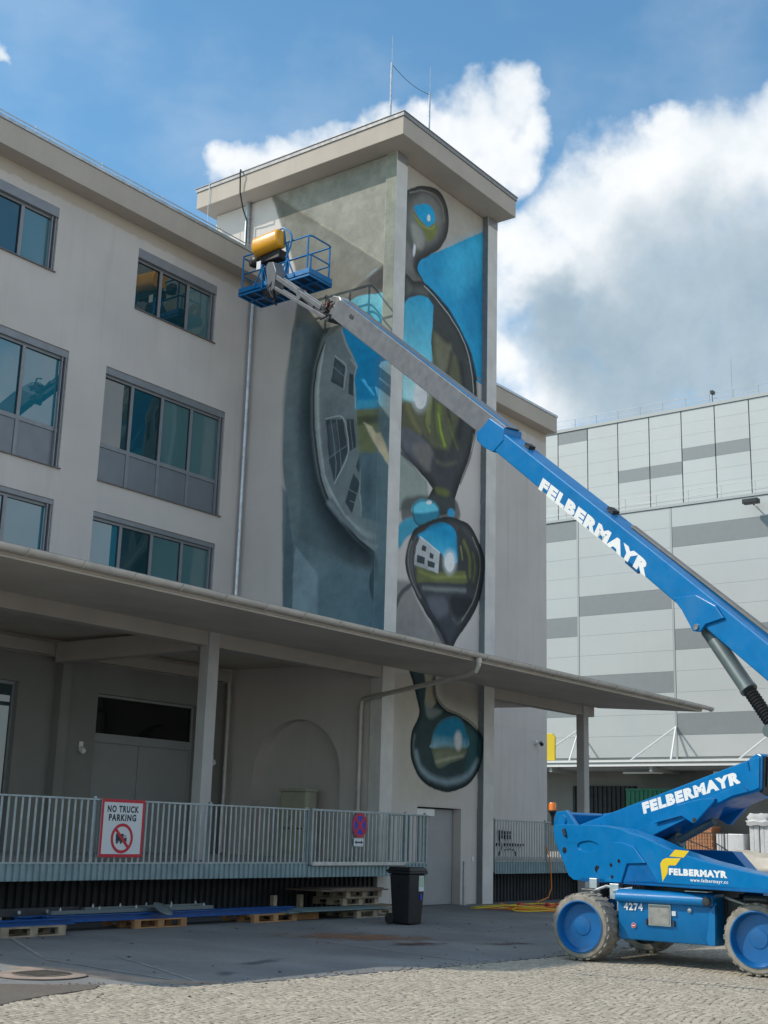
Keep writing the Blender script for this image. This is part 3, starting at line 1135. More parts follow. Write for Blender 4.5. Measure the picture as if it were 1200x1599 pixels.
# ------------------------------------------------------------------ canopy over the loading dock
cp = thing('loading_canopy', 'long flat loading canopy with a beige gutter along its front, on rendered columns', 'canopy', (18, 16, 0))
XL, XR = 6.05, 34.62
def prof(q, x0, x1, y0, y1, z0, z1, t0, t1):
    q.mesh([(x0, y0, z0), (x1, y0, z0), (x1, y1, z1), (x0, y1, z1), (x0, y0, t0), (x1, y0, t0), (x1, y1, t1), (x0, y1, t1)],
           [(0, 3, 2, 1), (4, 5, 6, 7), (0, 1, 5, 4), (1, 2, 6, 5), (2, 3, 7, 6), (3, 0, 4, 7)])
q = MB()
prof(q, XL, XR, 14.74, 18.0, 5.275, 5.485, 5.40, 5.68)
prof(q, XL, 23.94, 18.001, 22.86, 5.52, 5.62, 5.68, 6.05)
prof(q, 28.81, XR, 18.001, 22.86, 5.52, 5.62, 5.68, 6.05)
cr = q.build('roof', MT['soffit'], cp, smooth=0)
q = MB()
prof(q, XL - 0.03, XR + 0.12, 14.64, 18.0, 5.403, 5.683, 5.425, 5.705)
q.build('roof_sheet', MT['flashing'], cr, smooth=0)
x = XL
while x < XR - 0.5:
    x1 = min(x + 3.94, XR)
    q = MB()
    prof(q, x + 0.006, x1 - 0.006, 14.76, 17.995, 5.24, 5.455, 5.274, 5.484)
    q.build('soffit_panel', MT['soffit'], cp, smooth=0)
    x = x1
# beam line in the plane of the tower front, columns, cross beams
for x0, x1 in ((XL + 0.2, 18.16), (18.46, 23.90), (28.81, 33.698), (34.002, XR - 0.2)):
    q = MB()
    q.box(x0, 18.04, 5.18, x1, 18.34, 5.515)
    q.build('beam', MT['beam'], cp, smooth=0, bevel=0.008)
for x0, x1 in ((9.95, 10.25), (18.162, 18.458), (33.70, 34.0)):
    q = MB()
    q.box(x0, 18.01, 0 if x0 > 30 else 1.062, x1, 18.26, 5.516)
    q.build('column', MT['column'], cp, smooth=0, bevel=0.012)
for x0 in (9.9, 18.1):
    q = MB()
    q.box(x0, 18.345, 5.10, x0 + 0.3, 22.63, 5.519)
    q.build('cross_beam', MT['beam'], cp, smooth=0, bevel=0.008)
q = MB()
q.box(LX + 0.1, 22.64, 5.256, 18.09, 22.866, 5.519)
q.box(18.41, 22.64, 5.256, 23.60, 22.866, 5.519)
q.build('rear_beam', MT['beam'], cp, smooth=0)
# half round gutter in one metre lengths
def gutter_len(x0, x1):
    q = MB()
    n = 9
    pr = []
    for i in range(n):
        t = math.pi + math.pi * i / (n - 1)
        pr.append((14.655 + 0.078 * math.cos(t), 5.385 + 0.085 * math.sin(t)))
    pr = [(14.577 + 0.0, 5.40)] + pr + [(14.733, 5.40)]
    inn = [(14.655 + (y - 14.655) * 0.9, 5.385 + (z - 5.385) * 0.9) for y, z in reversed(pr)]
    q.prism(pr + inn, (x0, 0, 0), (0, 1, 0), (0, 0, 1), (x1 - x0, 0, 0))
    return q
x = XL
gl = gutter_len(0.0, 0.985).data('gutter', MT['gutter'], 40)
cl = MB()
cl.tube([(0, 14.655 + 0.088 * math.cos(math.pi + math.pi * i / 8), 5.385 + 0.095 * math.sin(math.pi + math.pi * i / 8)) for i in range(9)], 0.011, 5)
cl = cl.data('gutter_bracket', MT['gutter'])
k = 0
while x < XR:
    put('gutter', gl, cp, (x, 0, 0)) if k else put('gutter', gl, cp, (x, 0, 0))
    put('gutter_bracket', cl, cp, (x + 0.99, 0, 0))
    x += 1.0
    k += 1
# the rain pipe that runs from the gutter back to the tower wall
q = MB()
pts = [(22.80, 14.66, 5.31), (22.80, 14.66, 5.16), (22.82, 14.74, 5.04), (22.90, 14.98, 4.98), (23.80, 18.42, 4.70), (23.82, 18.52, 4.67), (23.84, 18.57, 4.58), (23.84, 18.58, 4.45), (23.84, 18.58, 1.07)]
q.tube(pts, 0.055, 12)
for z in (4.35, 2.7, 1.5):
    q.tube([(23.84, 18.58, z), (23.84, 18.58, z + 0.05)], 0.066, 12)
q.tube([(22.80, 14.66, 5.30), (22.80, 14.66, 5.20)], 0.07, 12)
q.build('downpipe', MT['gutter'], cp)

# ------------------------------------------------------------------ loading dock
dk = thing('loading_dock', 'raised concrete loading dock with a dark ribbed base below the railing', 'loading dock', (18, 18, 0))
q = MB()
q.box(6.0, 16.97, 0.80, 24.22, 18.0, 1.06)
q.box(6.0, 18.001, 0.80, 23.9, 22.86, 1.06)
q.box(28.84, 18.06, 0.78, 39.8, 22.86, 1.04)
q.build('dock_slab', MT['slab'], dk, smooth=0)


def trapezoid(x0, x1, y, z0, z1, pitch, dep, thick=0.004):
    q = MB()
    n = max(2, int(round((x1 - x0) / pitch)))
    p = (x1 - x0) / n
    pr = []
    for i in range(n):
        b = x0 + i * p
        pr += [(b, y), (b + p * 0.45, y), (b + p * 0.55, y + dep), (b + p * 0.9, y + dep)]
    pr.append((x1, y))
    for i in range(len(pr) - 1):
        (ax, ay), (bx, by) = pr[i], pr[i + 1]
        q.mesh([(ax, ay, z0), (bx, by, z0), (bx, by, z1), (ax, ay, z1), (ax, ay + thick, z0), (bx, by + thick, z0), (bx, by + thick, z1), (ax, ay + thick, z1)],
               [(0, 1, 2, 3), (7, 6, 5, 4), (0, 4, 5, 1), (2, 6, 7, 3)])
    return q


x = 6.0
while x < 23.8:
    x1 = min(x + 1.98, 23.86)
    trapezoid(x, x1 - 0.005, 18.06, 0.017, 0.80, 0.165, 0.05).build('base_sheet', MT['dock_dark'], dk, smooth=0)
    x = x1
x = 28.86
while x < 39.5:
    x1 = min(x + 1.98, 39.7)
    trapezoid(x, x1 - 0.005, 18.42, 0.017, 0.78, 0.165, 0.05).build('base_sheet', MT['dock_dark'], dk, smooth=0)
    x = x1

G_AP = 'apron'
bar_me = MB().box(-0.02, -0.006, 1.065, 0.02, 0.006, 2.06).data('baluster', MT['rail'], 0)


def railing(x0, x1, y, label, name='dock_railing', ret=None, ap_z=0.78):
    t = thing(name, label, 'railing', ((x0 + x1) / 2, y, 1.06), 'galvanised railings along the loading dock')
    q = MB()
    q.box(x0, y - 0.022, 2.06, x1, y + 0.022, 2.09)
    if ret:
        q.box(x1 - 0.03, y + 0.023, 2.06, x1, ret, 2.09)
    q.build('top_rail', MT['rail'], t, smooth=0, bevel=0.003)
    q = MB()
    q.box(x0, y - 0.015, 1.04, x1, y + 0.015, 1.065)
    q.build('bottom_rail', MT['rail'], t, smooth=0)
    n = int((x1 - x0) / 0.132)
    for i in range(n + 1):
        put('baluster', bar_me, t, (x0 + 0.02 + i * (x1 - x0 - 0.04) / n, y, 0))
    if ret:
        m = int((ret - y) / 0.132)
        for i in range(1, m + 1):
            o = put('baluster', bar_me, t, (x1 - 0.015, y + i * (ret - y) / m - 0.03, 0))
            o.rotation_euler = (0, 0, math.pi / 2)
    k = max(1, int((x1 - x0) / 2.6))
    for i in range(k + 1):
        xx = x0 + 0.04 + i * (x1 - x0 - 0.08) / k
        q = MB()
        q.box(xx - 0.03, y + 0.024, ap_z + 0.04, xx + 0.03, y + 0.066, 2.13)
        q.build('post', MT['rail'], t, smooth=0, bevel=0.004)
    x = x0
    while x < x1 - 0.05:
        xe = min(x + 1.31, x1)
        q = trapezoid(x, xe - 0.004, y - 0.012, ap_z, 1.038, 0.131, 0.03)
        for xx in np.arange(x + 0.18, xe, 0.42):
            q.lathe([(0.011, 0), (0.011, 0.006)], (xx, y - 0.012, 0.93), (0, -1, 0), 6)
        q.build('apron_sheet', MT['apron'], t, smooth=0)
        x = xe
    return t


railing(6.4, 20.13, 16.90, 'long galvanised railing left of the gate, carrying the NO TRUCK PARKING sign')
railing(23.42, 24.24, 16.90, 'short railing corner right of the gate that turns back to the tower pillar', ret=17.98)
railing(28.87, 39.4, 18.02, 'galvanised railing on the dock right of the tower, partly behind the lift', ap_z=0.74)
# sliding gate between them
gt = thing('dock_gate', 'barred galvanised gate in a heavier frame with a pale bottom rail, carrying the round sign', 'gate', (21.8, 16.86, 1.06))
q = MB()
for x in (20.17, 23.33):
    q.box(x - 0.025, 16.83, 1.02, x + 0.025, 16.88, 2.11)
q.box(20.196, 16.835, 2.06, 23.304, 16.875, 2.10)
q.build('gate_frame', MT['rail'], gt, smooth=0, bevel=0.004)
q = MB()
q.box(20.196, 16.82, 1.0, 23.304, 16.88, 1.075)
q.build('bottom_rail', MT['zinc'], gt, smooth=0, bevel=0.006)
bm2 = MB().box(-0.02, -0.006, 1.077, 0.02, 0.006, 2.058).data('bar', MT['rail'], 0)
for i in range(23):
    put('bar', bm2, gt, (20.30 + i * 2.9 / 22, 16.855, 0))
x = 20.14
while x < 23.40:
    xe = min(x + 1.31, 23.41)
    q = trapezoid(x, xe - 0.004, 16.888, 0.78, 0.995, 0.131, 0.03)
    for xx in np.arange(x + 0.18, xe, 0.42):
        q.lathe([(0.011, 0), (0.011, 0.006)], (xx, 16.888, 0.9), (0, -1, 0), 6)
    q.build('apron_sheet', MT['apron'], gt, smooth=0)
    x = xe

# ------------------------------------------------------------------ warehouse
wh = thing('warehouse', 'large pale sandwich panel warehouse with scattered grey panels and a set back upper storey', 'warehouse', (62, 24, 0))
WX, UX = 58.0, 62.0
q = MB()
q.box(WX + 0.12, -25, 5.3, 110, 60, 17.75)
q.box(UX + 0.12, -25, 17.76, 110, 60, 24.15)
q.box(WX + 0.30, -25, 0, 110, 60, 5.29)
q.build('wall', MT['wh_panel'], wh, smooth=0)
low_y = [36.46, 31.25, 26.04, 20.83, 15.62, 10.41]
grey_low = {(1, 3), (1, 7), (2, 1), (2, 5), (2, 10), (0, 6), (0, 11), (0, 2), (3, 4), (3, 9)}
Z0 = 5.59
panel_cache = {}


def wpanel(y0, y1, z0, z1, x, m):
    key = (round(y1 - y0, 3), round(z1 - z0, 3), m.name)
    if key not in panel_cache:
        panel_cache[key] = MB().box(-0.0, 0, 0, 0.115, y1 - y0, z1 - z0).data('panel', m, 0)
    put('panel', panel_cache[key], wh, (x + random.uniform(-0.004, 0.004), y0, z0))


for i in range(len(low_y) - 1):
    for r in range(12):
        m = MT['wh_grey'] if (i, r) in grey_low else MT['wh_panel']
        z0 = Z0 + 1.02 * r
        wpanel(low_y[i + 1] + 0.06, low_y[i] - 0.06, z0 + 0.004, z0 + 1.016, WX, m)
up_y = [34.61 - 1.883 * i for i in range(14)]
up_y = [36.49] + up_y
grey_up = {(1, 6), (3, 2), (4, 2), (5, 3), (6, 3), (10, 4), (12, 1)}
for i in range(len(up_y) - 1):
    for r in range(7):
        m = MT['wh_grey'] if (i, r) in grey_up else MT['wh_panel']
        z0 = 19.30 + 0.70 * r
        wpanel(up_y[i + 1] + 0.03, up_y[i] - 0.03, z0 + 0.003, z0 + 0.697, UX, m)
    for r in (0, 1):
        wpanel(up_y[i + 1] + 0.03, up_y[i] - 0.03, 17.9 + 0.7 * r + 0.008, 18.6 + 0.7 * r - 0.008, UX, MT['wh_panel'])
q = MB()
for y in low_y:
    q.box(WX - 0.02, y - 0.05, 5.4, WX + 0.1, y + 0.05, 17.8)
q.build('joint_cover', MT['wh_trim'], wh, smooth=0)
q = MB()
q.box(WX - 0.06, -25, 17.85, UX + 0.1, 60, 17.98)
q.build('ledge', MT['wh_trim'], wh, smooth=0)
q = MB()
q.box(UX - 0.06, -25, 24.22, UX + 0.6, 60, 24.40)
q.build('parapet', MT['wh_trim'], wh, smooth=0)


def guard(x, z, y0, y1, step, h, m):
    q = MB()
    for zz in (h, h * 0.5):
        q.tube([(x, y0, z + zz), (x, y1, z + zz)], 0.013, 5)
    y = y0
    while y <= y1:
        q.tube([(x, y, z), (x, y, z + h)], 0.016, 5)
        y += step
    return q.build('guard_rail', m, wh)


guard(WX + 0.3, 17.98, 8, 37, 1.72, 0.72, MT['wh_panel'])
guard(UX + 0.3, 24.40, 8, 37, 1.35, 0.62, MT['wh_trim'])
q = MB()
q.tube([(62.2, 25.35, 24.4), (62.2, 25.35, 25.0)], 0.02, 5)
q.box(62.1, 25.27, 24.95, 62.4, 25.43, 25.12)
q.build('roof_lamp', MT['black'], wh, smooth=0)
q = MB()
q.tube([(63.5, 24.75, 24.4), (63.5, 24.75, 27.2)], 0.02, 5)
q.build('roof_mast', MT['zinc'], wh)
fl = MB()
fl.bar((57.95, 21.7, 17.38), (57.4, 21.7, 17.42), 0.06, 0.06)
fl.box(57.1, 21.25, 17.30, 57.5, 22.0, 17.52)
fl.build('floodlight', MT['black'], wh, smooth=0, bevel=0.02)
# its canopy, hung from rods
q = MB()
q.box(54.9, 4, 5.03, 57.99, 60, 5.24)
wc = q.build('canopy', MT['wh_trim'], wh, smooth=0, bevel=0.02)
q = MB()
q.box(54.84, 4, 5.17, 54.895, 60, 5.27)
q.box(54.86, 4, 4.98, 54.896, 60, 5.06)
q.build('canopy_fascia', MT['white'], wc, smooth=0)
q = MB()
for y in (16, 20.8, 26.0, 31.2, 36):
    q.box(55.0, y - 0.07, 4.75, 57.98, y + 0.07, 5.02)
for x in (55.6, 56.4, 57.2):
    q.box(x - 0.04, 4, 4.9, x + 0.04, 60, 5.025)
q.build('canopy_frame', MT['wh_trim'], wc, smooth=0)
for y in low_y:
    for e in (1.0, -1.0):
        MB().tube([(57.95, y, 7.0), (55.1, y + e, 5.26)], 0.05, 6).build('hanger_rod', MT['white'], wc)
for y in (27.0, 22.5):
    q = MB()
    q.box(56.2, y - 1.0, 4.72, 56.35, y + 1.0, 4.80)
    q.build('strip_light', MT['white'], wc, smooth=0)
# dock wall below the canopy with its openings
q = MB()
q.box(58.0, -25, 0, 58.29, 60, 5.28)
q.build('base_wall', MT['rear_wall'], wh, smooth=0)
q = MB()
q.box(53.6, -25, 0, 57.98, 32.2, 1.05)
q.build('dock_slab', MT['slab'], wh, smooth=0)
q = MB()
q.box(57.9, 28.17, 1.06, 57.99, 31.6, 4.22)
for i in range(14):
    y = 28.25 + i * 0.245
    q.box(57.84, y, 1.06, 57.899, y + 0.09, 4.2)
q.build('sliding_gate', MT['dock_dark'], wh, smooth=0)

# ------------------------------------------------------------------ things by the warehouse
t = thing('shipping_container', 'green ribbed container beside the dark gate under the warehouse canopy', 'container', (57.2, 26.6, 1.06))
q = MB()
q.box(56.7, 24.4, 1.06, 57.7, 28.1, 4.05)
q.build('body', MT['green'], t, smooth=0)
q = MB()
for i in range(16):
    q.box(56.66, 24.5 + i * 0.225, 1.16, 56.699, 24.6 + i * 0.225, 3.95)
q.box(56.63, 24.4, 1.06, 56.699, 28.1, 1.15)
q.box(56.63, 24.4, 3.96, 56.699, 28.1, 4.05)
q.build('ribbing', MT['green'], t, smooth=0)
t = thing('brick_stack', 'orange brown stack of bricks behind the railing by the warehouse', 'brick stack', (56.6, 24.2, 1.06))
for r in range(9):
    for c in range(5):
        q = MB()
        q.box(56.2, 23.66 + c * 0.25 + (r % 2) * 0.03, 1.06 + r * 0.15, 57.2, 23.895 + c * 0.25 + (r % 2) * 0.03, 1.20 + r * 0.15)
        q.build('brick', MT['cardboard'], t, smooth=0)
t = thing('stair_railing', 'dark barred railing with a sloping handrail on the warehouse dock', 'railing', (54.5, 23.0, 1.05))
q = MB()
q.box(54.46, 22.2, 2.05, 54.5, 24.6, 2.09)
q.box(54.46, 22.2, 1.1, 54.5, 24.6, 1.13)
q.bar((54.1, 24.6, 2.0), (54.1, 22.0, 1.1), 0.04, 0.04)
q.bar((53.4, 22.4, 1.7), (53.4, 21.0, 0.9), 0.04, 0.04)
q.build('rail', MT['dark_steel'], t, smooth=0)
bm3 = MB().box(54.47, -0.01, 1.131, 54.49, 0.01, 2.049).data('bar', MT['dark_steel'], 0)
for i in range(19):
    put('bar', bm3, t, (0, 22.25 + i * 0.128, 0))
bm4 = MB().box(53.385, -0.01, 0.0, 53.415, 0.01, 0.8).data('bar', MT['dark_steel'], 0)
for i in range(7):
    y = 22.3 - i * 0.2
    put('bar', bm4, t, (0, y, 0.86 - i * 0.114))
for (y0, y1, z1, label) in ((22.12, 22.98, 2.08, 'white wrapped pallet load, the wide low one beside the tall bundle'), (23.06, 23.42, 2.1, 'narrow white wrapped pallet load just behind the barred railing')):
    t = thing('wrapped_pallet', label, 'wrapped goods', (56.4, (y0 + y1) / 2, 1.06), 'film wrapped goods on the warehouse dock')
    q = MB()
    q.box(56.0, y0, 1.22, 56.9, y1, z1)
    q.build('load', MT['film'], t, smooth=0, bevel=0.04)
    q = MB()
    for k in range(3):
        w = (y1 - y0 - 0.1) / 2
        q.box(56.0, y0 + w * k, 1.06, 56.9, y0 + w * k + 0.1, 1.18)
    q.box(56.0, y0, 1.181, 56.9, y1, 1.215)
    q.build('pallet', MT['wood'], t, smooth=0)
t = thing('wrapped_bundle', 'tall bundle of white profiles in clear film with a ragged top, far right', 'wrapped goods', (56.2, 21.4, 1.06))
for i in range(4):
    q = MB()
    q.box(55.95 + 0.05 * (i % 2), 20.95 + i * 0.23, 1.2, 56.45, 21.16 + i * 0.23, 2.55)
    q.build('profile', MT['film'], t, smooth=0, bevel=0.03)
q = MB()
vs_, fs_ = [], []
n = 22
for k, (z, r) in enumerate(((2.45, 0.50), (2.62, 0.56), (2.68, 0.44), (2.82, 0.47), (2.96, 0.42))):
    for j in range(n):
        a = 2 * math.pi * j / n
        rr = r * (1 + 0.10 * math.sin(j * 2.7 + k * 1.9))
        sx = max(-1, min(1, 1.35 * math.cos(a)))
        sy = max(-1, min(1, 1.35 * math.sin(a)))
        vs_.append((56.2 + sx * rr * 0.7, 21.4 + sy * rr, z + 0.03 * math.sin(j * 1.9 + k)))
for k in range(4):
    for j in range(n):
        fs_.append((k * n + j, k * n + (j + 1) % n, (k + 1) * n + (j + 1) % n, (k + 1) * n + j))
fs_.append(tuple(4 * n + j for j in range(n)))
q.mesh(vs_, fs_)
q.build('film_top', MT['film'], t, smooth=40)
q = MB()
q.box(55.9, 20.9, 1.06, 56.5, 21.9, 1.195)
q.build('pallet', MT['wood'], t, smooth=0)
# tarpaulin heaped over goods in front
q = MB()
nx, ny = 16, 40
vs_ = []
for i in range(nx + 1):
    for j in range(ny + 1):
        u, v = i / nx, j / ny
        x = 52.4 + 2.6 * u
        y = 17.5 + 5.8 * v
        h = 1.25 * min(1, 4 * u) * min(1, 3.0 * (1 - v) + 0.25)
        h += 0.10 * math.sin(9 * v + 2 * u) * (u > 0.1) + 0.06 * math.sin(21 * v + 5 * u)
        if i in (0,):
            h = 0.0
        vs_.append((x, y, 0.02 + max(0, h)))
fs_ = [(i * (ny + 1) + j, (i + 1) * (ny + 1) + j, (i + 1) * (ny + 1) + j + 1, i * (ny + 1) + j + 1) for i in range(nx) for j in range(ny)]
q.mesh(vs_, fs_)
tag(q.build('tarpaulin', MT['tarp'], smooth=60), 'rumpled beige tarpaulin over a long heap in front of the warehouse dock', 'tarpaulin')
t = thing('yellow_sign', 'yellow panel standing on the warehouse canopy, half hidden by the office building corner', 'sign', (55.25, 31.7, 5.24))
q = MB()
pts = [(31.08, 5.30), (32.6, 5.30), (32.6, 6.60), (31.22, 6.60), (31.08, 6.42)]
q.prism(pts, (55.2, 0, 0), (0, 1, 0), (0, 0, 1), (0.12, 0, 0))
q.build('panel', MT['sign_yellow'], t, smooth=0, bevel=0.02)
q = MB()
for y in (31.5, 32.3):
    q.box(55.33, y - 0.03, 5.24, 55.38, y + 0.03, 6.4)
q.build('support', MT['zinc'], t, smooth=0)

# ------------------------------------------------------------------ things on the walls
t = thing('security_camera', 'small dark security camera on the wall left of the far building corner', 'camera', (39.25, FY, 4.87))
q = MB()
q.box(39.20, FY - 0.05, 4.82, 39.32, FY - 0.001, 4.94)
q.bar((39.26, FY - 0.05, 4.88), (39.26, FY - 0.22, 4.86), 0.03, 0.03)
q.build('bracket', MT['white'], t, smooth=0)
q = MB()
q.lathe([(0.05, -0.02), (0.065, 0.0), (0.065, 0.22), (0.05, 0.24)], (39.34, FY - 0.17, 4.85), (-0.75, -0.6, -0.25), 14)
q.build('housing', MT['black'], t)
t = thing('electric_cabinet', 'tall olive beige electric cabinet standing on the dock in the blind arch', 'cabinet', (23.7, 20.26, 1.06))
q = MB()
q.box(23.52, 19.86, 1.14, 23.90, 20.66, 2.56)
q.build('body', MT['cabinet'], t, smooth=0, bevel=0.012)
q = MB()
q.box(23.47, 19.83, 2.562, 23.93, 20.69, 2.63)
q.build('roof', MT['cabinet'], t, smooth=0, bevel=0.015)
q = MB()
q.box(23.50, 19.88, 1.06, 23.90, 20.64, 1.138)
q.build('plinth', MT['slab'], t, smooth=0)
for y0, y1 in ((19.89, 20.255), (20.265, 20.63)):
    q = MB()
    q.box(23.502, y0, 1.18, 23.519, y1, 2.53)
    dd = q.build('door', MT['cabinet'], t, smooth=0, bevel=0.004)
    for k in range(3):
        q = MB()
        q.box(23.497, y0 + 0.05 + k * 0.095, 1.70, 23.5015, y0 + 0.11 + k * 0.095, 1.735)
        q.build('vent', MT['black'], dd, smooth=0)
q = MB()
q.box(23.485, 20.28, 1.85, 23.5015, 20.31, 2.0)
q.build('handle', MT['black'], t, smooth=0)
# distribution boxes and black cable on the wall right of the tower
t = thing('power_outlet_board', 'black outlet boxes and looping black cables fixed to the wall behind the right railing', 'outlet board', (30.2, FY, 1.5), None)
k_ = 1.22
def wl(x, z):                    # spots on the wall
    return (x, FY - 0.03, z)
q = MB()
for x, z, w, h in ((36.9, 1.80, 0.25, 0.14), (36.92, 1.66, 0.2, 0.12), (37.35, 1.8, 0.3, 0.1), (37.35, 1.66, 0.3, 0.14),
                   (36.8, 1.42, 0.2, 0.09), (37.3, 1.42, 0.34, 0.09), (37.75, 1.42, 0.3, 0.09), (38.2, 1.42, 0.3, 0.06)):
    q.box(x - w / 2, FY - 0.10, z - h / 2, x + w / 2, FY - 0.001, z + h / 2)
q.build('outlet_box', MT['black'], t, smooth=0, bevel=0.01)
q = MB()
q.tube([wl(36.85, 1.65), wl(36.95, 1.5), wl(37.0, 1.3), wl(36.95, 1.2), wl(36.85, 1.12), wl(36.85, 1.06)], 0.03, 7)
q.tube([wl(37.2, 1.24), wl(37.5, 1.28), wl(37.8, 1.25), wl(37.9, 1.15), wl(37.92, 1.06)], 0.02, 7)
q.build('cable', MT['black'], t)
t = thing('guard_post', 'slim steel guard post at the right jamb of the tower door', 'post', (27.38, 17.95, YARD_Z))
q = MB()
q.box(27.33, 17.93, YARD_Z, 27.40, 17.98, 1.05)
q.build('upright', MT['zinc'], t, smooth=0, bevel=0.006)
q = MB()
q.box(27.28, 17.88, YARD_Z, 27.45, 18.03, YARD_Z + 0.012)
q.build('foot_plate', MT['zinc'], t, smooth=0)

# ------------------------------------------------------------------ signs on the railing
t = thing('no_truck_parking_sign', 'white rectangular no truck parking sign with a red border on the railing', 'sign', (15.17, 16.83, 1.62))
SX0, SX1, SZ0, SZ1, SY = 14.70, 15.66, 1.15, 2.09, 16.835
q = MB()
q.box(SX0, SY, SZ0, SX1, SY + 0.012, SZ1)
q.build('plate', MT['sign_white'], t, smooth=0, bevel=0.004)
q = MB()
b_ = 0.05
q.prism([(SX0, SZ0), (SX1, SZ0), (SX1, SZ1), (SX0, SZ1)], (0, SY - 0.0015, 0), (1, 0, 0), (0, 0, 1), (0, 0.0014, 0),
        [[(SX0 + b_, SZ0 + b_), (SX1 - b_, SZ0 + b_), (SX1 - b_, SZ1 - b_), (SX0 + b_, SZ1 - b_)]])
q.build('border', MT['red'], t, smooth=0)
for body, x0, w, z0 in (('NO TRUCK', SX0 + 0.125, 0.70, SZ1 - 0.215), ('PARKING', SX0 + 0.165, 0.61, SZ1 - 0.355)):
    text_mesh(body, None, (x0, SY - 0.0015, z0), (1, 0, 0), (0, 0, 1), w=w, h=0.115, bold=0.045, spacing=1.2).build('lettering', MT['sign_ink'], t, smooth=0)
cx, cz = (SX0 + SX1) / 2 + 0.005, SZ0 + 0.305
def disc(r, n=40, a0=0.0):
    return [(cx + r * math.cos(2 * math.pi * i / n + a0), cz + r * math.sin(2 * math.pi * i / n + a0)) for i in range(n)]
q = MB()
truck = [(-0.135, 0.075), (0.035, 0.075), (0.035, -0.045), (-0.135, -0.045)]
cab = [(0.045, 0.05), (0.085, 0.05), (0.11, 0.0), (0.11, -0.045), (0.045, -0.045)]
winw = [(0.055, 0.04), (0.08, 0.04), (0.095, 0.008), (0.055, 0.008)]
for pl, hs in ((truck, ()), (cab, (winw,))):
    q.prism([(cx + x, cz + z) for x, z in pl], (0, SY - 0.0015, 0), (1, 0, 0), (0, 0, 1), (0, 0.0014, 0), [[(cx + x, cz + z) for x, z in h] for h in hs])
q.box(cx - 0.125, SY - 0.0015, cz - 0.062, cx + 0.10, SY - 0.0001, cz - 0.052)
for wx in (-0.105, -0.015, 0.085):
    q.prism([(cx + wx + 0.024 * math.cos(a), cz - 0.066 + 0.024 * math.sin(a)) for a in [i * math.pi / 8 for i in range(16)]], (0, SY - 0.0025, 0), (1, 0, 0), (0, 0, 1), (0, 0.0009, 0))
q.build('truck_symbol', MT['sign_ink'], t, smooth=0)
q = MB()
q.prism(disc(0.245), (0, SY - 0.004, 0), (1, 0, 0), (0, 0, 1), (0, 0.0012, 0), [list(reversed(disc(0.195)))])
a0 = math.radians(135)
dx, dz = math.cos(a0), math.sin(a0)
q.prism([(cx + dx * s * 0.2 - dz * e * 0.026, cz + dz * s * 0.2 + dx * e * 0.026) for s, e in ((-1, -1), (1, -1), (1, 1), (-1, 1))], (0, SY - 0.0045, 0), (1, 0, 0), (0, 0, 1), (0, 0.001, 0))
q.build('red_ring', MT['red'], t, smooth=0)

t = thing('no_stopping_sign', 'round blue and red no stopping sign hanging on the gate bars', 'sign', (21.65, 16.80, 1.8))
cx, cz, SY = 21.65, 1.81, 16.80
q = MB()
q.lathe([(0.25, 0), (0.25, 0.012)], (cx, SY, cz), (0, 1, 0), 40)
q.build('plate', MT['sign_blue'], t)
q = MB()
q.prism(disc(0.25), (0, SY - 0.002, 0), (1, 0, 0), (0, 0, 1), (0, 0.0015, 0), [list(reversed(disc(0.195)))])
q.build('red_ring', MT['red'], t, smooth=0)
q = MB()
for s_, dy in ((1, 0.003), (-1, 0.0045)):
    dx, dz = math.cos(s_ * math.pi / 4), math.sin(s_ * math.pi / 4)
    q.prism([(cx + dx * s * 0.2 - dz * e * 0.032, cz + dz * s * 0.2 + dx * e * 0.032) for s, e in ((-1, -1), (1, -1), (1, 1), (-1, 1))], (0, SY - dy, 0), (1, 0, 0), (0, 0, 1), (0, 0.0008, 0))
q.build('red_cross', MT['red'], t, smooth=0)
t = thing('arrow_plate', 'small white plate with a black double arrow below the round sign', 'sign', (21.63, 16.80, 1.47))
q = MB()
q.box(21.47, 16.80, 1.385, 21.79, 16.81, 1.545)
q.build('plate', MT['sign_white'], t, smooth=0, bevel=0.004)
q = MB()
ar = [(21.49, 1.465), (21.55, 1.505), (21.55, 1.48), (21.71, 1.48), (21.71, 1.505), (21.77, 1.465), (21.71, 1.425), (21.71, 1.45), (21.55, 1.45), (21.55, 1.425)]
q.prism(ar, (0, 16.798, 0), (1, 0, 0), (0, 0, 1), (0, 0.0015, 0))
q.build('arrow', MT['sign_ink'], t, smooth=0)

# ------------------------------------------------------------------ wheelie bin
bn = thing('wheelie_bin', 'black two wheeled rubbish bin with a pale sticker in front of the dock corner', 'bin', (20.49, 14.74, YARD_Z))
bx, by = 20.49, 14.74
def frustum(q, x0, x1, y0, y1, z0, X0, X1, Y0, Y1, z1):
    v = [(x0, y0, z0), (x1, y0, z0), (x1, y1, z0), (x0, y1, z0), (X0, Y0, z1), (X1, Y0, z1), (X1, Y1, z1), (X0, Y1, z1)]
    q.mesh(v, [(0, 3, 2, 1), (4, 5, 6, 7), (0, 1, 5, 4), (1, 2, 6, 5), (2, 3, 7, 6), (3, 0, 4, 7)])
q = MB()
frustum(q, bx - 0.20, bx + 0.20, by - 0.22, by + 0.17, 0.03, bx - 0.255, bx + 0.255, by - 0.262, by + 0.215, 0.93)
q.build('body', MT['black'], bn, smooth=0, bevel=0.025)
q = MB()
q.box(bx - 0.29, by - 0.29, 0.932, bx + 0.29, by + 0.24, 0.985)
q.build('rim', MT['black'], bn, smooth=0, bevel=0.015)
q = MB()
frustum(q, bx - 0.30, bx + 0.30, by - 0.30, by + 0.255, 0.987, bx - 0.25, bx + 0.25, by - 0.24, by + 0.22, 1.055)
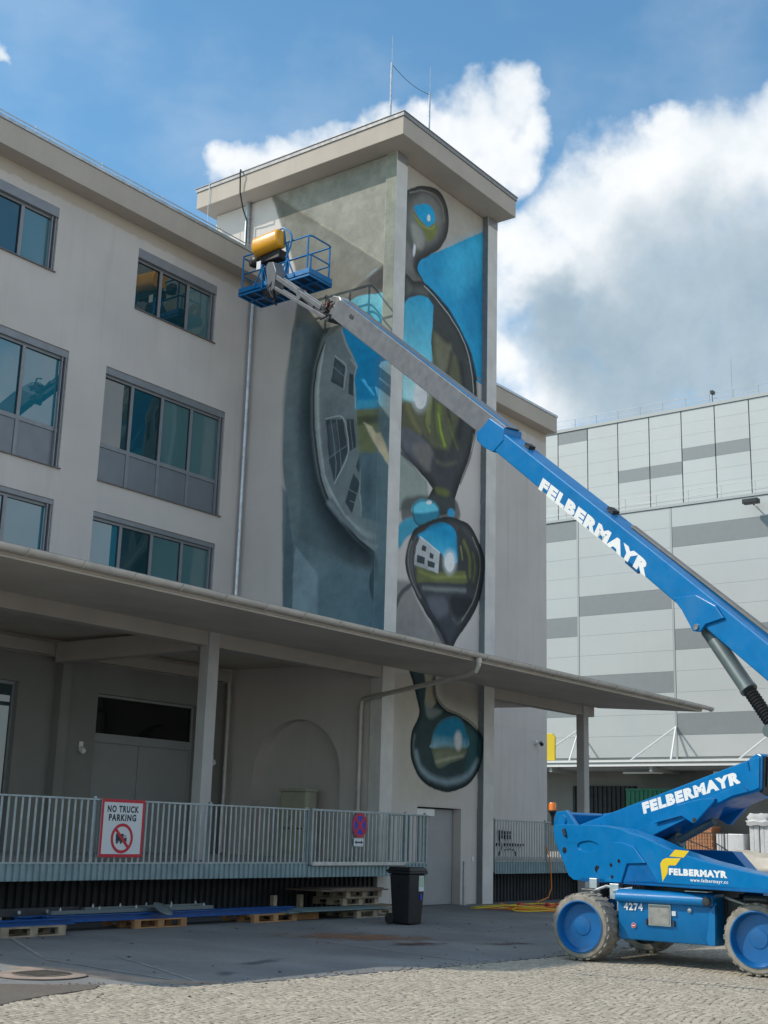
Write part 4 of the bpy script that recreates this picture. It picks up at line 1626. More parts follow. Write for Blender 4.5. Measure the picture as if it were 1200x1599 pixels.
q.build('lid', MT['black'], bn, smooth=0, bevel=0.02)
q = MB()
q.tube([(bx - 0.24, by + 0.31, 0.98), (bx + 0.24, by + 0.31, 0.98)], 0.018, 8)
for s in (-0.2, 0.2):
    q.bar((bx + s, by + 0.235, 0.96), (bx + s, by + 0.31, 0.98), 0.03, 0.03)
q.build('handle', MT['black'], bn)
for s in (-1, 1):
    q = MB()
    q.lathe([(0.06, 0.0), (0.10, 0.0), (0.10, 0.05), (0.06, 0.05)], (bx + s * 0.235 - 0.025, by + 0.20, 0.118), (1, 0, 0), 20)
    q.build('wheel', MT['rubber'], bn)
q = MB()
q.box(bx + 0.04, by - 0.264, 0.62, bx + 0.20, by - 0.253, 0.90)
q.xf(Matrix.Translation((0, -0.001, 0)))
st = q.build('sticker', MT['sign_white'], bn, smooth=0)
q = MB()
q.box(bx + 0.05, by - 0.268, 0.70, bx + 0.19, by - 0.2655, 0.885)
q.build('sticker_print', mat('pale_green_print', (0.40, 0.52, 0.40), 0.5), st, smooth=0)
q = MB()
q.box(bx + 0.09, by - 0.258, 0.47, bx + 0.15, by - 0.243, 0.57)
q.build('recycling_mark', MT['sign_blue'], bn, smooth=0)

# ------------------------------------------------------------------ pallets and stored material at the foot of the dock
def make_pallet(x, y, z, m, label, deck=True):
    """euro pallet, long side along X, near left corner at x, y"""
    t = thing('pallet', label, 'pallet', (x, y, z), 'wooden pallets along the foot of the dock')
    for j in range(3):
        q = MB()
        q.box(x, y + j * 0.36, z, x + 1.2, y + j * 0.36 + 0.08, z + 0.02)
        q.build('bottom_board', m, t, smooth=0)
        for i in range(3):
            q = MB()
            q.box(x + i * 0.53 , y + j * 0.36, z + 0.0205, x + i * 0.53 + 0.14, y + j * 0.36 + 0.08, z + 0.1)
            q.build('block', m, t, smooth=0)
    for i in range(3):
        q = MB()
        q.box(x + i * 0.53, y, z + 0.1005, x + i * 0.53 + 0.14, y + 0.8, z + 0.121)
        q.build('stringer', m, t, smooth=0)
    for j in range(5):
        q = MB()
        q.box(x, y + j * 0.165, z + 0.1215, x + 1.2, y + j * 0.165 + 0.135, z + 0.144)
        q.build('deck_board', m, t, smooth=0)
    return t


make_pallet(12.42, 16.20, YARD_Z, MT['wood'], 'grey weathered pallet at the far left end under the blue beams')
make_pallet(15.35, 16.55, YARD_Z, MT['wood_orange'], 'orange tinted pallet under the middle of the blue beams')
make_pallet(18.15, 16.45, YARD_Z, MT['wood_orange'], 'orange tinted pallet under the right end of the blue beams')
make_pallet(21.0, 16.30, YARD_Z, MT['wood'], 'pallet on the ground under the pale green boards left of the bin')
make_pallet(21.30, 16.9, 0.215, MT['wood'], 'lower pallet of the two stacked on the pale green boards')
make_pallet(21.34, 16.85, 0.362, MT['wood'], 'upper pallet of the two stacked below the brown formwork board')
make_pallet(22.55, 16.95, YARD_Z, MT['wood'], 'pallet half hidden behind the wheelie bin')
for i, (x0, x1, y, h, label) in enumerate(((11.6, 13.9, 16.32, 0.085, 'short blue steel beam at the far left on the weathered pallet'),
                                           (13.55, 19.45, 16.58, 0.105, 'front long blue steel beam lying across three pallets'),
                                           (13.2, 19.35, 16.80, 0.095, 'rear long blue steel beam lying behind the front one'))):
    q = MB()
    z = YARD_Z + 0.1445
    f = 0.012
    pr = [(0, 0), (0.18, 0), (0.18, f), (0.09 + f, f), (0.09 + f, h - f), (0.18, h - f), (0.18, h), (0, h), (0, h - f), (0.09 - f, h - f), (0.09 - f, f), (0, f)]
    q.prism(pr, (x0, y, z), (0, 1, 0), (0, 0, 1), (x1 - x0, 0, 0))
    tag(q.build('steel_beam', MT['beam_blue'], smooth=0), label, 'steel beam', 'steel beams stored on the pallets')
for (x0, x1, y, z, h, label) in ((13.7, 17.3, 16.66, 0.305, 0.06, 'dark grey steel frame bar lying in front on top of the blue beams'),
                                 (14.5, 17.25, 16.82, 0.300, 0.09, 'dark grey steel frame bar lying behind on top of the blue beams')):
    t = thing('frame_bar', label, 'steel bar', (x0, y, z), 'grey steel bars on the blue beams')
    q = MB()
    q.box(x0, y, z - 0.03, x1, y + 0.09, z - 0.03 + h)
    q.build('profile', MT['cyl'], t, smooth=0, bevel=0.004)
    for k in range(5):
        q = MB()
        xx = x0 + 0.2 + k * (x1 - x0 - 0.4) / 4
        q.lathe([(0.018, 0), (0.018, 0.03), (0.008, 0.03), (0.008, 0.05)], (xx, y + 0.045, z - 0.03 + h), (0, 0, 1), 8)
        q.build('bolt', MT['zinc'], t)
# dark beam lying further back on the left
q = MB()
q.box(12.7, 17.1, 0.24, 14.6, 17.2, 0.36)
t = tag(q.build('timber_prop', MT['dark_steel'], smooth=0), 'dark bar with pale bolts lying in the shade behind the blue beams', 'bar')
q = MB()
for x, h in ((12.95, 0.05), (13.4, 0.03), (13.95, 0.03)):
    q.lathe([(0.03, 0), (0.03, h)], (x, 17.099, 0.30), (0, -1, 0), 8)
q.build('bolt', MT['zinc'], t)
for x in (13.0, 14.3):
    MB().box(x, 17.1, YARD_Z, x + 0.1, 17.2, 0.239).build('block', MT['wood'], t, smooth=0)
q = MB()
q.lathe([(0.05, 0), (0.17, 0.005), (0.19, 0.03), (0.15, 0.05), (0.02, 0.055)], (15.9, 16.50, 0.30), (0.1, -0.5, 0.86), 16)
tag(q.build('round_lid', MT['cyl']), 'dark round lid leaning against the grey bars on the blue beams', 'lid')
for i, (x, y, label) in enumerate(((19.75, 17.4, 'pale upright wooden stub left of its twin in front of the dark base'), (20.55, 17.4, 'pale upright wooden stub right of its twin in front of the dark base'))):
    q = MB()
    q.box(x, y, YARD_Z, x + 0.10, y + 0.10, 0.42)
    tag(q.build('wooden_stub', MT['wood'], smooth=0, bevel=0.005), label, 'wooden post', 'wooden stubs under the dock')
for i, (x0, x1, y0, y1, z, a, label) in enumerate(((19.0, 21.9, 16.35, 17.2, 0.162, 0.03, 'lowest pale green board lying across the pallet left of the bin'),
                                                   (19.3, 22.1, 16.28, 17.1, 0.182, -0.02, 'upper pale green board lying under the stacked pallets'))):
    q = MB()
    q.box(x0, y0, z, x1, y1, z + 0.018)
    q.xf(Matrix.Translation((x0, y0, 0)) @ Matrix.Rotation(a, 4, 'Z') @ Matrix.Translation((-x0, -y0, 0)))
    tag(q.build('board', MT['sheet_green'], smooth=0), label, 'board', 'pale green boards')
q = MB()
q.box(20.4, 16.72, 0.508, 22.6, 17.68, 0.535)
tag(q.build('formwork_board', MT['board'], smooth=0), 'brown formwork board lying on top of the pallet stack', 'board')
q = MB()
q.box(20.75, 16.78, 0.537, 22.5, 17.6, 0.56)
tag(q.build('formwork_board', MT['board'], smooth=0), 'second brown formwork board, the topmost sheet of the pile', 'board')
q = MB()
q.box(19.4, 16.62, YARD_Z, 20.2, 16.74, 0.16)
tag(q.build('plank', MT['wood_orange'], smooth=0), 'short orange brown plank between the blue beams and the green boards', 'plank')

# ------------------------------------------------------------------ cable heap on the yard
ct = thing('cable_heap', 'heap of yellow and orange extension cables with red plugs left of the lift', 'cables', (27.3, 15.7, YARD_Z))
r_ = random.Random(5)
for k in range(9):
    ra, rb = r_.uniform(0.5, 1.35), r_.uniform(0.25, 0.6)
    c0 = (27.4 + r_.uniform(-0.5, 0.5), 15.75 + r_.uniform(-0.35, 0.35))
    an = r_.uniform(-0.9, -0.2)
    pts = []
    for i in range(26):
        a = 2 * math.pi * i / 26
        x, y = ra * math.cos(a) * (1 + 0.08 * math.sin(3 * a + k)), rb * math.sin(a)
        pts.append((c0[0] + x * math.cos(an) - y * math.sin(an), c0[1] + x * math.sin(an) + y * math.cos(an), YARD_Z + 0.016 + 0.018 * k * (0.5 + 0.5 * math.sin(2 * a + k)) ))
    q = MB()
    q.tube(pts, 0.014, 6, closed=True)
    q.build('cable_loop', MT['cable_orange'] if k % 3 else MT['sign_yellow'], ct)
for x, y, an in ((26.9, 16.1, 0.3), (27.55, 15.7, 1.0), (27.75, 15.55, 2.1), (28.05, 15.3, 0.5)):
    q = MB()
    d_ = Vector((math.cos(an), math.sin(an), 0.1))
    q.lathe([(0.02, -0.1), (0.05, -0.06), (0.055, 0.03), (0.07, 0.04), (0.07, 0.08)], (x, y, YARD_Z + 0.10), d_, 12)
    q.build('plug', MT['cable_red'], ct)
q = MB()
q.tube([(28.2, 15.9, YARD_Z + 0.03), (29.0, 16.7, YARD_Z + 0.03), (29.9, 17.4, 0.05), (31.3, 17.85, 0.12), (31.62, 17.93, 0.35), (31.60, 17.93, 0.8), (31.55, 17.95, 1.2), (31.52, 18.05, 1.45)], 0.017, 6)
q.build('lead', MT['cable_orange'], ct)

# ------------------------------------------------------------------ boom lift
LO = Vector((17.8, 7.8, 0.0))
PH = math.radians(19.3)
Hd = Vector((math.sin(PH), math.cos(PH), 0))          # towards the boom head
Nr = Vector((-math.cos(PH), math.sin(PH), 0))         # towards the near side
Zv = Vector((0, 0, 1))


LC = LO + Hd * 0.155 - Nr * 0.15                        # origin of the near side cover


def sp(s, z, off=0.0, o=None):
    return (o or LO) + Hd * s + Nr * off + Zv * z


lift = thing('boom_lift', 'blue articulated boom lift on four wheels with its work platform raised beside the mural', 'boom lift', (17.8, 7.8, YARD_Z))


def slab(poly, off0, off1, o=None):
    """side profile (s, z) extruded across the machine"""
    q = MB()
    q.prism(poly, tuple((o or LO) + Nr * off0), tuple(Hd), (0, 0, 1), tuple(Nr * (off1 - off0)))
    return q


def spline(pts, n=6, closed=False):
    out = []
    k = len(pts)
    rng_ = range(k) if closed else range(k - 1)
    for i in rng_:
        p0 = pts[(i - 1) % k] if closed or i > 0 else pts[i]
        p1, p2 = pts[i], pts[(i + 1) % k]
        p3 = pts[(i + 2) % k] if closed or i + 2 < k else p2
        for j in range(n):
            t = j / n
            out.append(tuple(0.5 * ((2 * p1[a]) + (-p0[a] + p2[a]) * t + (2 * p0[a] - 5 * p1[a] + 4 * p2[a] - p3[a]) * t * t + (-p0[a] + 3 * p1[a] - 3 * p2[a] + p3[a]) * t ** 3) for a in range(len(p1))))
    if not closed:
        out.append(tuple(pts[-1]))
    return out


# wheels
def wheel(x, y, side, steer=0.0):
    """side -1: outer face looks to -X"""
    R0, W = 0.455, 0.36
    zc = R0 + 0.024
    ax = Vector((side, 0, 0))
    o = Vector((x, y, zc))                            # middle of the outer face
    q = MB()
    q.lathe([(0.33, 0.0), (0.345, 0.012), (0.41, 0.004), (0.438, -0.03), (0.445, -0.07), (0.445, -W + 0.07), (0.438, -W + 0.03), (0.41, -W), (0.33, -W)], o, ax, 48, caps=False)
    n = 24
    for k in range(n):
        for half, ph_ in ((0, 0.0), (1, 0.5)):
            a = 2 * math.pi * (k + ph_) / n
            rad = Vector((0, math.cos(a), math.sin(a)))
            tan = Vector((0, -math.sin(a), math.cos(a)))
            w0, w1 = ((-0.012, -W * 0.56) if half == 0 else (-W * 0.44, -W + 0.012))
            c0 = o + ax * w0 + rad * 0.414
            c1 = o + ax * w1 + rad * 0.428 + tan * (0.035 if half == 0 else -0.035)
            q.bar(c0, c1, 0.058, 0.062, up=rad)
    w = q.build('wheel', MT['tyre'], lift, smooth=35)
    q = MB()
    q.lathe([(0.345, 0.0), (0.352, 0.022), (0.335, 0.026), (0.322, 0.004), (0.312, -0.05), (0.30, -0.085), (0.20, -0.09), (0.125, -0.088), (0.115, -0.078), (0.06, -0.074), (0.0001, -0.073)], o, ax, 44, caps=False)
    q.build('rim', MT['blue_rim'], w, smooth=40)
    return w


WX0, WX1 = 16.60, 19.02
wheel(WX0, 8.965, -1)
wheel(WX0, 6.44, -1)
wheel(WX1, 8.98, 1)
wheel(WX1, 6.46, 1)
for y in (8.97, 6.45):
    q = MB()
    q.box(16.97, y - 0.09, 0.36, 18.65, y + 0.09, 0.60)
    q.lathe([(0.16, 0), (0.2, 0.05), (0.2, 0.14)], (16.83, y, 0.479), (1, 0, 0), 18)
    q.lathe([(0.16, 0), (0.2, 0.05), (0.2, 0.14)], (18.79, y, 0.479), (-1, 0, 0), 18)
    q.build('axle', MT['dark_steel'], lift, bevel=0.01)
# chassis beam with fork arms
q = MB()
q.box(17.25, 6.3, 0.50, 18.4, 9.1, 0.86)
q.build('chassis_frame', MT['blue_rim'], lift, smooth=0, bevel=0.02)
for y, d in ((9.0, 1), (6.42, -1)):
    q = MB()
    q.box(16.98, y - 0.16, 0.30, 17.25, y + 0.16, 0.98)
    q.build('wheel_fork', MT['dark_steel'], lift, smooth=0, bevel=0.02)
q = MB()
for b_ in ((16.99, 8.56, 0.85, 17.09, 8.70, 1.06), (16.99, 8.90, 0.98, 17.07, 9.02, 1.12), (16.90, 8.44, 0.70, 16.985, 8.545, 0.985)):
    MB().box(*b_).build('hose_bracket', MT['zinc'], lift, smooth=0, bevel=0.006)
for pts_ in ([(17.0, 9.0, 0.93), (17.0, 8.75, 1.02), (17.05, 8.5, 0.98)], [(16.95, 8.62, 0.96), (17.0, 8.35, 1.01)], [(16.95, 6.98, 0.96), (16.93, 6.75, 0.90), (16.98, 6.5, 0.82)]):
    MB().tube(pts_, 0.022, 7).build('hydraulic_hose', MT['zinc'], lift)
q = MB()
for z in (0.5, 0.62):
    q.tube([(17.05, 6.9, z), (17.02, 6.8, z + 0.05), (17.05, 6.72, z)], 0.02, 6)
q.box(17.0, 6.72, 0.45, 17.2, 6.98, 0.95)
q.build('valve_block', MT['black'], lift, bevel=0.01)
q = MB()
q.box(16.72, 6.18, 0.93, 16.95, 6.42, 1.0)
q.tube([(16.70, 6.62, 0.965), (16.70, 6.30, 0.965)], 0.05, 10)
q.build('steering_cylinder', MT['dark_steel'], lift, bevel=0.01)
# side box with the machine number: rounded top, flared lower edge
def side_box(xo, sgn, name):
    pr = [(-0.01, 0.988), (0.05, 1.0), (0.33, 1.0), (0.33, 0.34), (0.06, 0.34), (0.045, 0.36), (0.02, 0.83), (-0.05, 0.845), (-0.07, 0.87), (-0.075, 0.90), (-0.068, 0.935), (-0.045, 0.967)]
    q = MB()
    q.prism([(xo + sgn * x, z) for x, z in pr], (0, 7.06, 0), (1, 0, 0), (0, 0, 1), (0, 1.42, 0))
    # the flare at the right hand end
    return q.build(name, MT['blue'], lift, smooth=35, bevel=0.012)


tray = side_box(16.78, 1, 'side_box')
side_box(18.86, -1, 'side_box')
q = MB()
q.prism([(7.055, 0.90), (7.055, 0.345), (7.14, 0.345), (7.18, 0.42), (7.15, 0.58), (7.12, 0.80), (7.03, 0.88)], (16.745, 0, 0), (0, 1, 0), (0, 0, 1), (0.05, 0, 0))
q.build('corner_flare', MT['blue'], tray, smooth=0, bevel=0.008)
q = MB()
q.box(16.784, 7.69, 0.545, 16.815, 8.02, 0.83)
hp = q.build('hatch_frame', MT['steel'], tray, smooth=0, bevel=0.005)
q = MB()
q.box(16.778, 7.71, 0.565, 16.7835, 8.00, 0.81)
q.build('hatch_window', mat('milky_hatch', (0.30, 0.29, 0.27), 0.4, var=0.25, vscale=8), hp, smooth=0)
for y in (7.655, 8.05):
    q = MB()
    q.box(16.785, y - 0.012, 0.55, 16.81, y + 0.012, 0.63)
    q.build('hatch_hinge', MT['dark_steel'], hp, smooth=0)
q = MB()
q.box(16.785, 7.62, 0.69, 16.806, 7.675, 0.75)
q.build('info_sticker', MT['sign_white'], tray, smooth=0)
q = MB()
q.lathe([(0.028, 0), (0.03, 0.012), (0.012, 0.02)], (16.792, 7.42, 0.775), (-1, 0, 0), 14)
q.build('lock', MT['zinc'], tray)
q = MB()
q.lathe([(0.062, 0), (0.062, 0.03), (0.045, 0.05), (0.0001, 0.055)], (16.705, 7.13, 0.90), (-1, 0, 0), 18)
q.build('side_lamp', MT['dark_steel'], tray)
q = MB()
q.box(16.83, 7.18, 1.012, 17.0, 7.5, 1.022)
q.build('tread_plate', MT['zinc'], tray, smooth=0)
q = MB()
q.lathe([(0.036, 0), (0.036, 0.004)], (16.803, 8.245, 0.53), (-1, 0, 0), 20)
w_ = q.build('round_badge', MT['sign_white'], tray)
q = MB()
q.lathe([(0.032, 0), (0.032, 0.002)], (16.7985, 8.245, 0.53), (-1, 0, 0), 20)
q.lathe([(0.012, 0), (0.012, 0.001)], (16.796, 8.245, 0.53), (-1, 0, 0), 12)
q.build('badge_print', MT['red'], w_)
q = MB()
q.box(16.793, 8.225, 0.522, 16.7945, 8.265, 0.538)
q.build('badge_bar', MT['sign_white'], w_, smooth=0)
text_mesh('4274', None, (16.792, 8.385, 0.725), (0, -1, 0), (-0.05, 0, 1), w=0.285, h=0.10, bold=0.035, spacing=1.15).build('lettering', MT['letter'], tray, smooth=0)
# plates that seal the open tray ends
q = MB()
q.box(17.12, 6.9, 0.40, 17.24, 8.5, 0.95)
q.build('tank', MT['dark_steel'], lift, smooth=0, bevel=0.02)

# turntable
q = MB()
q.lathe([(0.62, 0.86), (0.62, 0.98), (0.70, 0.98), (0.70, 1.04)], tuple(LO), (0, 0, 1), 40)
q.build('slew_ring', MT['dark_steel'], lift)
q = slab([(1.30, 1.06), (-3.6, 1.06), (-3.6, 1.12), (1.30, 1.12)], -0.95, 0.95)
q.build('turntable_floor', MT['blue_rim'], lift, smooth=0, bevel=0.01)
cover = [(1.30, 1.07), (1.41, 1.13), (1.71, 1.62), (1.745, 1.80), (1.73, 1.85), (1.58, 1.865), (0.95, 1.86), (0.60, 1.845), (0.30, 1.81), (0.10, 1.755), (-0.15, 1.70),
         (-0.66, 1.545), (-1.20, 1.425), (-1.90, 1.315), (-2.9, 1.20), (-3.5, 1.16), (-3.55, 1.10), (-2.4, 1.10), (-0.55, 1.08), (0.5, 1.06)]
ov = [(0.98 + 0.235 * math.cos(a), 1.555 + 0.078 * math.sin(a)) for a in [2 * math.pi * i / 28 for i in range(28)]]
q = MB()
q.prism(cover, tuple(LC + Nr * 1.10), tuple(Hd), (0, 0, 1), tuple(Nr * -0.045), [ov])
sc_ = q.build('side_cover', MT['blue'], lift, smooth=0, bevel=0.016, seg=3)
q = slab([(0.98 + (x - 0.98) * 1.0, z) for x, z in ov], 1.075, 1.05, LC)
q.build('recess', MT['blue'], sc_, smooth=30)
q = slab(cover, 0.75, 1.052, LC)
q.build('cover_body', MT['blue'], sc_, smooth=0, bevel=0.02)
q = slab([(p_[0] + 0.1, min(p_[1], 1.55) if p_[0] > 0 else max(1.07, p_[1] - 0.16)) for p_ in cover[:11]] + [(-0.6, 1.05), (1.2, 1.05)], -0.98, -0.78)
q.build('side_cover', MT['blue'], lift, smooth=0, bevel=0.02)
# raised counterweight boss with bolts, and the dark notch below it
boss = [(0.77, 1.21), (0.60, 1.40), (0.42, 1.625), (0.24, 1.625), (0.02, 1.575), (-0.20, 1.36), (0.16, 1.34), (0.28, 1.08), (0.60, 1.07)]
q = MB()
q.prism(boss, tuple(LC + Nr * 1.135), tuple(Hd), (0, 0, 1), tuple(Nr * -0.034))
bs = q.build('boss_plate', MT['blue'], sc_, smooth=0, bevel=0.012, seg=3)
notch = [(0.15, 1.33), (-0.19, 1.355), (-0.40, 1.12), (0.27, 1.09)]
q = MB()
q.prism(notch, tuple(LC + Nr * 1.104), tuple(Hd), (0, 0, 1), tuple(Nr * -0.003))
q.build('recess_plate', MT['blue_rim'], sc_, smooth=0)
q = MB()
for s, z, r, off in ((0.31, 1.37, 0.026, 1.136), (0.47, 1.31, 0.026, 1.136), (0.45, 1.15, 0.024, 1.136)):
    q.lathe([(r, 0), (r, 0.004), (r * 0.7, 0.004), (r * 0.7, 0.001)], tuple(sp(s, z, off, LC)), tuple(Nr), 16)
q.build('bolt_hole', MT['black'], bs)
q = MB()
for s, z, r in ((1.49, 1.49, 0.045), (0.79, 1.245, 0.05)):
    q.lathe([(r, 0), (r, 0.003), (r * 0.8, 0.004)], tuple(sp(s, z, 1.101, LC)), tuple(Nr), 20)
q.build('hole', MT['black'], sc_)
q = MB()
q.bar(tuple(sp(1.49, 1.80, 1.12, LC)), tuple(sp(1.45, 1.69, 1.12, LC)), 0.05, 0.03, up=tuple(Nr))
q.build('cover_latch', MT['dark_steel'], sc_, smooth=0, bevel=0.008)
# tail plate, lifting eye and beacon
q = slab([(1.38, 1.08), (1.71, 1.62), (1.745, 1.80), (1.73, 1.85), (1.2, 1.86), (1.1, 1.08)], -0.78, 0.75, LC)
q.build('counterweight', MT['blue'], lift, smooth=0, bevel=0.03, seg=3)
q = MB()
q.lathe([(0.045, -0.02), (0.08, -0.02), (0.08, 0.02), (0.045, 0.02)], tuple(sp(1.64, 1.92, 1.0, LC)), tuple(Nr), 20)
q.build('lifting_eye', MT['blue'], lift)
bc = q = MB()
q.lathe([(0.02, -0.10), (0.02, 0.02), (0.05, 0.09), (0.062, 0.10), (0.062, 0.12)], tuple(sp(1.87, 1.95, 1.0, LC)), (0, 0, 1), 16)
bc = q.build('beacon', MT['black'], lift)
q = MB()
q.lathe([(0.058, 0.121), (0.058, 0.21), (0.045, 0.235), (0.0001, 0.24)], tuple(sp(1.87, 1.95, 1.0, LC)), (0, 0, 1), 18)
q.build('beacon_lens', MT['orange'], bc)
# boom rest / riser pivot ears behind the cover
for off in (0.46, -0.52):
    q = slab([(2.34, 1.5), (2.42, 1.90), (2.36, 2.06), (2.10, 2.085), (1.82, 1.80), (1.7, 1.4)], off - 0.03, off + 0.03)
    q.build('pivot_ear', MT['blue'], lift, smooth=0, bevel=0.015)
q = slab([(2.38, 1.6), (2.425, 1.90), (2.365, 2.065), (2.32, 2.03), (2.37, 1.85), (2.33, 1.6)], -0.48, 0.42)
q.build('pivot_plate', MT['blue'], lift, smooth=0, bevel=0.01)

# lower riser arm
low = [(1.95, 1.40), (2.2, 1.75), (2.08, 1.85), (-1.36, 2.755), (-1.40, 2.79), (-1.52, 2.84), (-1.60, 2.80), (-1.56, 2.36), (-1.48, 2.33), (-1.10, 2.26), (-0.85, 2.18), (-0.20, 1.98), (0.72, 1.60)]
q = slab(low, -0.30, 0.33)
la = q.build('lower_boom', MT['blue'], lift, smooth=0, bevel=0.02, seg=3)
stp = [(1.6, 1.75), (-1.02, 2.47), (-1.22, 2.74), (-1.36, 2.745), (-1.52, 2.80), (-1.52, 2.40), (-1.45, 2.36), (-1.08, 2.29), (0.6, 1.66)]
q = slab([(1.0, 1.74), (-1.21, 2.43), (-1.37, 2.72), (-1.42, 2.755), (-1.57, 2.79), (-1.54, 2.38), (-1.45, 2.35), (-1.08, 2.28), (0.6, 1.67)], 0.331, 0.352)
q.build('side_plate', MT['blue'], la, smooth=0, bevel=0.008)
q = slab([(0.35, 1.90), (-0.10, 2.16), (-0.55, 2.245), (-0.81, 2.25), (-0.79, 2.20), (-0.50, 1.97), (-0.43, 1.91), (-0.38, 1.915), (-0.18, 2.01)], 0.353, 0.40)
lg = q.build('cylinder_lug', MT['blue'], la, smooth=0, bevel=0.012)
q = slab([(0.35, 1.90), (-0.10, 2.16), (-0.55, 2.245), (-0.81, 2.25), (-0.79, 2.20), (-0.50, 1.97), (-0.43, 1.91), (-0.38, 1.915), (-0.18, 2.01)], -0.38, -0.31)
q.build('cylinder_lug', MT['blue'], la, smooth=0, bevel=0.01)
q = MB()
q.lathe([(0.035, 0), (0.035, 0.006), (0.02, 0.006)], tuple(sp(-0.43, 1.955, 0.401)), tuple(Nr), 16)
q.build('lug_pin', MT['dark_steel'], lg)
q = MB()
for s, z in ((-1.40, 2.72), (-1.47, 2.70), (-1.43, 2.44), (-1.38, 2.42)):
    q.box(0, 0, 0, 0.001, 0.001, 0.001)
q = MB()
q.bar(tuple(sp(-1.37, 2.74, 0.36)), tuple(sp(-1.395, 2.62, 0.36)), 0.02, 0.012, up=tuple(Nr))
q.bar(tuple(sp(-1.30, 2.40, 0.36)), tuple(sp(-1.36, 2.36, 0.36)), 0.015, 0.012, up=tuple(Nr))
q.build('weld_mark', MT['blue_rim'], la, smooth=0)
bd = Vector((-1.89, 0.43, 0)).normalized()                # (s, z) direction of the arm
tx = Hd * bd.x + Zv * bd.y
ty = Hd * (bd.y) + Zv * (-bd.x)
if ty.z < 0:
    ty = -ty
text_mesh('FELBERMAYR', None, tuple(sp(0.615, 2.035, 0.3305)), tuple(tx), tuple(ty), w=1.89, h=0.165, bold=0.07, spacing=1.18).build('lettering', MT['letter'], la, smooth=0)
# cylinder under the lower riser
q = MB()
a, b = sp(-0.43, 1.955, 0.0), sp(1.1, 1.32, 0.0)
m_ = a.lerp(b, 0.42)
q.tube([tuple(a), tuple(m_)], 0.055, 14)
q.tube([tuple(m_), tuple(b)], 0.105, 18)
q.build('riser_cylinder', MT['cyl'], lift)
# knee: dark link, then the upper link that carries the main boom
q = slab([(-1.50, 2.34), (-1.605, 2.80), (-1.75, 2.92), (-2.1, 2.9), (-2.15, 2.35), (-1.95, 2.25)], -0.26, 0.26)
q.build('knee_block', MT['cyl'], lift, smooth=0, bevel=0.02)
q = slab([(-1.62, 2.27), (-1.50, 2.335), (-1.585, 2.79), (-1.64, 2.79), (-1.60, 2.4), (-2.1, 2.22)], 0.262, 0.30)
q.build('knee_plate', MT['black'], lift, smooth=0)
q = slab([(-1.58, 2.30), (-2.2, 2.2), (-2.2, 2.14), (-1.62, 2.25)], -0.3, 0.3)
q.build('knee_plate', MT['blue'], lift, smooth=0, bevel=0.01)
for off in (0.36, -0.36):
    q = slab([(-2.05, 2.4), (-1.95, 2.8), (-1.9, 3.0), (-1.95, 3.12), (-2.2, 3.15), (-3.2, 3.25), (-3.45, 3.0), (-3.2, 2.75), (-2.3, 2.3)], off - 0.03, off + 0.03)
    q.build('upper_link', MT['blue'], lift, smooth=0, bevel=0.012)

# main boom: line through the silhouettes
def boomline(s, side):
    """top and bottom z of the blue section at s"""
    return (8.72 - (4.09 - s) * 0.762) if side > 0 else (8.72 - (4.62 - s) * 0.785)


b_top = [(4.05, 8.74), (0.37, 5.92), (-1.68, 4.32), (-3.05, 3.27)]
b_bot = [(-3.1, 2.62), (-1.65, 3.79), (0.71, 5.66), (4.61, 8.69)]
q = slab(b_top + [(-3.35, 3.1), (-3.4, 2.8)] + b_bot[0:] , -0.20, 0.20)
mbm = q.build('main_boom', MT['blue'], lift, smooth=0, bevel=0.025, seg=3)
dv = Vector((-(4.05 - 0.37), -(8.74 - 5.92), 0)).normalized()   # running down the boom
BX = Hd * dv.x + Zv * dv.y
BY = Hd * (-dv.y) * -1 + Zv * dv.x * -1
BY = (Hd * dv.y + Zv * -dv.x)
if BY.z < 0:
    BY = -BY
BN = Vector((dv.y, -dv.x, 0))
if BN.y < 0:
    BN = -BN                                                     # (s, z) normal, upwards
text_mesh('FELBERMAYR', None, tuple(sp(3.105, 7.50, 0.2025)), tuple(BX), tuple(BY), w=3.16, h=0.215, bold=0.07, spacing=1.18).build('lettering', MT['letter'], mbm, smooth=0)
# collar at the end of the blue section
c0 = Vector((4.62, 8.70, 0))
top0 = Vector((4.05, 8.74, 0))
q = slab([(4.03, 8.83), (4.46, 9.14), (4.66, 9.02), (4.86, 8.95), (4.84, 8.80), (4.66, 8.63), (4.35, 8.45), (4.05, 8.60)], -0.215, 0.215)
q.build('collar', MT['blue'], mbm, smooth=0, bevel=0.02)
# bracket for the lift cylinder
q = slab([(0.02, 5.17), (-0.16, 4.96), (-0.36, 4.63), (-0.50, 4.60), (-0.60, 4.70), (-0.95, 4.75), (-0.80, 4.95), (-0.45, 5.15)], 0.202, 0.245)
br = q.build('cylinder_bracket', MT['blue'], mbm, smooth=0, bevel=0.012)
q = slab([(0.02, 5.17), (-0.16, 4.96), (-0.36, 4.63), (-0.50, 4.60), (-0.60, 4.70), (-0.95, 4.75), (-0.80, 4.95), (-0.45, 5.15)], -0.245, -0.202)
q.build('cylinder_bracket', MT['blue'], mbm, smooth=0, bevel=0.012)
q = MB()
q.lathe([(0.045, -0.27), (0.045, 0.27)], tuple(sp(-0.44, 4.68, 0.0)), tuple(Nr), 14)
q.build('bracket_pin', MT['steel'], br)
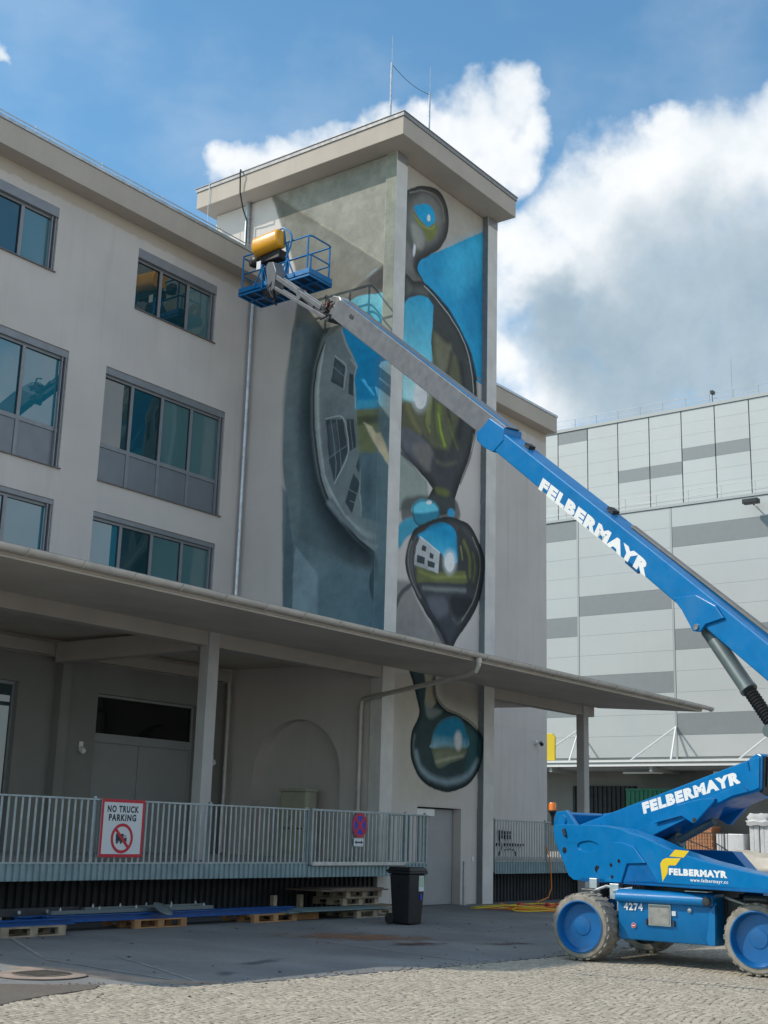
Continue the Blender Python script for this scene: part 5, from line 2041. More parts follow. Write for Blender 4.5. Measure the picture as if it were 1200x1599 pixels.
# lift cylinder with rubber bellows
a, b = sp(-0.44, 4.66, 0.0), sp(-1.60, 3.14, 0.0)
ax = (b - a).normalized()
ln = (b - a).length
q = MB()
q.tube([tuple(a), tuple(a + ax * ln * 0.60)], 0.115, 20)
q.tube([tuple(a + ax * ln * 0.585), tuple(a + ax * ln * 0.61)], 0.125, 20)
cy = q.build('lift_cylinder', MT['cyl'], lift)
prof_ = []
nb = 13
for i in range(nb):
    t0 = ln * (0.615 + 0.335 * i / nb)
    t1 = ln * (0.615 + 0.335 * (i + 0.5) / nb)
    prof_ += [(0.072, t0), (0.098, t1)]
prof_.append((0.072, ln * 0.95))
q = MB()
q.lathe(prof_, tuple(a), tuple(ax), 20)
q.build('bellows', MT['rubber'], cy, smooth=50)
q = MB()
q.lathe([(0.085, -0.2), (0.085, 0.2)], tuple(b), tuple(Nr), 18)
q.build('cylinder_pin', MT['cyl'], cy)
q = MB()
q.bar(tuple(sp(-1.55, 3.14, 0.0)), tuple(sp(-2.3, 3.05, 0.0)), 0.3, 0.16)
q.build('pin_bracket', MT['cyl'], lift, smooth=0, bevel=0.01)
# cable track on top of the boom
q = MB()
q.bar(tuple(sp(1.1, 8.74 - (4.05 - 1.1) * 0.766 + 0.03, -0.06)), tuple(sp(-3.0, 8.74 - (4.05 + 3.0) * 0.766 + 0.03, -0.06)), 0.10, 0.03, up=tuple(BY))
q.build('cable_tray', MT['track'], mbm, smooth=0)
q = MB()
q.bar(tuple(sp(3.62, 8.46, 0.0)), tuple(sp(3.5, 8.37, 0.0)), 0.14, 0.06, up=tuple(BY))
q.bar(tuple(sp(1.55, 6.88, 0.0)), tuple(sp(1.42, 6.78, 0.0)), 0.14, 0.06, up=tuple(BY))
q.build('boom_clip', MT['black'], mbm, smooth=0)
q = MB()
q.tube([tuple(sp(s, 8.72 - (4.62 - s) * 0.785 - 0.05, 0.08)) for s in (1.12, 1.0, 0.85)], 0.035, 8)
q.build('roller', MT['blue_rim'], mbm)
# grey telescopic section
g_top = [(4.0, 8.86), (9.98, 13.38)]
g_bot = [(10.47, 13.20), (4.6, 8.80)]
q = slab([(4.0, 8.86), (9.94, 13.40), (10.10, 13.42), (10.48, 13.25), (10.47, 13.16), (4.62, 8.78)], -0.155, 0.155)
fb = q.build('fly_boom', MT['boom_grey'], lift, smooth=0, bevel=0.02, seg=3)
for off in (0.158, ):
    q = slab([(4.05, 8.895), (9.9, 13.37), (9.89, 13.385), (4.04, 8.91)], 0.135, 0.159)
    q.build('edge_strip', MT['blue'], fb, smooth=0)
q = MB()
for s, z in ((9.55, 12.86), (9.47, 12.80)):
    q.lathe([(0.05, 0), (0.05, 0.01), (0.03, 0.012)], tuple(sp(s, z, 0.156)), tuple(Nr), 14)
q.build('pin', MT['dark_steel'], fb)

# knuckle and jib
q = MB()
k0 = slab([(9.95, 13.30), (10.10, 13.52), (10.36, 13.64), (10.62, 13.62), (10.74, 13.48), (10.66, 13.2), (10.48, 13.08), (10.3, 13.1)], -0.13, 0.13)
k0.build('jib_knuckle', MT['steel'], lift, smooth=0, bevel=0.015)
q = MB()
r2 = random.Random(3)
for i in range(7):
    s0, z0 = 10.42 + r2.uniform(-0.1, 0.15), 13.15 + r2.uniform(0, 0.4)
    q.tube([tuple(sp(s0, z0, 0.16)), tuple(sp(s0 + r2.uniform(0, 0.2), z0 + r2.uniform(-0.1, 0.25), 0.20)), tuple(sp(s0 + r2.uniform(0.1, 0.35), z0 + r2.uniform(-0.1, 0.2), 0.15))], 0.022, 6)
q.build('hydraulic_hose', MT['black'], lift)
q = MB()
q.box(0, 0, 0, 0.09, 0.02, 0.11)
q.xf(Matrix.Translation(sp(10.55, 13.42, 0.19)))
q.build('warning_tag', MT['red'], lift, smooth=0)
q = MB()
for off in (0.08, -0.08):
    q.bar(tuple(sp(13.42, 15.27, off)), tuple(sp(10.98, 13.56, off)), 0.07, 0.12)
jb = q.build('jib', MT['boom_grey'], lift, smooth=0, bevel=0.012)
q = MB()
for off in (0.09, -0.09):
    q.bar(tuple(sp(13.46, 14.98, off)), tuple(sp(10.55, 13.10, off)), 0.06, 0.09)
q.build('jib', MT['boom_grey'], lift, smooth=0, bevel=0.012)
q = MB()
q.bar(tuple(sp(10.98, 13.62, 0)), tuple(sp(10.42, 13.06, 0)), 0.22, 0.10)
q.bar(tuple(sp(10.50, 13.12, 0)), tuple(sp(11.0, 13.46, 0)), 0.2, 0.08)
q.tube([tuple(sp(10.5, 13.09, -0.2)), tuple(sp(10.5, 13.09, 0.2))], 0.06, 10)
q.build('knuckle_link', MT['dark_steel'], lift, smooth=0, bevel=0.01)
a, b = sp(12.08, 14.30, 0.0), sp(11.0, 13.42, 0.0)
q = MB()
q.tube([tuple(a), tuple(a.lerp(b, 0.62))], 0.07, 14)
q.tube([tuple(a.lerp(b, 0.60)), tuple(b)], 0.035, 10)
q.bar(tuple(sp(12.15, 14.42, 0)), tuple(sp(12.0, 14.12, 0)), 0.24, 0.12)
q.build('jib_cylinder', MT['boom_grey'], lift)
q = slab([(13.30, 14.85), (13.22, 15.30), (13.40, 15.62), (13.66, 15.70), (13.78, 15.62), (13.66, 15.12), (13.52, 14.82)], -0.14, 0.14)
q.build('platform_rotator', MT['boom_grey'], lift, smooth=0, bevel=0.015)
q = MB()
q.bar(tuple(sp(13.45, 15.05, 0.1)), tuple(sp(13.28, 14.5, 0.1)), 0.05, 0.05)
q.tube([tuple(sp(13.4, 15.1, 0.12)), tuple(sp(13.5, 14.9, 0.2)), tuple(sp(13.3, 14.6, 0.15)), tuple(sp(13.35, 14.45, 0.0))], 0.022, 6)
q.build('rotator_hose', MT['black'], lift)

# work platform
PX0, PX1, PY0, PY1 = 22.33, 23.24, 19.47, 21.88
PZ = 15.08
q = MB()
q.box(PX0, PY0, PZ + 0.055, PX1, PY1, PZ + 0.085)
pf = q.build('work_platform', MT['grating'], lift, smooth=0)
q = MB()
t_ = 0.025
q.box(PX0, PY0, PZ, PX0 + t_, PY1, PZ + 0.22)
q.box(PX1 - t_, PY0, PZ, PX1, PY1, PZ + 0.22)
q.box(PX0 + t_, PY0, PZ, PX1 - t_, PY0 + t_, PZ + 0.22)
q.box(PX0 + t_, PY1 - t_, PZ, PX1 - t_, PY1, PZ + 0.22)
q.build('toe_board', MT['blue'], pf, smooth=0, bevel=0.01)
q = MB()
for y in np.linspace(PY0 + 0.2, PY1 - 0.2, 7):
    q.box(PX0 + t_, y - 0.025, PZ + 0.002, PX1 - t_, y + 0.025, PZ + 0.054)
q.box(PX0 + 0.40, PY0 + t_, PZ + 0.001, PX0 + 0.46, PY1 - t_, PZ + 0.05)
q.build('floor_beam', MT['blue_rim'], pf, smooth=0)
RT, RM = PZ + 1.12, PZ + 0.60
r_t = 0.024
def ring(z, inset=0.03, gap=None):
    c = 0.10
    x0, x1, y0, y1 = PX0 + inset, PX1 - inset, PY0 + inset, PY1 - inset
    return [(x0, y0 + c, z), (x0 + c * 0.3, y0 + c * 0.3, z), (x0 + c, y0, z), (x1 - c, y0, z), (x1 - c * 0.3, y0 + c * 0.3, z), (x1, y0 + c, z), (x1, y1 - c, z), (x1 - c * 0.3, y1 - c * 0.3, z), (x1 - c, y1, z), (x0 + c, y1, z), (x0 + c * 0.3, y1 - c * 0.3, z), (x0, y1 - c, z)]
q = MB()
q.tube(ring(RT), r_t, 8, closed=True)
q.build('top_rail', MT['blue'], pf, smooth=60)
q = MB()
q.tube(ring(RM), r_t * 0.9, 8, closed=True)
q.build('mid_rail', MT['blue'], pf, smooth=60)
for x, y in ((PX0 + 0.03, PY0 + 0.10), (PX1 - 0.03, PY0 + 0.10), (PX0 + 0.03, PY1 - 0.10), (PX1 - 0.03, PY1 - 0.10), (PX0 + 0.03, 20.95), (PX0 + 0.03, 20.25), (PX1 - 0.03, 20.2), (PX1 - 0.03, 21.0)):
    q = MB()
    q.tube([(x, y, PZ + 0.2), (x, y, RT)], r_t, 8)
    q.build('post', MT['blue'], pf)
# raised arch and struts that carry the controls
xa = PX0 - 0.02
q = MB()
q.tube(spline([(xa, 21.15, RT + 0.10), (xa, 21.12, RT + 0.28), (xa, 20.55, RT + 0.40), (xa, 20.32, RT + 0.37), (xa, 20.10, RT + 0.12), (xa, 20.12, RT - 0.15), (xa, 20.25, RT - 0.45)], 5), 0.026, 8)
q.tube([(xa + 0.06, 20.42, RT + 0.36), (xa + 0.06, 20.22, RT - 0.5), (xa + 0.06, 20.22, PZ + 0.2)], 0.026, 8)
q.build('control_arch', MT['blue'], pf, smooth=60)
q = MB()
for y0, y1 in ((20.22, 19.95), (20.22, 20.5), (20.22, 20.3), (21.05, 21.35), (21.05, 20.85)):
    q.tube([(PX0 - 0.01, y0, RM + 0.05), (PX0 - 0.01, y1, PZ + 0.1)], 0.022, 7)
q.tube([(PX0 - 0.01, 21.05, PZ + 0.02), (PX0 - 0.01, 21.05, RM + 0.35)], 0.035, 8)
q.build('mount_strut', MT['blue'], pf)
q = slab([(13.5, 14.9), (13.6, 15.7), (13.95, 15.75), (14.1, 15.5), (14.0, 14.9)], -0.18, 0.05)
q.build('mount_plate', MT['dark_steel'], pf, smooth=0, bevel=0.01)
# yellow rolled cover over the control panel
q = MB()
c0, c1 = Vector((PX0 - 0.12, 21.22, RT + 0.02)), Vector((PX0 - 0.08, 20.38, RT + 0.10))
axd = (c1 - c0).normalized()
up_ = Vector((0, 0, 1))
sd_ = axd.cross(up_).normalized()
up_ = sd_.cross(axd)
vs_, fs_ = [], []
n = 22
for k, (t0, sc0) in enumerate(((0.0, 0.86), (0.03, 0.97), (0.08, 1.0), (0.92, 1.0), (0.97, 0.97), (1.0, 0.86))):
    for j in range(n):
        a = 2 * math.pi * j / n
        ca, sa = math.cos(a), math.sin(a)
        rx_ = 0.21 * (abs(ca) ** 0.75) * (1 if ca > 0 else -1)
        rz_ = 0.255 * (abs(sa) ** 0.75) * (1 if sa > 0 else -1)
        vs_.append(c0.lerp(c1, t0) + sd_ * rx_ * sc0 + up_ * rz_ * sc0)
for k in range(5):
    for j in range(n):
        fs_.append((k * n + j, k * n + (j + 1) % n, (k + 1) * n + (j + 1) % n, (k + 1) * n + j))
fs_.append(tuple(reversed(range(n))))
fs_.append(tuple(5 * n + j for j in range(n)))
q.mesh(vs_, fs_)
q.build('control_cover', MT['yellow'], pf, smooth=40)
q = MB()
q.box(PX0 - 0.10, 20.42, RT - 0.42, PX0 + 0.22, 21.10, RT - 0.16)
q.build('control_panel', MT['black'], pf, smooth=0, bevel=0.03)
q = MB()
q.box(PX0 - 0.17, 20.98, PZ + 0.50, PX0 - 0.155, 21.12, PZ + 0.72)
q.build('data_plate', MT['sign_white'], pf, smooth=0)
bg_ = MB()
vs_, fs_ = [], []
n = 14
for k, (z, r) in enumerate(((-0.16, 0.05), (-0.12, 0.14), (0.0, 0.17), (0.1, 0.15), (0.16, 0.06))):
    for j in range(n):
        a = 2 * math.pi * j / n
        rr = r * (1 + 0.14 * math.sin(3 * a + k) + 0.08 * math.sin(5 * a + 2 * k))
        vs_.append((PX0 + 0.10 + rr * 0.8 * math.cos(a), 21.42 + rr * math.sin(a), RT - 0.22 + z))
for k in range(4):
    for j in range(n):
        fs_.append((k * n + j, k * n + (j + 1) % n, (k + 1) * n + (j + 1) % n, (k + 1) * n + j))
fs_.append(tuple(reversed(range(n))))
fs_.append(tuple(4 * n + j for j in range(n)))
bg_.mesh(vs_, fs_)
tag(bg_.build('tool_bag', MT['black'], smooth=60), 'black bag hanging on the platform rail left of the yellow cover', 'bag')
q = MB()
for k in range(4):
    q.tube([(PX1 - 0.07 + 0.012 * k, 21.55 + 0.16 * math.cos(2 * math.pi * i / 18) + 0.03 * k, RM - 0.12 + 0.20 * math.sin(2 * math.pi * i / 18) - 0.03 * k) for i in range(18)], 0.022, 6, closed=True)
tag(q.build('rope_coil', MT['cable_orange'], smooth=60), 'orange coil of rope hanging inside the far corner of the platform', 'rope')

# flat print on the near turntable cover
fl_ = 1.1016
yel1 = [(-0.735, 1.552), (-0.985, 1.540), (-0.885, 1.452), (-0.625, 1.462)]
yel2 = [(-0.57, 1.438), (-0.835, 1.442), (-0.735, 1.345), (-0.62, 1.345), (-0.595, 1.325), (-0.585, 1.24), (-0.49, 1.125), (-0.455, 1.36), (-0.50, 1.415)]
q = MB()
for pl in (yel1, yel2):
    q.prism(pl, tuple(LC + Nr * fl_), tuple(Hd), (0, 0, 1), tuple(Nr * 0.0015))
q.build('logo', MT['sign_yellow'], sc_, smooth=0)
text_mesh('FELBERMAYR', None, tuple(sp(-0.61, 1.218, 1.103, LC)), tuple(-Hd), (0, 0, 1), w=1.02, h=0.09, bold=0.07, spacing=1.18).build('lettering', MT['letter'], sc_, smooth=0)
text_mesh('www.felbermayr.cc', None, tuple(sp(-0.99, 1.135, 1.103, LC)), tuple(-Hd), (0, 0, 1), w=0.65, h=0.058, bold=0.02, spacing=1.15).build('lettering', MT['letter'], sc_, smooth=0)

# ------------------------------------------------------------------ the mural: strokes in wall metres
MURAL_LEFT = [
  ('P',[(22.41,18.94),(22.24,18.52),(22.02,17.97),(21.72,17.31),(21.45,16.67),(21.25,15.97),(21.28,15.23),(21.4,14.53),(21.48,13.28),(21.54,12.04),(21.51,10.99),(21.35,10.11),(21.27,7.09),(21.23,6.44),(17.66,5.89),(17.65,18.81)],(80,88,91),0,0.03,0,1.0),
  ('G',[(22.51,18.99),(17.66,18.9),(17.49,12.99),(19.94,13.5),(21.37,13.8),(21.3,15.24),(21.25,15.97),(21.63,17.0),(22.07,18.08)],(146,145,136),(146,145,136),(18,19),(18,10),1,0.05,0,1),
  ('P',[(22.41,18.94),(21.28,18.05),(19.89,16.98),(18.35,15.74),(18.33,15.24),(19.18,15.24),(19.79,14.88),(20.19,14.26),(21.26,14.5),(21.25,15.97),(21.63,17.0),(22.01,17.87)],(118,118,110),1,0.03,0,0.9),
  ('S',[(22.41,18.92),(21.28,18.03),(19.89,16.96),(18.37,15.74)],(165,160,145),1,0.03,0.05,0.8,0),
  ('P',[(22.41,18.94),(22.2,18.54),(21.83,17.91),(21.26,17.66),(20.57,17.47),(21.28,18.03)],(108,106,97),1,0.06,0,0.9),
  ('P',[(21.26,14.5),(21.1,14.82),(20.4,14.13),(20.43,12.2),(20.27,10.8),(19.74,9.39),(18.99,8.33),(19.26,7.72),(20.74,8.52),(21.37,10.11),(21.54,11.34),(21.53,12.4),(21.47,13.45)],(62,74,78),0,0.12,1,0.9),
  ('P',[(21.6,12.41),(21.49,13.82),(21.3,14.51),(20.99,14.44),(21.0,13.01),(20.98,11.25),(20.8,9.52),(20.92,8.7),(21.35,10.11)],(78,87,89),0,0.08,1,0.8),
  ('S',[(20.23,14.09),(20.47,12.9),(20.51,12.04),(20.32,10.81),(19.86,9.57),(19.31,8.88),(18.59,8.25),(18.3,8.09)],(18,28,32),0,0.42,0.8,0.95,0),
  ('P',[(21.47,10.29),(20.93,8.87),(19.69,8.24),(18.47,7.64),(17.7,7.11),(17.66,5.89),(21.23,6.44)],(74,89,94),0,0.1,0,0.85),
  ('P',[(21.47,10.29),(21.31,10.1),(21.01,8.71),(20.81,6.89),(20.83,6.41),(21.23,6.44)],(58,72,78),0,0.03,0,0.9),
  ('P',[(20.92,8.66),(20.51,8.22),(20.14,7.86),(20.1,6.7),(20.92,6.89),(20.96,7.87)],(92,108,114),0,0.03,0,0.95),
  ('P',[(20.14,7.86),(19.43,8.04),(18.48,7.76),(18.42,6.2),(20.09,6.57)],(66,86,93),0,0.12,0,0.7),
  ('P',[(18.38,7.81),(18.49,7.7),(18.52,7.45),(18.47,7.19),(18.36,7.03)],(22,38,46),0,0.02,1,1),
  ('P',[(19.48,14.99),(19.89,14.55),(20.22,14.0),(20.46,13.25),(20.5,12.21),(20.35,11.15),(20.14,10.31),(19.82,9.66),(19.39,9.13),(18.88,8.62),(18.4,8.23),(17.99,8.03),(18.23,15.22)],(82,90,92),0,0.016,1,1.0),
  ('P',[(20.19,14.19),(19.57,14.23),(19.38,14.08),(19.16,14.91),(19.79,14.7)],(158,156,146),1,0.02,0,1),
  ('S',[(20.18,14.08),(20.4,13.24),(20.43,12.2),(20.29,11.14),(20.08,10.33),(19.76,9.72),(19.33,9.21),(18.85,8.73),(18.35,8.34)],(104,110,110),0,0.12,0.26,0.85,0),
  ('S',[(20.22,13.91),(20.37,13.06),(20.37,12.19),(20.23,11.13),(20.0,10.32),(19.68,9.68),(19.25,9.16),(18.79,8.72),(18.31,8.35)],(132,138,138),0,0.05,0.05,0.85,0),
  ('S',[(20.24,14.01),(20.49,13.26),(20.52,12.21),(20.38,11.16),(20.16,10.28),(19.84,9.63),(19.4,9.1),(18.9,8.59),(18.34,8.13)],(24,32,36),0,0.03,0.06,1,0),
  ('P',[(18.29,15.23),(18.26,14.18),(19.14,14.38),(19.77,14.31),(20.14,14.11),(20.39,13.86),(20.23,14.13),(19.95,14.56),(19.48,15.03),(18.86,15.23)],(122,122,114),1,0.05,0,1),
  ('P',[(18.31,15.66),(18.77,15.53),(19.18,15.34),(19.49,15.13),(19.71,14.86),(19.47,14.77),(19.25,14.93),(18.92,14.98),(18.28,14.74)],(92,91,88),1,0.03,1,0.95),
  ('P',[(18.31,15.62),(18.67,15.54),(18.87,15.37),(18.55,15.08),(18.29,15.09)],(58,58,58),1,0.06,1,0.9),
  ('P',[(20.18,14.15),(19.68,14.22),(19.44,13.71),(19.13,13.12),(19.22,12.8),(19.11,11.82),(18.99,11.26),(18.89,10.71),(18.91,9.93),(18.83,9.2),(19.33,9.26),(19.72,9.84),(20.04,10.42),(20.22,11.47),(20.34,12.87)],(86,93,94),0,0.016,0,1.0),
  ('P',[(20.18,12.43),(19.17,12.24),(19.05,11.34),(18.9,10.58),(18.91,9.93),(19.35,9.66),(19.73,9.91),(20.0,10.48),(20.18,11.46)],(76,84,86),0,0.14,0,0.8),
  ('P',[(19.87,13.52),(19.52,13.19),(19.56,12.61),(19.97,12.87)],(42,50,54),0,0.012,0,1.0),
  ('P',[(19.36,13.0),(19.23,12.9),(19.23,12.35),(19.38,12.45)],(42,50,54),0,0.012,0,1.0),
  ('P',[(20.09,11.86),(19.52,11.78),(19.33,10.85),(19.73,10.15),(19.92,10.74)],(42,50,54),0,0.012,0,1.0),
  ('P',[(19.41,11.76),(19.18,11.72),(19.07,10.97),(19.27,10.89)],(42,50,54),0,0.012,0,1.0),
  ('P',[(18.94,10.79),(18.89,10.58),(18.97,10.28),(19.07,10.46)],(42,50,54),0,0.012,0,1.0),
  ('P',[(19.13,10.3),(18.91,10.02),(19.14,9.28),(19.36,9.59)],(42,50,54),0,0.012,0,1.0),
  ('P',[(19.83,13.4),(19.57,13.14),(19.61,12.7),(19.91,12.93)],(58,66,70),0,0.05,0,0.7),
  ('P',[(20.0,11.7),(19.75,11.73),(19.65,10.97),(19.85,10.8)],(58,66,70),0,0.05,0,0.7),
  ('S',[(19.92,11.83),(19.71,10.71),(19.71,10.17)],(100,108,112),0,0.01,0.018,0.8,0),
  ('S',[(19.73,11.79),(19.51,10.47)],(100,108,112),0,0.01,0.018,0.8,0),
  ('S',[(19.96,10.81),(19.37,11.06)],(100,108,112),0,0.01,0.018,0.8,0),
  ('S',[(19.3,11.72),(19.18,10.96)],(100,108,112),0,0.01,0.018,0.8,0),
  ('S',[(19.26,9.91),(18.96,9.74)],(100,108,112),0,0.01,0.018,0.8,0),
  ('S',[(19.21,9.61),(19.03,9.54)],(100,108,112),0,0.01,0.018,0.8,0),
  ('S',[(19.93,13.28),(19.52,12.92)],(100,108,112),0,0.01,0.018,0.8,0),
  ('S',[(20.09,11.88),(19.52,11.81),(19.33,10.85),(19.73,10.12)],(128,134,134),0,0.012,0.03,0.8,0),
  ('S',[(19.87,13.55),(19.5,13.2),(19.54,12.59)],(128,134,134),0,0.012,0.03,0.8,0),
  ('S',[(19.69,14.23),(19.49,13.75),(19.13,13.11),(19.34,13.34)],(120,122,118),0,0.02,0.05,0.9,0),
  ('S',[(19.13,13.11),(19.2,12.79),(19.1,11.82),(18.98,11.23),(18.89,10.71),(18.91,9.93),(18.83,9.2)],(134,140,140),0,0.015,0.03,0.8,0),
  ('P',[(19.65,14.22),(19.45,13.78),(19.1,13.12),(19.19,12.79),(19.08,11.95),(18.07,11.77),(18.17,14.85),(18.75,14.99),(19.2,14.92),(19.53,14.71)],(13,98,143),0,0.02,0,1.0),
  ('P',[(19.09,12.33),(19.12,11.96),(18.07,11.77),(18.08,12.14)],(50,120,150),0,0.14,0,0.8),
  ('G',[(19.53,14.9),(19.39,14.98),(19.18,15.05),(18.92,15.03),(18.62,14.96),(18.32,14.81),(18.27,13.44),(19.21,13.59),(19.57,14.26)],(108,176,200),(40,146,186),(19,15.3),(19.6,14.2),1,0.02,1,1),
  ('P',[(19.65,14.22),(19.45,13.78),(19.1,13.12),(19.19,12.79),(19.09,12.22),(18.32,12.08),(18.36,13.2),(19.03,13.79),(19.46,14.17)],(13,98,143),0,0.05,0,1),
  ('P',[(19.14,11.97),(18.07,11.84),(18.03,10.64),(18.97,10.79)],(78,82,58),0,0.06,0,1.0),
  ('P',[(19.07,11.78),(18.07,11.64),(18.06,11.44),(19.06,11.54)],(48,52,40),0,0.05,0,0.8),
  ('P',[(18.97,10.81),(18.03,10.66),(17.97,8.84),(18.83,9.13)],(62,78,84),0,0.04,0,1.0),
  ('P',[(18.85,10.31),(18.62,10.61),(18.46,9.86),(18.53,9.16),(18.77,9.26)],(52,68,74),0,0.1,0,0.8),
  ('S',[(19.88,9.66),(19.49,9.25),(19.07,8.91),(18.67,8.7),(18.35,8.6)],(104,112,114),0,0.08,0.12,0.8,0),
  ('S',[(19.8,9.72),(19.32,9.13),(18.91,8.73),(18.34,8.41)],(60,70,74),0,0.06,0.1,0.7,0),
  ('P',[(17.9,13.1),(18.375,13.1),(18.375,3),(17.9,3)],(66,82,87),0,0.25,0,0.97),
  ('P',[(17.9,6.8),(18.375,6.8),(18.375,3),(17.9,3)],(44,70,82),0,0.9,0,0.8),
  ('P',[(18.86,11.57),(18.61,11.43),(17.99,10.57),(18.02,10.37),(18.43,10.87)],(152,142,118),0,0.03,0,0.9),
  ('P',[(18.51,11.25),(18.29,11.21),(17.99,10.56),(18.02,10.37),(18.44,10.97)],(138,126,104),0,0.03,0,0.9),
  ('G',[(17.9,18.9),(18.37,18.9),(18.37,13.2),(17.9,13.2)],(142,142,130),(128,134,126),(18,18.9),(18,13),1,0.02,0,1),
]
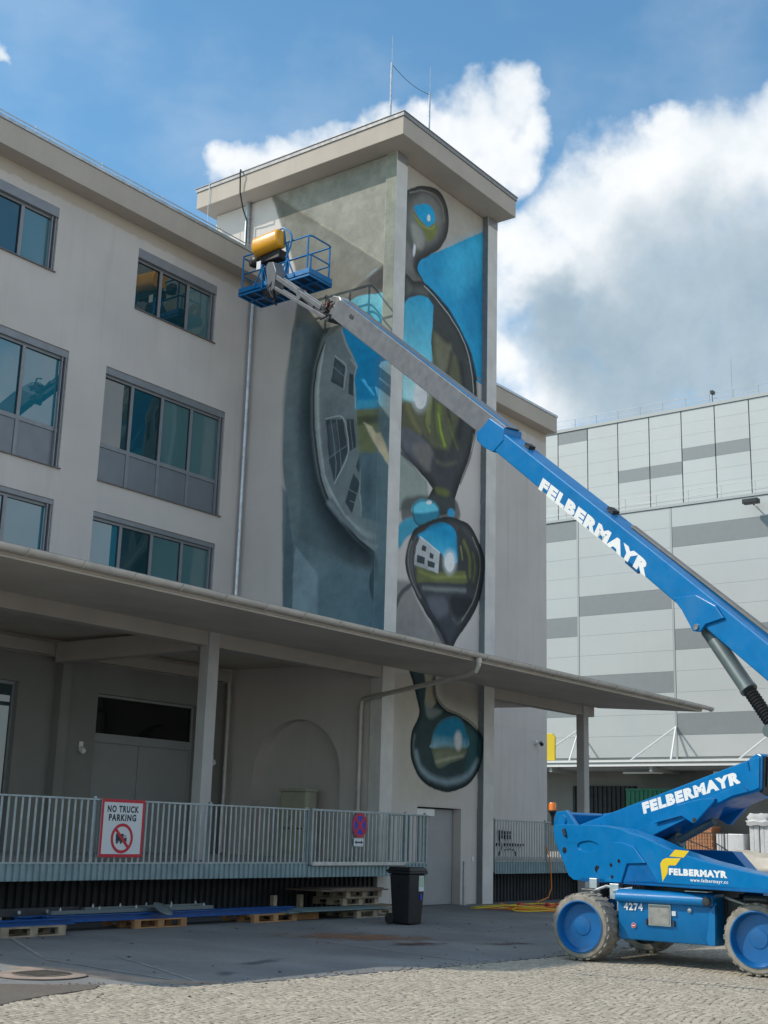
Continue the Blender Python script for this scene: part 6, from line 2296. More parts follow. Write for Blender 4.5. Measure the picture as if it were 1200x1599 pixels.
MURAL_FRONT = [
  ('P',[(23.58,18.63),(28.83,19.26),(28.85,17.86),(26.58,16.58),(24.84,15.36),(23.74,15.13)],(116,111,103),0,0.3,0,0.85),  # soft darker patch: shade under the soffit painted onto the plaster
  ('P',[(26.53,17.18),(28.49,18.51),(28.57,13.76),(27.75,13.81),(26.31,15.18),(24.99,15.75),(25.03,16.16),(25.78,16.68)],(24,104,146),0,0.012,0,1.0),
  ('P',[(26.56,17.18),(28.49,18.47),(28.51,17.33),(27.1,15.83),(26.28,16.09)],(40,122,160),0,0.25,0,0.7),
  ('P',[(27.07,15.82),(28.18,16.81),(28.44,15.74),(27.73,14.92)],(18,88,130),0,0.2,1,0.6),
  ('S',[(27.91,13.93),(28.7,13.84)],(96,92,88),0,0.02,0.05,0.9,0),
  ('P',[(24.46,11.01),(25.16,10.7),(25.81,10.41),(25.96,9.63),(25.07,9.43),(24.48,9.31)],(92,100,96),0,0.06,0,0.95),
  ('P',[(24.5,7.63),(25.13,7.74),(25.7,7.11),(26.57,6.43),(26.87,5.98),(24.48,5.69)],(86,84,83),0,0.1,0,0.95),
  ('P',[(24.47,5.84),(28.68,6.37),(28.72,3.7),(26.97,2.35),(24.63,2.24)],(122,117,104),0,0.45,0,0.75),
  ('P',[(26.59,5.63),(28.69,5.87),(28.7,4.86),(27.49,4.75),(26.61,4.99)],(60,56,46),0,0.25,1,0.75),
  ('P',[(28.309,2.0),(28.9,2.0),(28.9,19.2),(28.309,19.2)],(78,82,84),0,0.004,0,1.0),
  ('P',[(24.15,16.98),(24.24,17.51),(24.56,17.98),(25.01,18.31),(25.51,18.55),(26.08,18.65),(26.43,18.42),(26.57,18.0),(26.49,17.53),(26.19,17.05),(25.69,16.62),(25.32,16.35),(25.15,16.12),(25.19,15.93),(25.43,15.75),(25.12,15.29),(24.56,15.09)],(66,65,62),0,0.012,1,1.0),
  ('P',[(26.23,17.88),(26.18,17.56),(26.02,17.25),(25.77,16.99),(25.48,16.81),(25.19,16.75),(24.94,16.81),(24.77,16.98),(24.71,17.23),(24.75,17.53),(24.9,17.84),(25.14,18.1),(25.43,18.29),(25.72,18.36),(25.98,18.31),(26.16,18.14)],(84,84,82),0,0.12,1,0.9),
  ('P',[(24.56,16.52),(24.94,16.4),(24.98,16.05),(25.11,15.72),(24.83,15.44),(24.5,15.42)],(84,83,80),0,0.07,1,0.9),
  ('I',[(24.15,16.98),(24.24,17.51),(24.56,17.98),(25.01,18.31),(25.51,18.55),(26.08,18.65),(26.43,18.42),(26.57,18.0),(26.49,17.53),(26.19,17.05),(25.69,16.62),(25.32,16.35),(25.15,16.12),(25.19,15.93),(25.43,15.75),(25.12,15.29),(24.56,15.09)],(34,34,34),0.3,0.92),
  ('P',[(24.94,17.7),(25.25,17.92),(25.57,18.05),(25.8,18.01),(25.91,17.83),(25.87,17.61),(25.59,17.39),(25.39,17.43),(25.14,17.5)],(22,108,152),0,0.02,1,1.0),
  ('P',[(24.86,17.52),(25.1,17.48),(25.39,17.41),(25.61,17.39),(25.95,17.66),(26.03,17.49),(25.86,17.18),(25.6,16.97),(25.44,17.17),(25.1,17.31)],(82,86,46),0,0.04,1,1.0),
  ('S',[(24.95,17.45),(25.36,17.33),(25.74,17.4),(25.92,17.57)],(104,108,58),0,0.03,0.04,0.8,0),
  ('P',[(24.86,17.16),(25.14,17.24),(25.37,17.11),(25.45,16.85),(25.28,16.62),(24.98,16.66)],(104,103,98),0,0.07,1,0.85),
  ('P',[(25.69,17.7),(25.69,17.65),(25.66,17.6),(25.62,17.57),(25.58,17.57),(25.55,17.59),(25.54,17.64),(25.55,17.69),(25.58,17.74),(25.61,17.77),(25.65,17.77),(25.68,17.75)],(215,220,222),0,0.02,1,1.0),
  ('S',[(24.73,18.03),(25.16,18.26),(25.6,18.42),(26.0,18.44),(26.25,18.25),(26.35,17.89)],(108,106,104),0,0.03,0.03,0.7,0),
  ('P',[(24.98,16.66),(25.07,16.61),(25.05,16.41),(24.98,16.29),(24.94,16.44)],(188,188,186),0,0.02,1,0.9),
  ('S',[(25.01,18.31),(25.51,18.55),(26.08,18.65),(26.43,18.42),(26.57,18.0),(26.49,17.53),(26.19,17.05),(25.69,16.62),(25.32,16.35),(25.15,16.12),(25.19,15.93),(25.43,15.75)],(24,24,25),0,0.012,0.03,0.9,0),
  ('P',[(24.55,15.51),(25.0,15.61),(25.43,15.75),(25.91,15.64),(26.55,15.43),(27.15,15.06),(27.74,14.51),(28.04,13.86),(28.12,12.99),(28.01,12.23),(27.7,11.43),(27.29,10.69),(27.08,10.22),(27.09,9.88),(26.48,9.64),(25.84,9.6),(25.72,9.83),(26.05,10.26),(25.81,10.41),(25.13,10.71),(24.4,11.09),(24.42,13.29)],(46,48,47),0,0.012,0,1.0),
  ('P',[(24.55,15.7),(25.11,15.86),(25.52,15.73),(25.71,15.51),(25.42,15.39),(24.96,15.3),(24.57,15.02)],(74,73,70),0,0.08,1,0.9),
  ('G',[(24.53,14.72),(24.8,15.06),(25.25,15.31),(25.68,15.39),(25.92,15.26),(25.91,14.78),(25.84,14.18),(25.95,13.71),(25.71,13.14),(25.59,12.54),(24.64,12.16)],(14,104,146),(84,146,168),(25,15.6),(25,12.9),0,0.018,0,1.0),
  ('P',[(24.86,14.94),(25.31,15.23),(25.68,15.24),(25.44,14.69),(24.99,14.46)],(44,128,164),0,0.12,1,0.7),
  ('P',[(24.6,13.14),(25.04,13.28),(25.41,12.98),(25.19,12.35),(24.63,12.23)],(126,160,170),0,0.12,1,0.75),
  ('P',[(25.92,14.56),(26.53,14.44),(27.09,14.15),(27.42,13.37),(27.22,12.44),(26.73,11.46),(26.02,11.38),(25.55,11.6),(24.67,11.39),(24.63,12.26),(25.19,12.34),(25.58,12.89),(25.9,13.55)],(66,66,50),0,0.07,0,0.95),
  ('P',[(26.02,14.45),(26.53,14.37),(26.8,14.42),(26.67,13.72),(26.21,13.61)],(84,82,68),0,0.1,1,0.8),
  ('S',[(26.8,14.2),(26.59,13.12),(26.78,12.25)],(34,36,35),0,0.12,0.12,0.85,0),
  ('S',[(27.3,14.07),(27.43,13.08),(27.23,12.01)],(32,34,35),0,0.16,0.2,0.9,0),
  ('S',[(26.08,13.32),(25.89,12.63),(25.82,11.98)],(96,100,60),0,0.09,0.1,0.85,0),
  ('S',[(26.27,12.53),(26.28,12.04),(26.53,11.58)],(80,92,40),0,0.1,0.18,0.95,0),
  ('S',[(26.25,12.31),(26.38,11.86),(26.58,11.57)],(112,124,46),0,0.05,0.06,0.95,0),
  ('S',[(25.78,12.32),(25.72,11.95),(25.87,11.76)],(98,106,48),0,0.06,0.06,0.9,0),
  ('S',[(26.71,12.3),(26.91,11.93),(27.19,11.63)],(72,82,38),0,0.07,0.07,0.8,0),
  ('S',[(24.86,12.19),(25.09,11.85),(25.44,11.6)],(86,82,52),0,0.1,0.14,0.8,0),
  ('S',[(26.0,12.66),(26.05,12.11),(26.13,11.65)],(48,54,32),0,0.05,0.05,0.8,0),
  ('P',[(24.62,11.47),(25.1,11.55),(25.79,11.42),(26.15,11.1),(26.04,10.73),(25.31,10.61),(24.65,10.88)],(68,69,74),0,0.06,1,0.95),
  ('P',[(25.12,11.17),(25.56,11.33),(25.91,11.35),(25.97,10.95),(25.72,10.68),(25.41,10.84)],(86,82,78),0,0.09,1,0.75),
  ('P',[(26.03,11.07),(26.73,11.35),(27.84,11.74),(27.6,11.11),(27.24,10.63),(26.65,10.05),(26.06,10.32)],(46,48,50),0,0.08,1,0.9),
  ('S',[(26.21,11.04),(26.62,11.04),(27.1,11.23)],(76,74,62),0,0.1,0.08,0.7,0),
  ('I',[(24.55,15.51),(25.0,15.61),(25.43,15.75),(25.91,15.64),(26.55,15.43),(27.15,15.06),(27.74,14.51),(28.04,13.86),(28.12,12.99),(28.01,12.23),(27.7,11.43),(27.29,10.69),(27.08,10.22),(27.09,9.88),(26.48,9.64),(25.84,9.6),(25.72,9.83),(26.05,10.26),(25.81,10.41),(25.13,10.71),(24.4,11.09),(24.42,13.29)],(22,24,25),0.34,0.82),
  ('G',[(24.53,14.72),(24.8,15.03),(25.25,15.28),(25.56,15.32),(25.66,15.13),(25.52,14.14),(25.37,13.46),(24.6,13.14)],(14,104,146),(84,146,168),(25,15.6),(25,12.9),0,0.05,0,0.8),
  ('S',[(25.49,15.66),(26.06,15.49),(26.68,15.23),(27.25,14.87),(27.67,14.34),(27.88,13.63),(27.93,12.94)],(126,128,130),0,0.025,0.035,0.9,0),
  ('S',[(27.95,12.21),(27.78,11.51),(27.36,10.77)],(104,101,96),0,0.04,0.05,0.7,0),
  ('S',[(25.19,15.93),(25.43,15.75),(25.93,15.65),(26.58,15.44),(27.18,15.06),(27.77,14.5),(28.07,13.85),(28.15,13.0),(28.04,12.22),(27.74,11.42),(27.32,10.68)],(14,16,18),0,0.014,0.032,0.9,0),
  ('P',[(26.17,10.31),(26.64,10.4),(26.83,10.33),(26.65,10.18),(26.29,10.17)],(70,76,38),0,0.06,1,0.8),
  ('P',[(25.58,13.56),(25.56,13.48),(25.52,13.41),(25.46,13.35),(25.38,13.31),(25.3,13.3),(25.23,13.32),(25.19,13.36),(25.17,13.43),(25.18,13.5),(25.22,13.57),(25.29,13.63),(25.36,13.67),(25.44,13.68),(25.51,13.67),(25.56,13.62)],(186,198,202),0,0.1,1,0.9),
  ('P',[(25.82,12.71),(25.79,12.54),(25.71,12.38),(25.59,12.25),(25.44,12.17),(25.29,12.16),(25.17,12.22),(25.08,12.33),(25.05,12.48),(25.07,12.66),(25.14,12.82),(25.27,12.95),(25.41,13.03),(25.56,13.04),(25.69,12.98),(25.78,12.87)],(150,160,156),0,0.14,1,0.6),
  ('P',[(25.71,12.68),(25.69,12.54),(25.64,12.4),(25.55,12.29),(25.44,12.23),(25.33,12.23),(25.24,12.28),(25.17,12.38),(25.15,12.51),(25.16,12.66),(25.22,12.8),(25.31,12.9),(25.41,12.96),(25.52,12.97),(25.62,12.92),(25.68,12.82)],(214,216,214),0,0.016,1,1.0),
  ('P',[(24.74,9.62),(25.17,9.85),(25.84,10.03),(26.65,10.18),(27.19,10.17),(27.2,9.61),(25.2,8.93),(24.76,9.1)],(42,46,46),0,0.06,1,0.9),
  ('P',[(24.62,9.0),(25.19,9.33),(25.53,9.19),(25.42,8.98),(24.99,8.76),(24.64,8.4)],(42,104,132),0,0.05,1,1.0),
  ('P',[(25.18,9.45),(25.24,9.68),(25.61,9.88),(26.07,9.93),(26.35,9.81),(26.36,9.57),(26.09,9.31),(25.64,9.15),(25.3,9.21)],(30,86,112),0,0.014,1,1.0),
  ('P',[(25.18,9.45),(25.24,9.68),(25.61,9.88),(26.07,9.93),(26.35,9.77),(25.85,9.58)],(66,136,162),0,0.03,1,0.95),
  ('I',[(25.18,9.45),(25.24,9.68),(25.61,9.88),(26.07,9.93),(26.35,9.81),(26.36,9.57),(26.09,9.31),(25.64,9.15),(25.3,9.21)],(22,40,48),0.1,0.8),
  ('P',[(26.02,9.89),(26.0,9.85),(25.94,9.82),(25.86,9.8),(25.8,9.81),(25.77,9.84),(25.8,9.87),(25.86,9.91),(25.94,9.92),(26.0,9.92)],(205,212,214),0,0.02,1,1.0),
  ('P',[(27.08,9.82),(27.05,9.75),(26.99,9.69),(26.91,9.66),(26.83,9.66),(26.77,9.69),(26.74,9.75),(26.76,9.82),(26.82,9.88),(26.9,9.92),(26.99,9.92),(27.05,9.88)],(30,100,140),0,0.02,1,1.0),
  ('P',[(27.43,9.71),(27.87,9.62),(28.38,9.15),(28.55,8.76),(28.46,8.18),(28.22,7.59),(27.68,6.96),(27.27,6.57),(27.04,6.26),(26.86,6.24),(26.45,6.64),(25.93,6.94),(25.5,7.32),(25.22,7.61),(24.96,7.97),(24.95,8.34),(25.17,8.88),(25.41,9.11),(26.19,9.48),(26.77,9.67)],(50,51,53),0,0.012,1,1.0),
  ('P',[(25.08,8.74),(24.94,8.34),(24.97,7.97),(25.23,7.58),(25.45,7.68),(25.28,8.15),(25.45,8.85)],(62,62,62),0,0.05,1,0.9),
  ('G',[(25.45,8.85),(25.74,9.1),(26.14,9.36),(26.59,9.49),(27.02,9.42),(27.22,9.17),(27.27,8.81),(27.2,8.53),(26.73,8.42),(26.47,8.66)],(14,100,142),(60,136,166),(26.5,9.2),(26.5,7.9),0,0.016,1,1.0),
  ('P',[(27.23,9.46),(27.82,9.29),(28.3,8.84),(28.35,8.31),(28.09,7.86),(27.61,7.98),(27.25,8.58)],(40,42,42),0,0.06,1,0.9),
  ('S',[(27.53,9.16),(27.79,8.81),(27.82,8.28)],(78,84,44),0,0.08,0.1,0.9,0),
  ('S',[(27.98,8.91),(28.08,8.6),(28.02,8.18)],(66,74,34),0,0.07,0.08,0.8,0),
  ('S',[(27.38,9.0),(27.46,8.68)],(110,116,60),0,0.04,0.04,0.7,0),
  ('P',[(25.39,8.18),(25.96,8.12),(26.37,8.12),(26.63,8.2),(27.21,8.32),(27.61,8.38),(27.73,8.1),(27.26,7.95),(26.36,7.85),(25.47,7.69)],(74,77,46),0,0.04,0,0.95),
  ('S',[(25.53,8.01),(26.13,7.97),(26.8,8.09),(27.61,8.23)],(98,102,58),0,0.06,0.06,0.8,0),
  ('P',[(25.55,8.89),(25.88,8.82),(26.42,8.64),(26.37,8.1),(25.96,8.11),(25.32,8.15),(25.39,8.61)],(124,127,128),0,0.012,0,1.0),
  ('P',[(25.32,8.35),(25.7,8.32),(25.96,8.11),(25.33,8.13)],(104,108,108),0,0.05,0,0.7),
  ('P',[(25.65,8.71),(25.82,8.7),(25.79,8.55),(25.61,8.56)],(40,46,50),0,0.01,0,1.0),
  ('P',[(25.98,8.58),(26.15,8.55),(26.12,8.43),(25.96,8.44)],(40,46,50),0,0.01,0,1.0),
  ('P',[(25.44,8.42),(25.77,8.4),(25.74,8.22),(25.43,8.23)],(40,46,50),0,0.01,0,1.0),
  ('P',[(25.87,8.35),(26.21,8.35),(26.18,8.2),(25.89,8.19)],(40,46,50),0,0.01,0,1.0),
  ('S',[(25.55,8.89),(25.88,8.82),(26.43,8.65)],(158,160,158),0,0.012,0.03,0.9,0),
  ('P',[(25.47,7.69),(26.36,7.87),(27.61,8.03),(28.09,7.93),(28.19,7.75),(27.75,7.15),(27.07,6.47),(26.68,6.26),(26.06,6.84),(25.66,7.34)],(42,44,48),0,0.05,1,0.95),
  ('S',[(25.73,7.63),(26.47,7.71),(27.62,7.88)],(92,97,96),0,0.08,0.09,0.85,0),
  ('P',[(25.93,7.41),(26.65,7.53),(26.85,7.21),(26.49,6.96),(26.12,7.1)],(66,69,76),0,0.09,1,0.85),
  ('P',[(26.93,7.54),(27.27,7.66),(27.98,7.71),(27.75,7.28),(27.17,7.13)],(24,26,30),0,0.07,1,0.85),
  ('S',[(27.06,7.05),(27.29,6.95),(27.52,7.11)],(70,70,72),0,0.07,0.06,0.7,0),
  ('I',[(27.43,9.71),(27.87,9.62),(28.38,9.15),(28.55,8.76),(28.46,8.18),(28.22,7.59),(27.68,6.96),(27.27,6.57),(27.04,6.26),(26.86,6.24),(26.45,6.64),(25.93,6.94),(25.5,7.32),(25.22,7.61),(24.96,7.97),(24.95,8.34),(25.17,8.88),(25.41,9.11),(26.19,9.48),(26.77,9.67)],(22,24,26),0.26,0.85),
  ('P',[(27.18,8.55),(27.16,8.42),(27.1,8.3),(27.0,8.22),(26.89,8.17),(26.78,8.18),(26.68,8.23),(26.61,8.32),(26.59,8.44),(26.6,8.57),(26.66,8.69),(26.76,8.77),(26.87,8.82),(26.99,8.82),(27.08,8.77),(27.15,8.67)],(150,168,172),0,0.1,1,0.6),
  ('P',[(27.1,8.54),(27.08,8.43),(27.04,8.34),(26.97,8.28),(26.89,8.24),(26.8,8.25),(26.73,8.29),(26.68,8.36),(26.66,8.46),(26.68,8.56),(26.72,8.65),(26.79,8.71),(26.87,8.75),(26.96,8.75),(27.03,8.7),(27.08,8.63)],(212,214,213),0,0.014,1,1.0),
  ('S',[(25.18,8.7),(25.07,8.42),(25.08,8.05),(25.26,7.71),(25.61,7.36)],(92,92,92),0,0.04,0.04,0.8,0),
  ('S',[(25.45,8.88),(25.31,8.6),(25.27,8.16),(25.45,7.68),(25.88,7.25),(26.5,6.71)],(18,20,22),0,0.02,0.03,0.85,0),
  ('S',[(27.43,9.71),(27.87,9.62),(28.38,9.15),(28.55,8.76),(28.46,8.18),(28.22,7.59),(27.68,6.96),(27.27,6.57),(27.04,6.26),(26.86,6.24)],(14,16,18),0,0.014,0.032,0.9,0),
  ('S',[(27.94,9.36),(28.26,8.98),(28.33,8.65),(28.24,8.16),(27.97,7.6),(27.49,7.06)],(112,108,100),0,0.025,0.03,0.8,0),
  ('S',[(24.49,6.68),(24.61,7.01),(24.83,7.36),(25.22,7.63)],(40,42,46),0,0.03,0.12,0.95,0),
  ('P',[(25.24,5.63),(25.36,5.25),(25.54,4.88),(25.66,4.58),(25.59,4.35),(25.36,4.02),(25.32,3.61),(25.44,3.27),(25.85,2.91),(26.46,2.73),(27.1,2.72),(27.83,2.91),(28.33,3.27),(28.56,3.78),(28.47,4.18),(27.94,4.46),(27.34,4.62),(26.76,4.73),(26.39,4.97),(26.29,5.37),(26.36,5.76)],(34,46,48),0,0.012,1,1.0),
  ('P',[(25.81,5.81),(26.4,5.88),(26.32,5.38),(26.29,5.13),(26.38,4.89),(26.15,4.68),(25.89,4.78),(25.92,5.21)],(106,102,88),0,0.03,1,0.95),
  ('P',[(25.91,4.85),(26.24,4.7),(26.67,4.67),(26.25,4.45),(25.98,4.49)],(88,95,95),0,0.06,1,0.8),
  ('P',[(27.69,4.45),(28.28,4.25),(28.47,3.82),(28.3,3.37),(27.72,3.15),(27.82,3.77)],(30,60,68),0,0.08,1,0.9),
  ('S',[(25.56,3.56),(25.76,3.22),(26.29,2.99),(27.05,2.95),(27.84,3.14),(28.29,3.52)],(96,110,117),0,0.1,0.14,0.9,0),
  ('S',[(25.48,3.97),(25.45,3.68),(25.57,3.39)],(86,96,98),0,0.06,0.06,0.8,0),
  ('I',[(25.24,5.63),(25.36,5.25),(25.54,4.88),(25.66,4.58),(25.59,4.35),(25.36,4.02),(25.32,3.61),(25.44,3.27),(25.85,2.91),(26.46,2.73),(27.1,2.72),(27.83,2.91),(28.33,3.27),(28.56,3.78),(28.47,4.18),(27.94,4.46),(27.34,4.62),(26.76,4.73),(26.39,4.97),(26.29,5.37),(26.36,5.76)],(12,22,24),0.2,0.85),
  ('P',[(26.2,3.85),(26.3,4.15),(26.63,4.42),(27.12,4.57),(27.55,4.49),(27.74,4.24),(27.8,3.84),(27.64,3.56),(27.06,3.42),(26.52,3.25),(26.28,3.52)],(84,88,72),0,0.016,1,1.0),
  ('G',[(26.2,3.85),(26.3,4.15),(26.63,4.42),(27.12,4.57),(27.55,4.49),(27.74,4.24),(27.8,3.84),(26.27,3.72)],(16,86,120),(134,156,158),(26,4.1),(26,3.38),0,0.02,1,1.0),
  ('S',[(26.29,3.66),(26.81,3.76),(27.71,3.78)],(66,72,52),0,0.08,0.09,0.9,0),
  ('S',[(26.41,3.39),(27.04,3.53),(27.6,3.61)],(122,122,106),0,0.06,0.06,0.85,0),
  ('I',[(26.2,3.85),(26.3,4.15),(26.63,4.42),(27.12,4.57),(27.55,4.49),(27.74,4.24),(27.8,3.84),(27.64,3.56),(27.06,3.42),(26.52,3.25),(26.28,3.52)],(40,58,60),0.1,0.55),
  ('P',[(27.55,3.99),(27.54,3.9),(27.51,3.82),(27.45,3.77),(27.39,3.75),(27.32,3.76),(27.27,3.81),(27.23,3.88),(27.22,3.97),(27.23,4.06),(27.26,4.14),(27.31,4.19),(27.38,4.21),(27.44,4.2),(27.5,4.16),(27.54,4.08)],(172,188,192),0,0.07,1,0.9),
  ('S',[(25.27,5.63),(25.39,5.25),(25.57,4.88),(25.69,4.59),(25.61,4.35),(25.38,4.02),(25.35,3.61),(25.47,3.27),(25.88,2.93),(26.49,2.74),(27.13,2.74),(27.83,2.93),(28.33,3.29)],(10,16,18),0,0.015,0.035,0.9,0),
  ('S',[(26.31,5.59),(26.32,5.28),(26.44,4.97),(26.82,4.75),(27.4,4.64),(28.0,4.49),(28.5,4.18),(28.6,3.78)],(10,16,18),0,0.015,0.035,0.9,0),
]


def cr(pts, n=5):
    """closed Catmull-Rom through the points"""
    P = np.array(pts, float)
    out = []
    k = len(P)
    for i in range(k):
        a, b, c, d = P[i - 1], P[i], P[(i + 1) % k], P[(i + 2) % k]
        for j in range(n):
            t = j / n
            out.append(0.5 * (2 * b + (c - a) * t + (2 * a - 5 * b + 4 * c - d) * t * t + (3 * b - a - 3 * c + d) * t ** 3))
    return np.array(out)


def cr_open(pts, n=5):
    P = np.array(pts, float)
    P = np.vstack([2 * P[0] - P[1], P, 2 * P[-1] - P[-2]])
    out = []
    for i in range(1, len(P) - 2):
        a, b, c, d = P[i - 1], P[i], P[i + 1], P[i + 2]
        for j in range(n):
            t = j / n
            out.append(0.5 * (2 * b + (c - a) * t + (2 * a - 5 * b + 4 * c - d) * t * t + (3 * b - a - 3 * c + d) * t ** 3))
    out.append(P[-2])
    return np.array(out)


def value_noise(h, w, cell, seed):
    r = np.random.default_rng(seed)
    gh, gw = int(h / cell) + 3, int(w / cell) + 3
    G = r.random((gh, gw))
    y, x = np.arange(h) / cell, np.arange(w) / cell
    yi, xi = y.astype(int), x.astype(int)
    fy, fx = y - yi, x - xi
    fy, fx = (fy * fy * (3 - 2 * fy))[:, None], (fx * fx * (3 - 2 * fx))[None]
    a, b = G[yi][:, xi], G[yi][:, xi + 1]
    c, d = G[yi + 1][:, xi], G[yi + 1][:, xi + 1]
    return (a * (1 - fx) + b * fx) * (1 - fy) + (c * (1 - fx) + d * fx) * fy


SHADE_K, LIT_K = 2.45, 1.0


def pigment(c, lit):
    """paint colour as an albedo"""
    k = np.array((1.06, 1.0, 0.86)) if c[2] > c[0] * 1.5 + 20 else np.array((1.0, 1.0, 0.985))
    return np.minimum(np.array(lin(c)) * (LIT_K if lit else SHADE_K) * k, 0.82)


def paint(ops, u0, u1, z0, z1, res, seed):
    W, H = int((u1 - u0) * res), int((z1 - z0) * res)
    U = u0 + (np.arange(W) + 0.5) / res
    Z = z0 + (np.arange(H) + 0.5) / res
    img = np.zeros((H, W, 4))
    img[..., :3] = PLASTER
    # brush wobble of the outlines
    wob = 0.022
    dU = (value_noise(H, W, res * 0.28, seed) - 0.5) * wob + (value_noise(H, W, res * 0.09, seed + 1) - 0.5) * wob * 0.5
    dZ = (value_noise(H, W, res * 0.28, seed + 2) - 0.5) * wob + (value_noise(H, W, res * 0.09, seed + 3) - 0.5) * wob * 0.5
    tone = 1 + 0.26 * (value_noise(H, W, res * 0.7, seed + 4) - 0.5) + 0.16 * (value_noise(H, W, res * 0.16, seed + 5) - 0.5) + 0.12 * (value_noise(H, W, res * 0.045, seed + 6) - 0.5)
    blot = value_noise(H, W, res * 0.33, seed + 7) * 0.6 + value_noise(H, W, res * 0.11, seed + 8) * 0.4
    for op in ops:
        kind_ = op[0]
        pts = op[1]
        if kind_ == 'I':                                 # dark rim that fades towards the middle
            _, _, col, depth, opac = op
            lit, soft = 0, 0.03
            poly = cr(pts)
            marg = 0.1
        elif kind_ == 'S':
            _, _, col, lit, soft, width, opac, cl_ = op
            poly = cr_open(pts)
            marg = width / 2 + soft + 0.06
        else:
            if kind_ == 'P':
                _, _, col, lit, soft, sp_, opac = op
            else:
                _, _, c1, c2, ga, gb, lit, soft, sp_, opac = op
            if soft > 0.016:                         # brush-blended edges; crisp ones are drawn as such
                soft = soft * 1.15 + 0.006
            poly = cr(pts) if sp_ and len(pts) > 4 else np.array(pts, float)
            marg = soft + 0.06
        lo, hi = poly.min(0) - marg, poly.max(0) + marg
        i0, i1 = np.searchsorted(U, lo[0]), np.searchsorted(U, hi[0])
        j0, j1 = np.searchsorted(Z, lo[1]), np.searchsorted(Z, hi[1])
        if i1 <= i0 or j1 <= j0:
            continue
        uu = U[None, i0:i1] + dU[j0:j1, i0:i1]
        zz_ = Z[j0:j1, None] + dZ[j0:j1, i0:i1]
        d2 = np.full(uu.shape, 1e9)
        ins = np.zeros(uu.shape, bool)
        n = len(poly)
        for k in range(n if kind_ != 'S' else n - 1):
            ax, az = poly[k]
            bx, bz = poly[(k + 1) % n]
            ex, ez = bx - ax, bz - az
            t = np.clip(((uu - ax) * ex + (zz_ - az) * ez) / (ex * ex + ez * ez + 1e-12), 0, 1)
            d2 = np.minimum(d2, (uu - ax - t * ex) ** 2 + (zz_ - az - t * ez) ** 2)
            if kind_ != 'S' and abs(ez) > 1e-9:
                ins ^= ((az > zz_) != (bz > zz_)) & (uu < ex * (zz_ - az) / ez + ax)
        dist = np.sqrt(d2)
        if kind_ == 'S':
            sd = width / 2 - dist
        else:
            sd = np.where(ins, dist, -dist)
        a = np.clip(sd / (2 * soft) + 0.5, 0, 1)
        a = a * a * (3 - 2 * a) * opac
        if kind_ == 'I':
            r_in = np.clip(1 - dist / depth, 0, 1)
            a = a * r_in * r_in * (3 - 2 * r_in)
        if kind_ == 'G':
            g0, g1 = np.array(ga, float), np.array(gb, float)
            e = g1 - g0
            t = np.clip(((uu - g0[0]) * e[0] + (zz_ - g0[1]) * e[1]) / (e @ e), 0, 1)[..., None]
            colr = pigment(c1, lit) * (1 - t) + pigment(c2, lit) * t
        else:
            colr = pigment(col, lit)[None, None]
        tn = tone[j0:j1, i0:i1, None]
        colr = colr * tn
        if lit:
            colr = colr * (1 + 0.30 * (blot[j0:j1, i0:i1, None] - 0.5))
        reg = img[j0:j1, i0:i1]
        reg[..., :3] = reg[..., :3] * (1 - a[..., None]) + colr * a[..., None]
        reg[..., 3] = np.maximum(reg[..., 3], a)
    return img


def mural_material(name, img):
    H, W, _ = img.shape
    im = D.images.new(name, W, H, alpha=True, float_buffer=True)
    im.colorspace_settings.name = 'Linear Rec.709'
    im.alpha_mode = 'CHANNEL_PACKED'
    im.pixels.foreach_set(np.clip(img, 0, 1).astype('f').ravel())
    im.update()
    m = mat(name, PLASTER, 0.8, var=0.07, vscale=0.5, bump=0.14, bscale=60, spec=0.3, streak=0.06)
    nt = m.node_tree
    N, L = nt.nodes, nt.links
    b = N['Principled BSDF']
    src = b.inputs['Base Color'].links[0].from_socket
    tx_ = N.new('ShaderNodeTexImage')
    tx_.image = im
    tx_.extension = 'EXTEND'
    uv = N.new('ShaderNodeUVMap')
    uv.uv_map = 'wall'
    L.new(uv.outputs[0], tx_.inputs[0])
    mx = N.new('ShaderNodeMix')
    mx.data_type = 'RGBA'
    L.new(tx_.outputs['Alpha'], mx.inputs[0])
    L.new(src, mx.inputs[6])
    L.new(tx_.outputs['Color'], mx.inputs[7])
    L.new(mx.outputs[2], b.inputs['Base Color'])
    return m


def mural_panel(name, pts, uvs, m, label):
    me = D.meshes.new(name)
    off = WLOC[tw.name]
    me.from_pydata([tuple(p[i] - off[i] for i in range(3)) for p in pts], [], [tuple(range(len(pts)))])
    ul = me.uv_layers.new(name='wall')
    for i, (u, v) in enumerate(uvs):
        ul.data[i].uv = (u, v)
    me.materials.append(m)
    o = put(name, me, tw, off)
    o['label'] = label
    return o


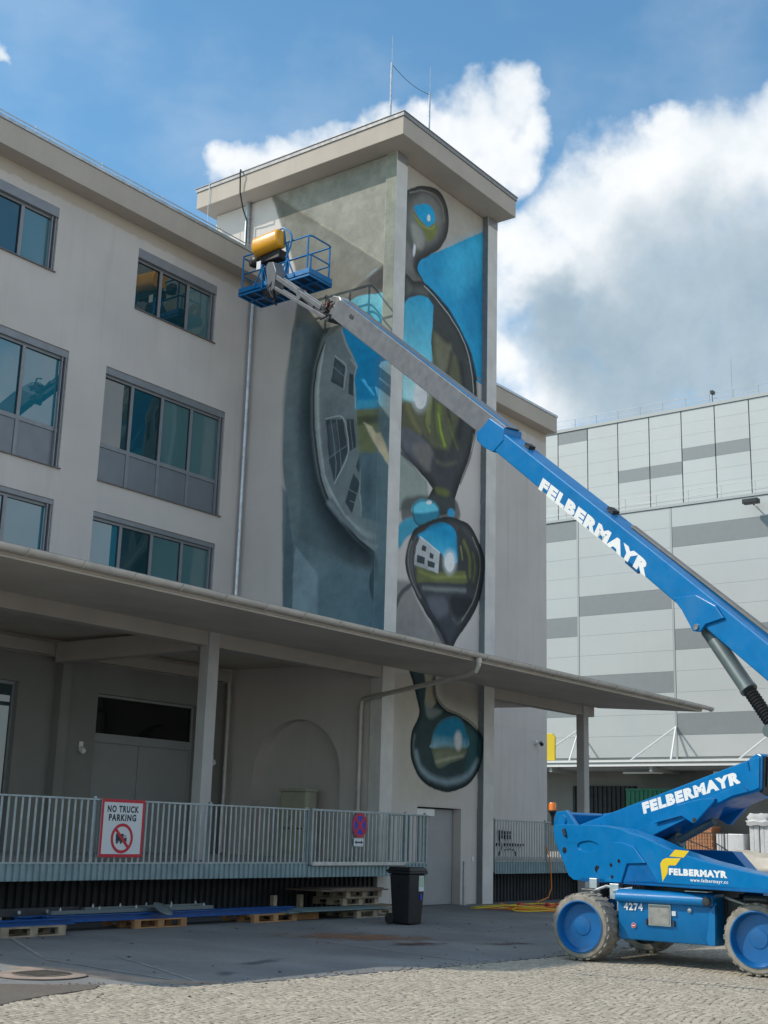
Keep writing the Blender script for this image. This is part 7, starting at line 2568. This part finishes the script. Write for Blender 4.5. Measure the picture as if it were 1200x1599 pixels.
LU0, LU1, LZ0, LZ1 = 17.99, 22.47, 5.0, 18.80
ml = mural_material('mural_left_paint', paint(MURAL_LEFT, LU0, LU1, LZ0, LZ1, 80, 21))
def luv(y, z):
    return ((y - LU0) / (LU1 - LU0), (z - LZ0) / (LZ1 - LZ0))
c = [(22.46, 5.70), (18.364, 5.70), (18.364, 18.798), (22.46, 18.798)]
mural_panel('mural', [(23.946, y, z) for y, z in c], [luv(*p) for p in c], ml, 'left half of the mural: grey wall, mirrored windows and a big chrome lens')
c = [(18.348, 5.70), (18.022, 5.70), (18.022, 18.80), (18.348, 18.80)]
mural_panel('mural', [(23.9065, y, z) for y, z in c], [luv(*p) for p in c], ml, 'painted side of the left pillar')
FU0, FU1, FZ0, FZ1 = 24.36, 28.70, 2.34, 19.0
mf = mural_material('mural_front_paint', paint(MURAL_FRONT, FU0, FU1, FZ0, FZ1, 80, 51))
def fuv(x, z):
    return ((x - FU0) / (FU1 - FU0), (z - FZ0) / (FZ1 - FZ0))
c = [(24.382, 2.34), (28.308, 2.34), (28.308, 18.798), (24.382, 18.798)]
mural_panel('mural', [(x, 18.195, z) for x, z in c], [fuv(*p) for p in c], mf, 'front half of the mural: four hanging chrome drops before a blue sky')
# the paint runs on over the inner side of the right pillar, so that the picture closes for someone standing in the yard
def onto(y, z):
    k = 18.195 / y
    return fuv(28.305 * k, 1.65 + (z - 1.65) * k)
c = [(18.1965, 2.34), (18.02, 2.34), (18.02, 18.55), (18.1965, 18.55)]
c = []
for z in np.linspace(2.34, 18.55, 12):
    c.append(z)
me = D.meshes.new('mural')
vv, ff, uu = [], [], []
off = WLOC[tw.name]
for z in c:
    for y in (18.1965, 18.022):
        vv.append((28.3035 - off[0], y - off[1], z - off[2]))
        uu.append(onto(y, z))
for i in range(len(c) - 1):
    ff.append((2 * i, 2 * i + 1, 2 * i + 3, 2 * i + 2))
me.from_pydata(vv, [], ff)
ul = me.uv_layers.new(name='wall')
for pl in me.polygons:
    for li in pl.loop_indices:
        ul.data[li].uv = uu[me.loops[li].vertex_index]
me.materials.append(mf)
o = put('mural', me, tw, off)
o['label'] = 'painted inner side of the right pillar'
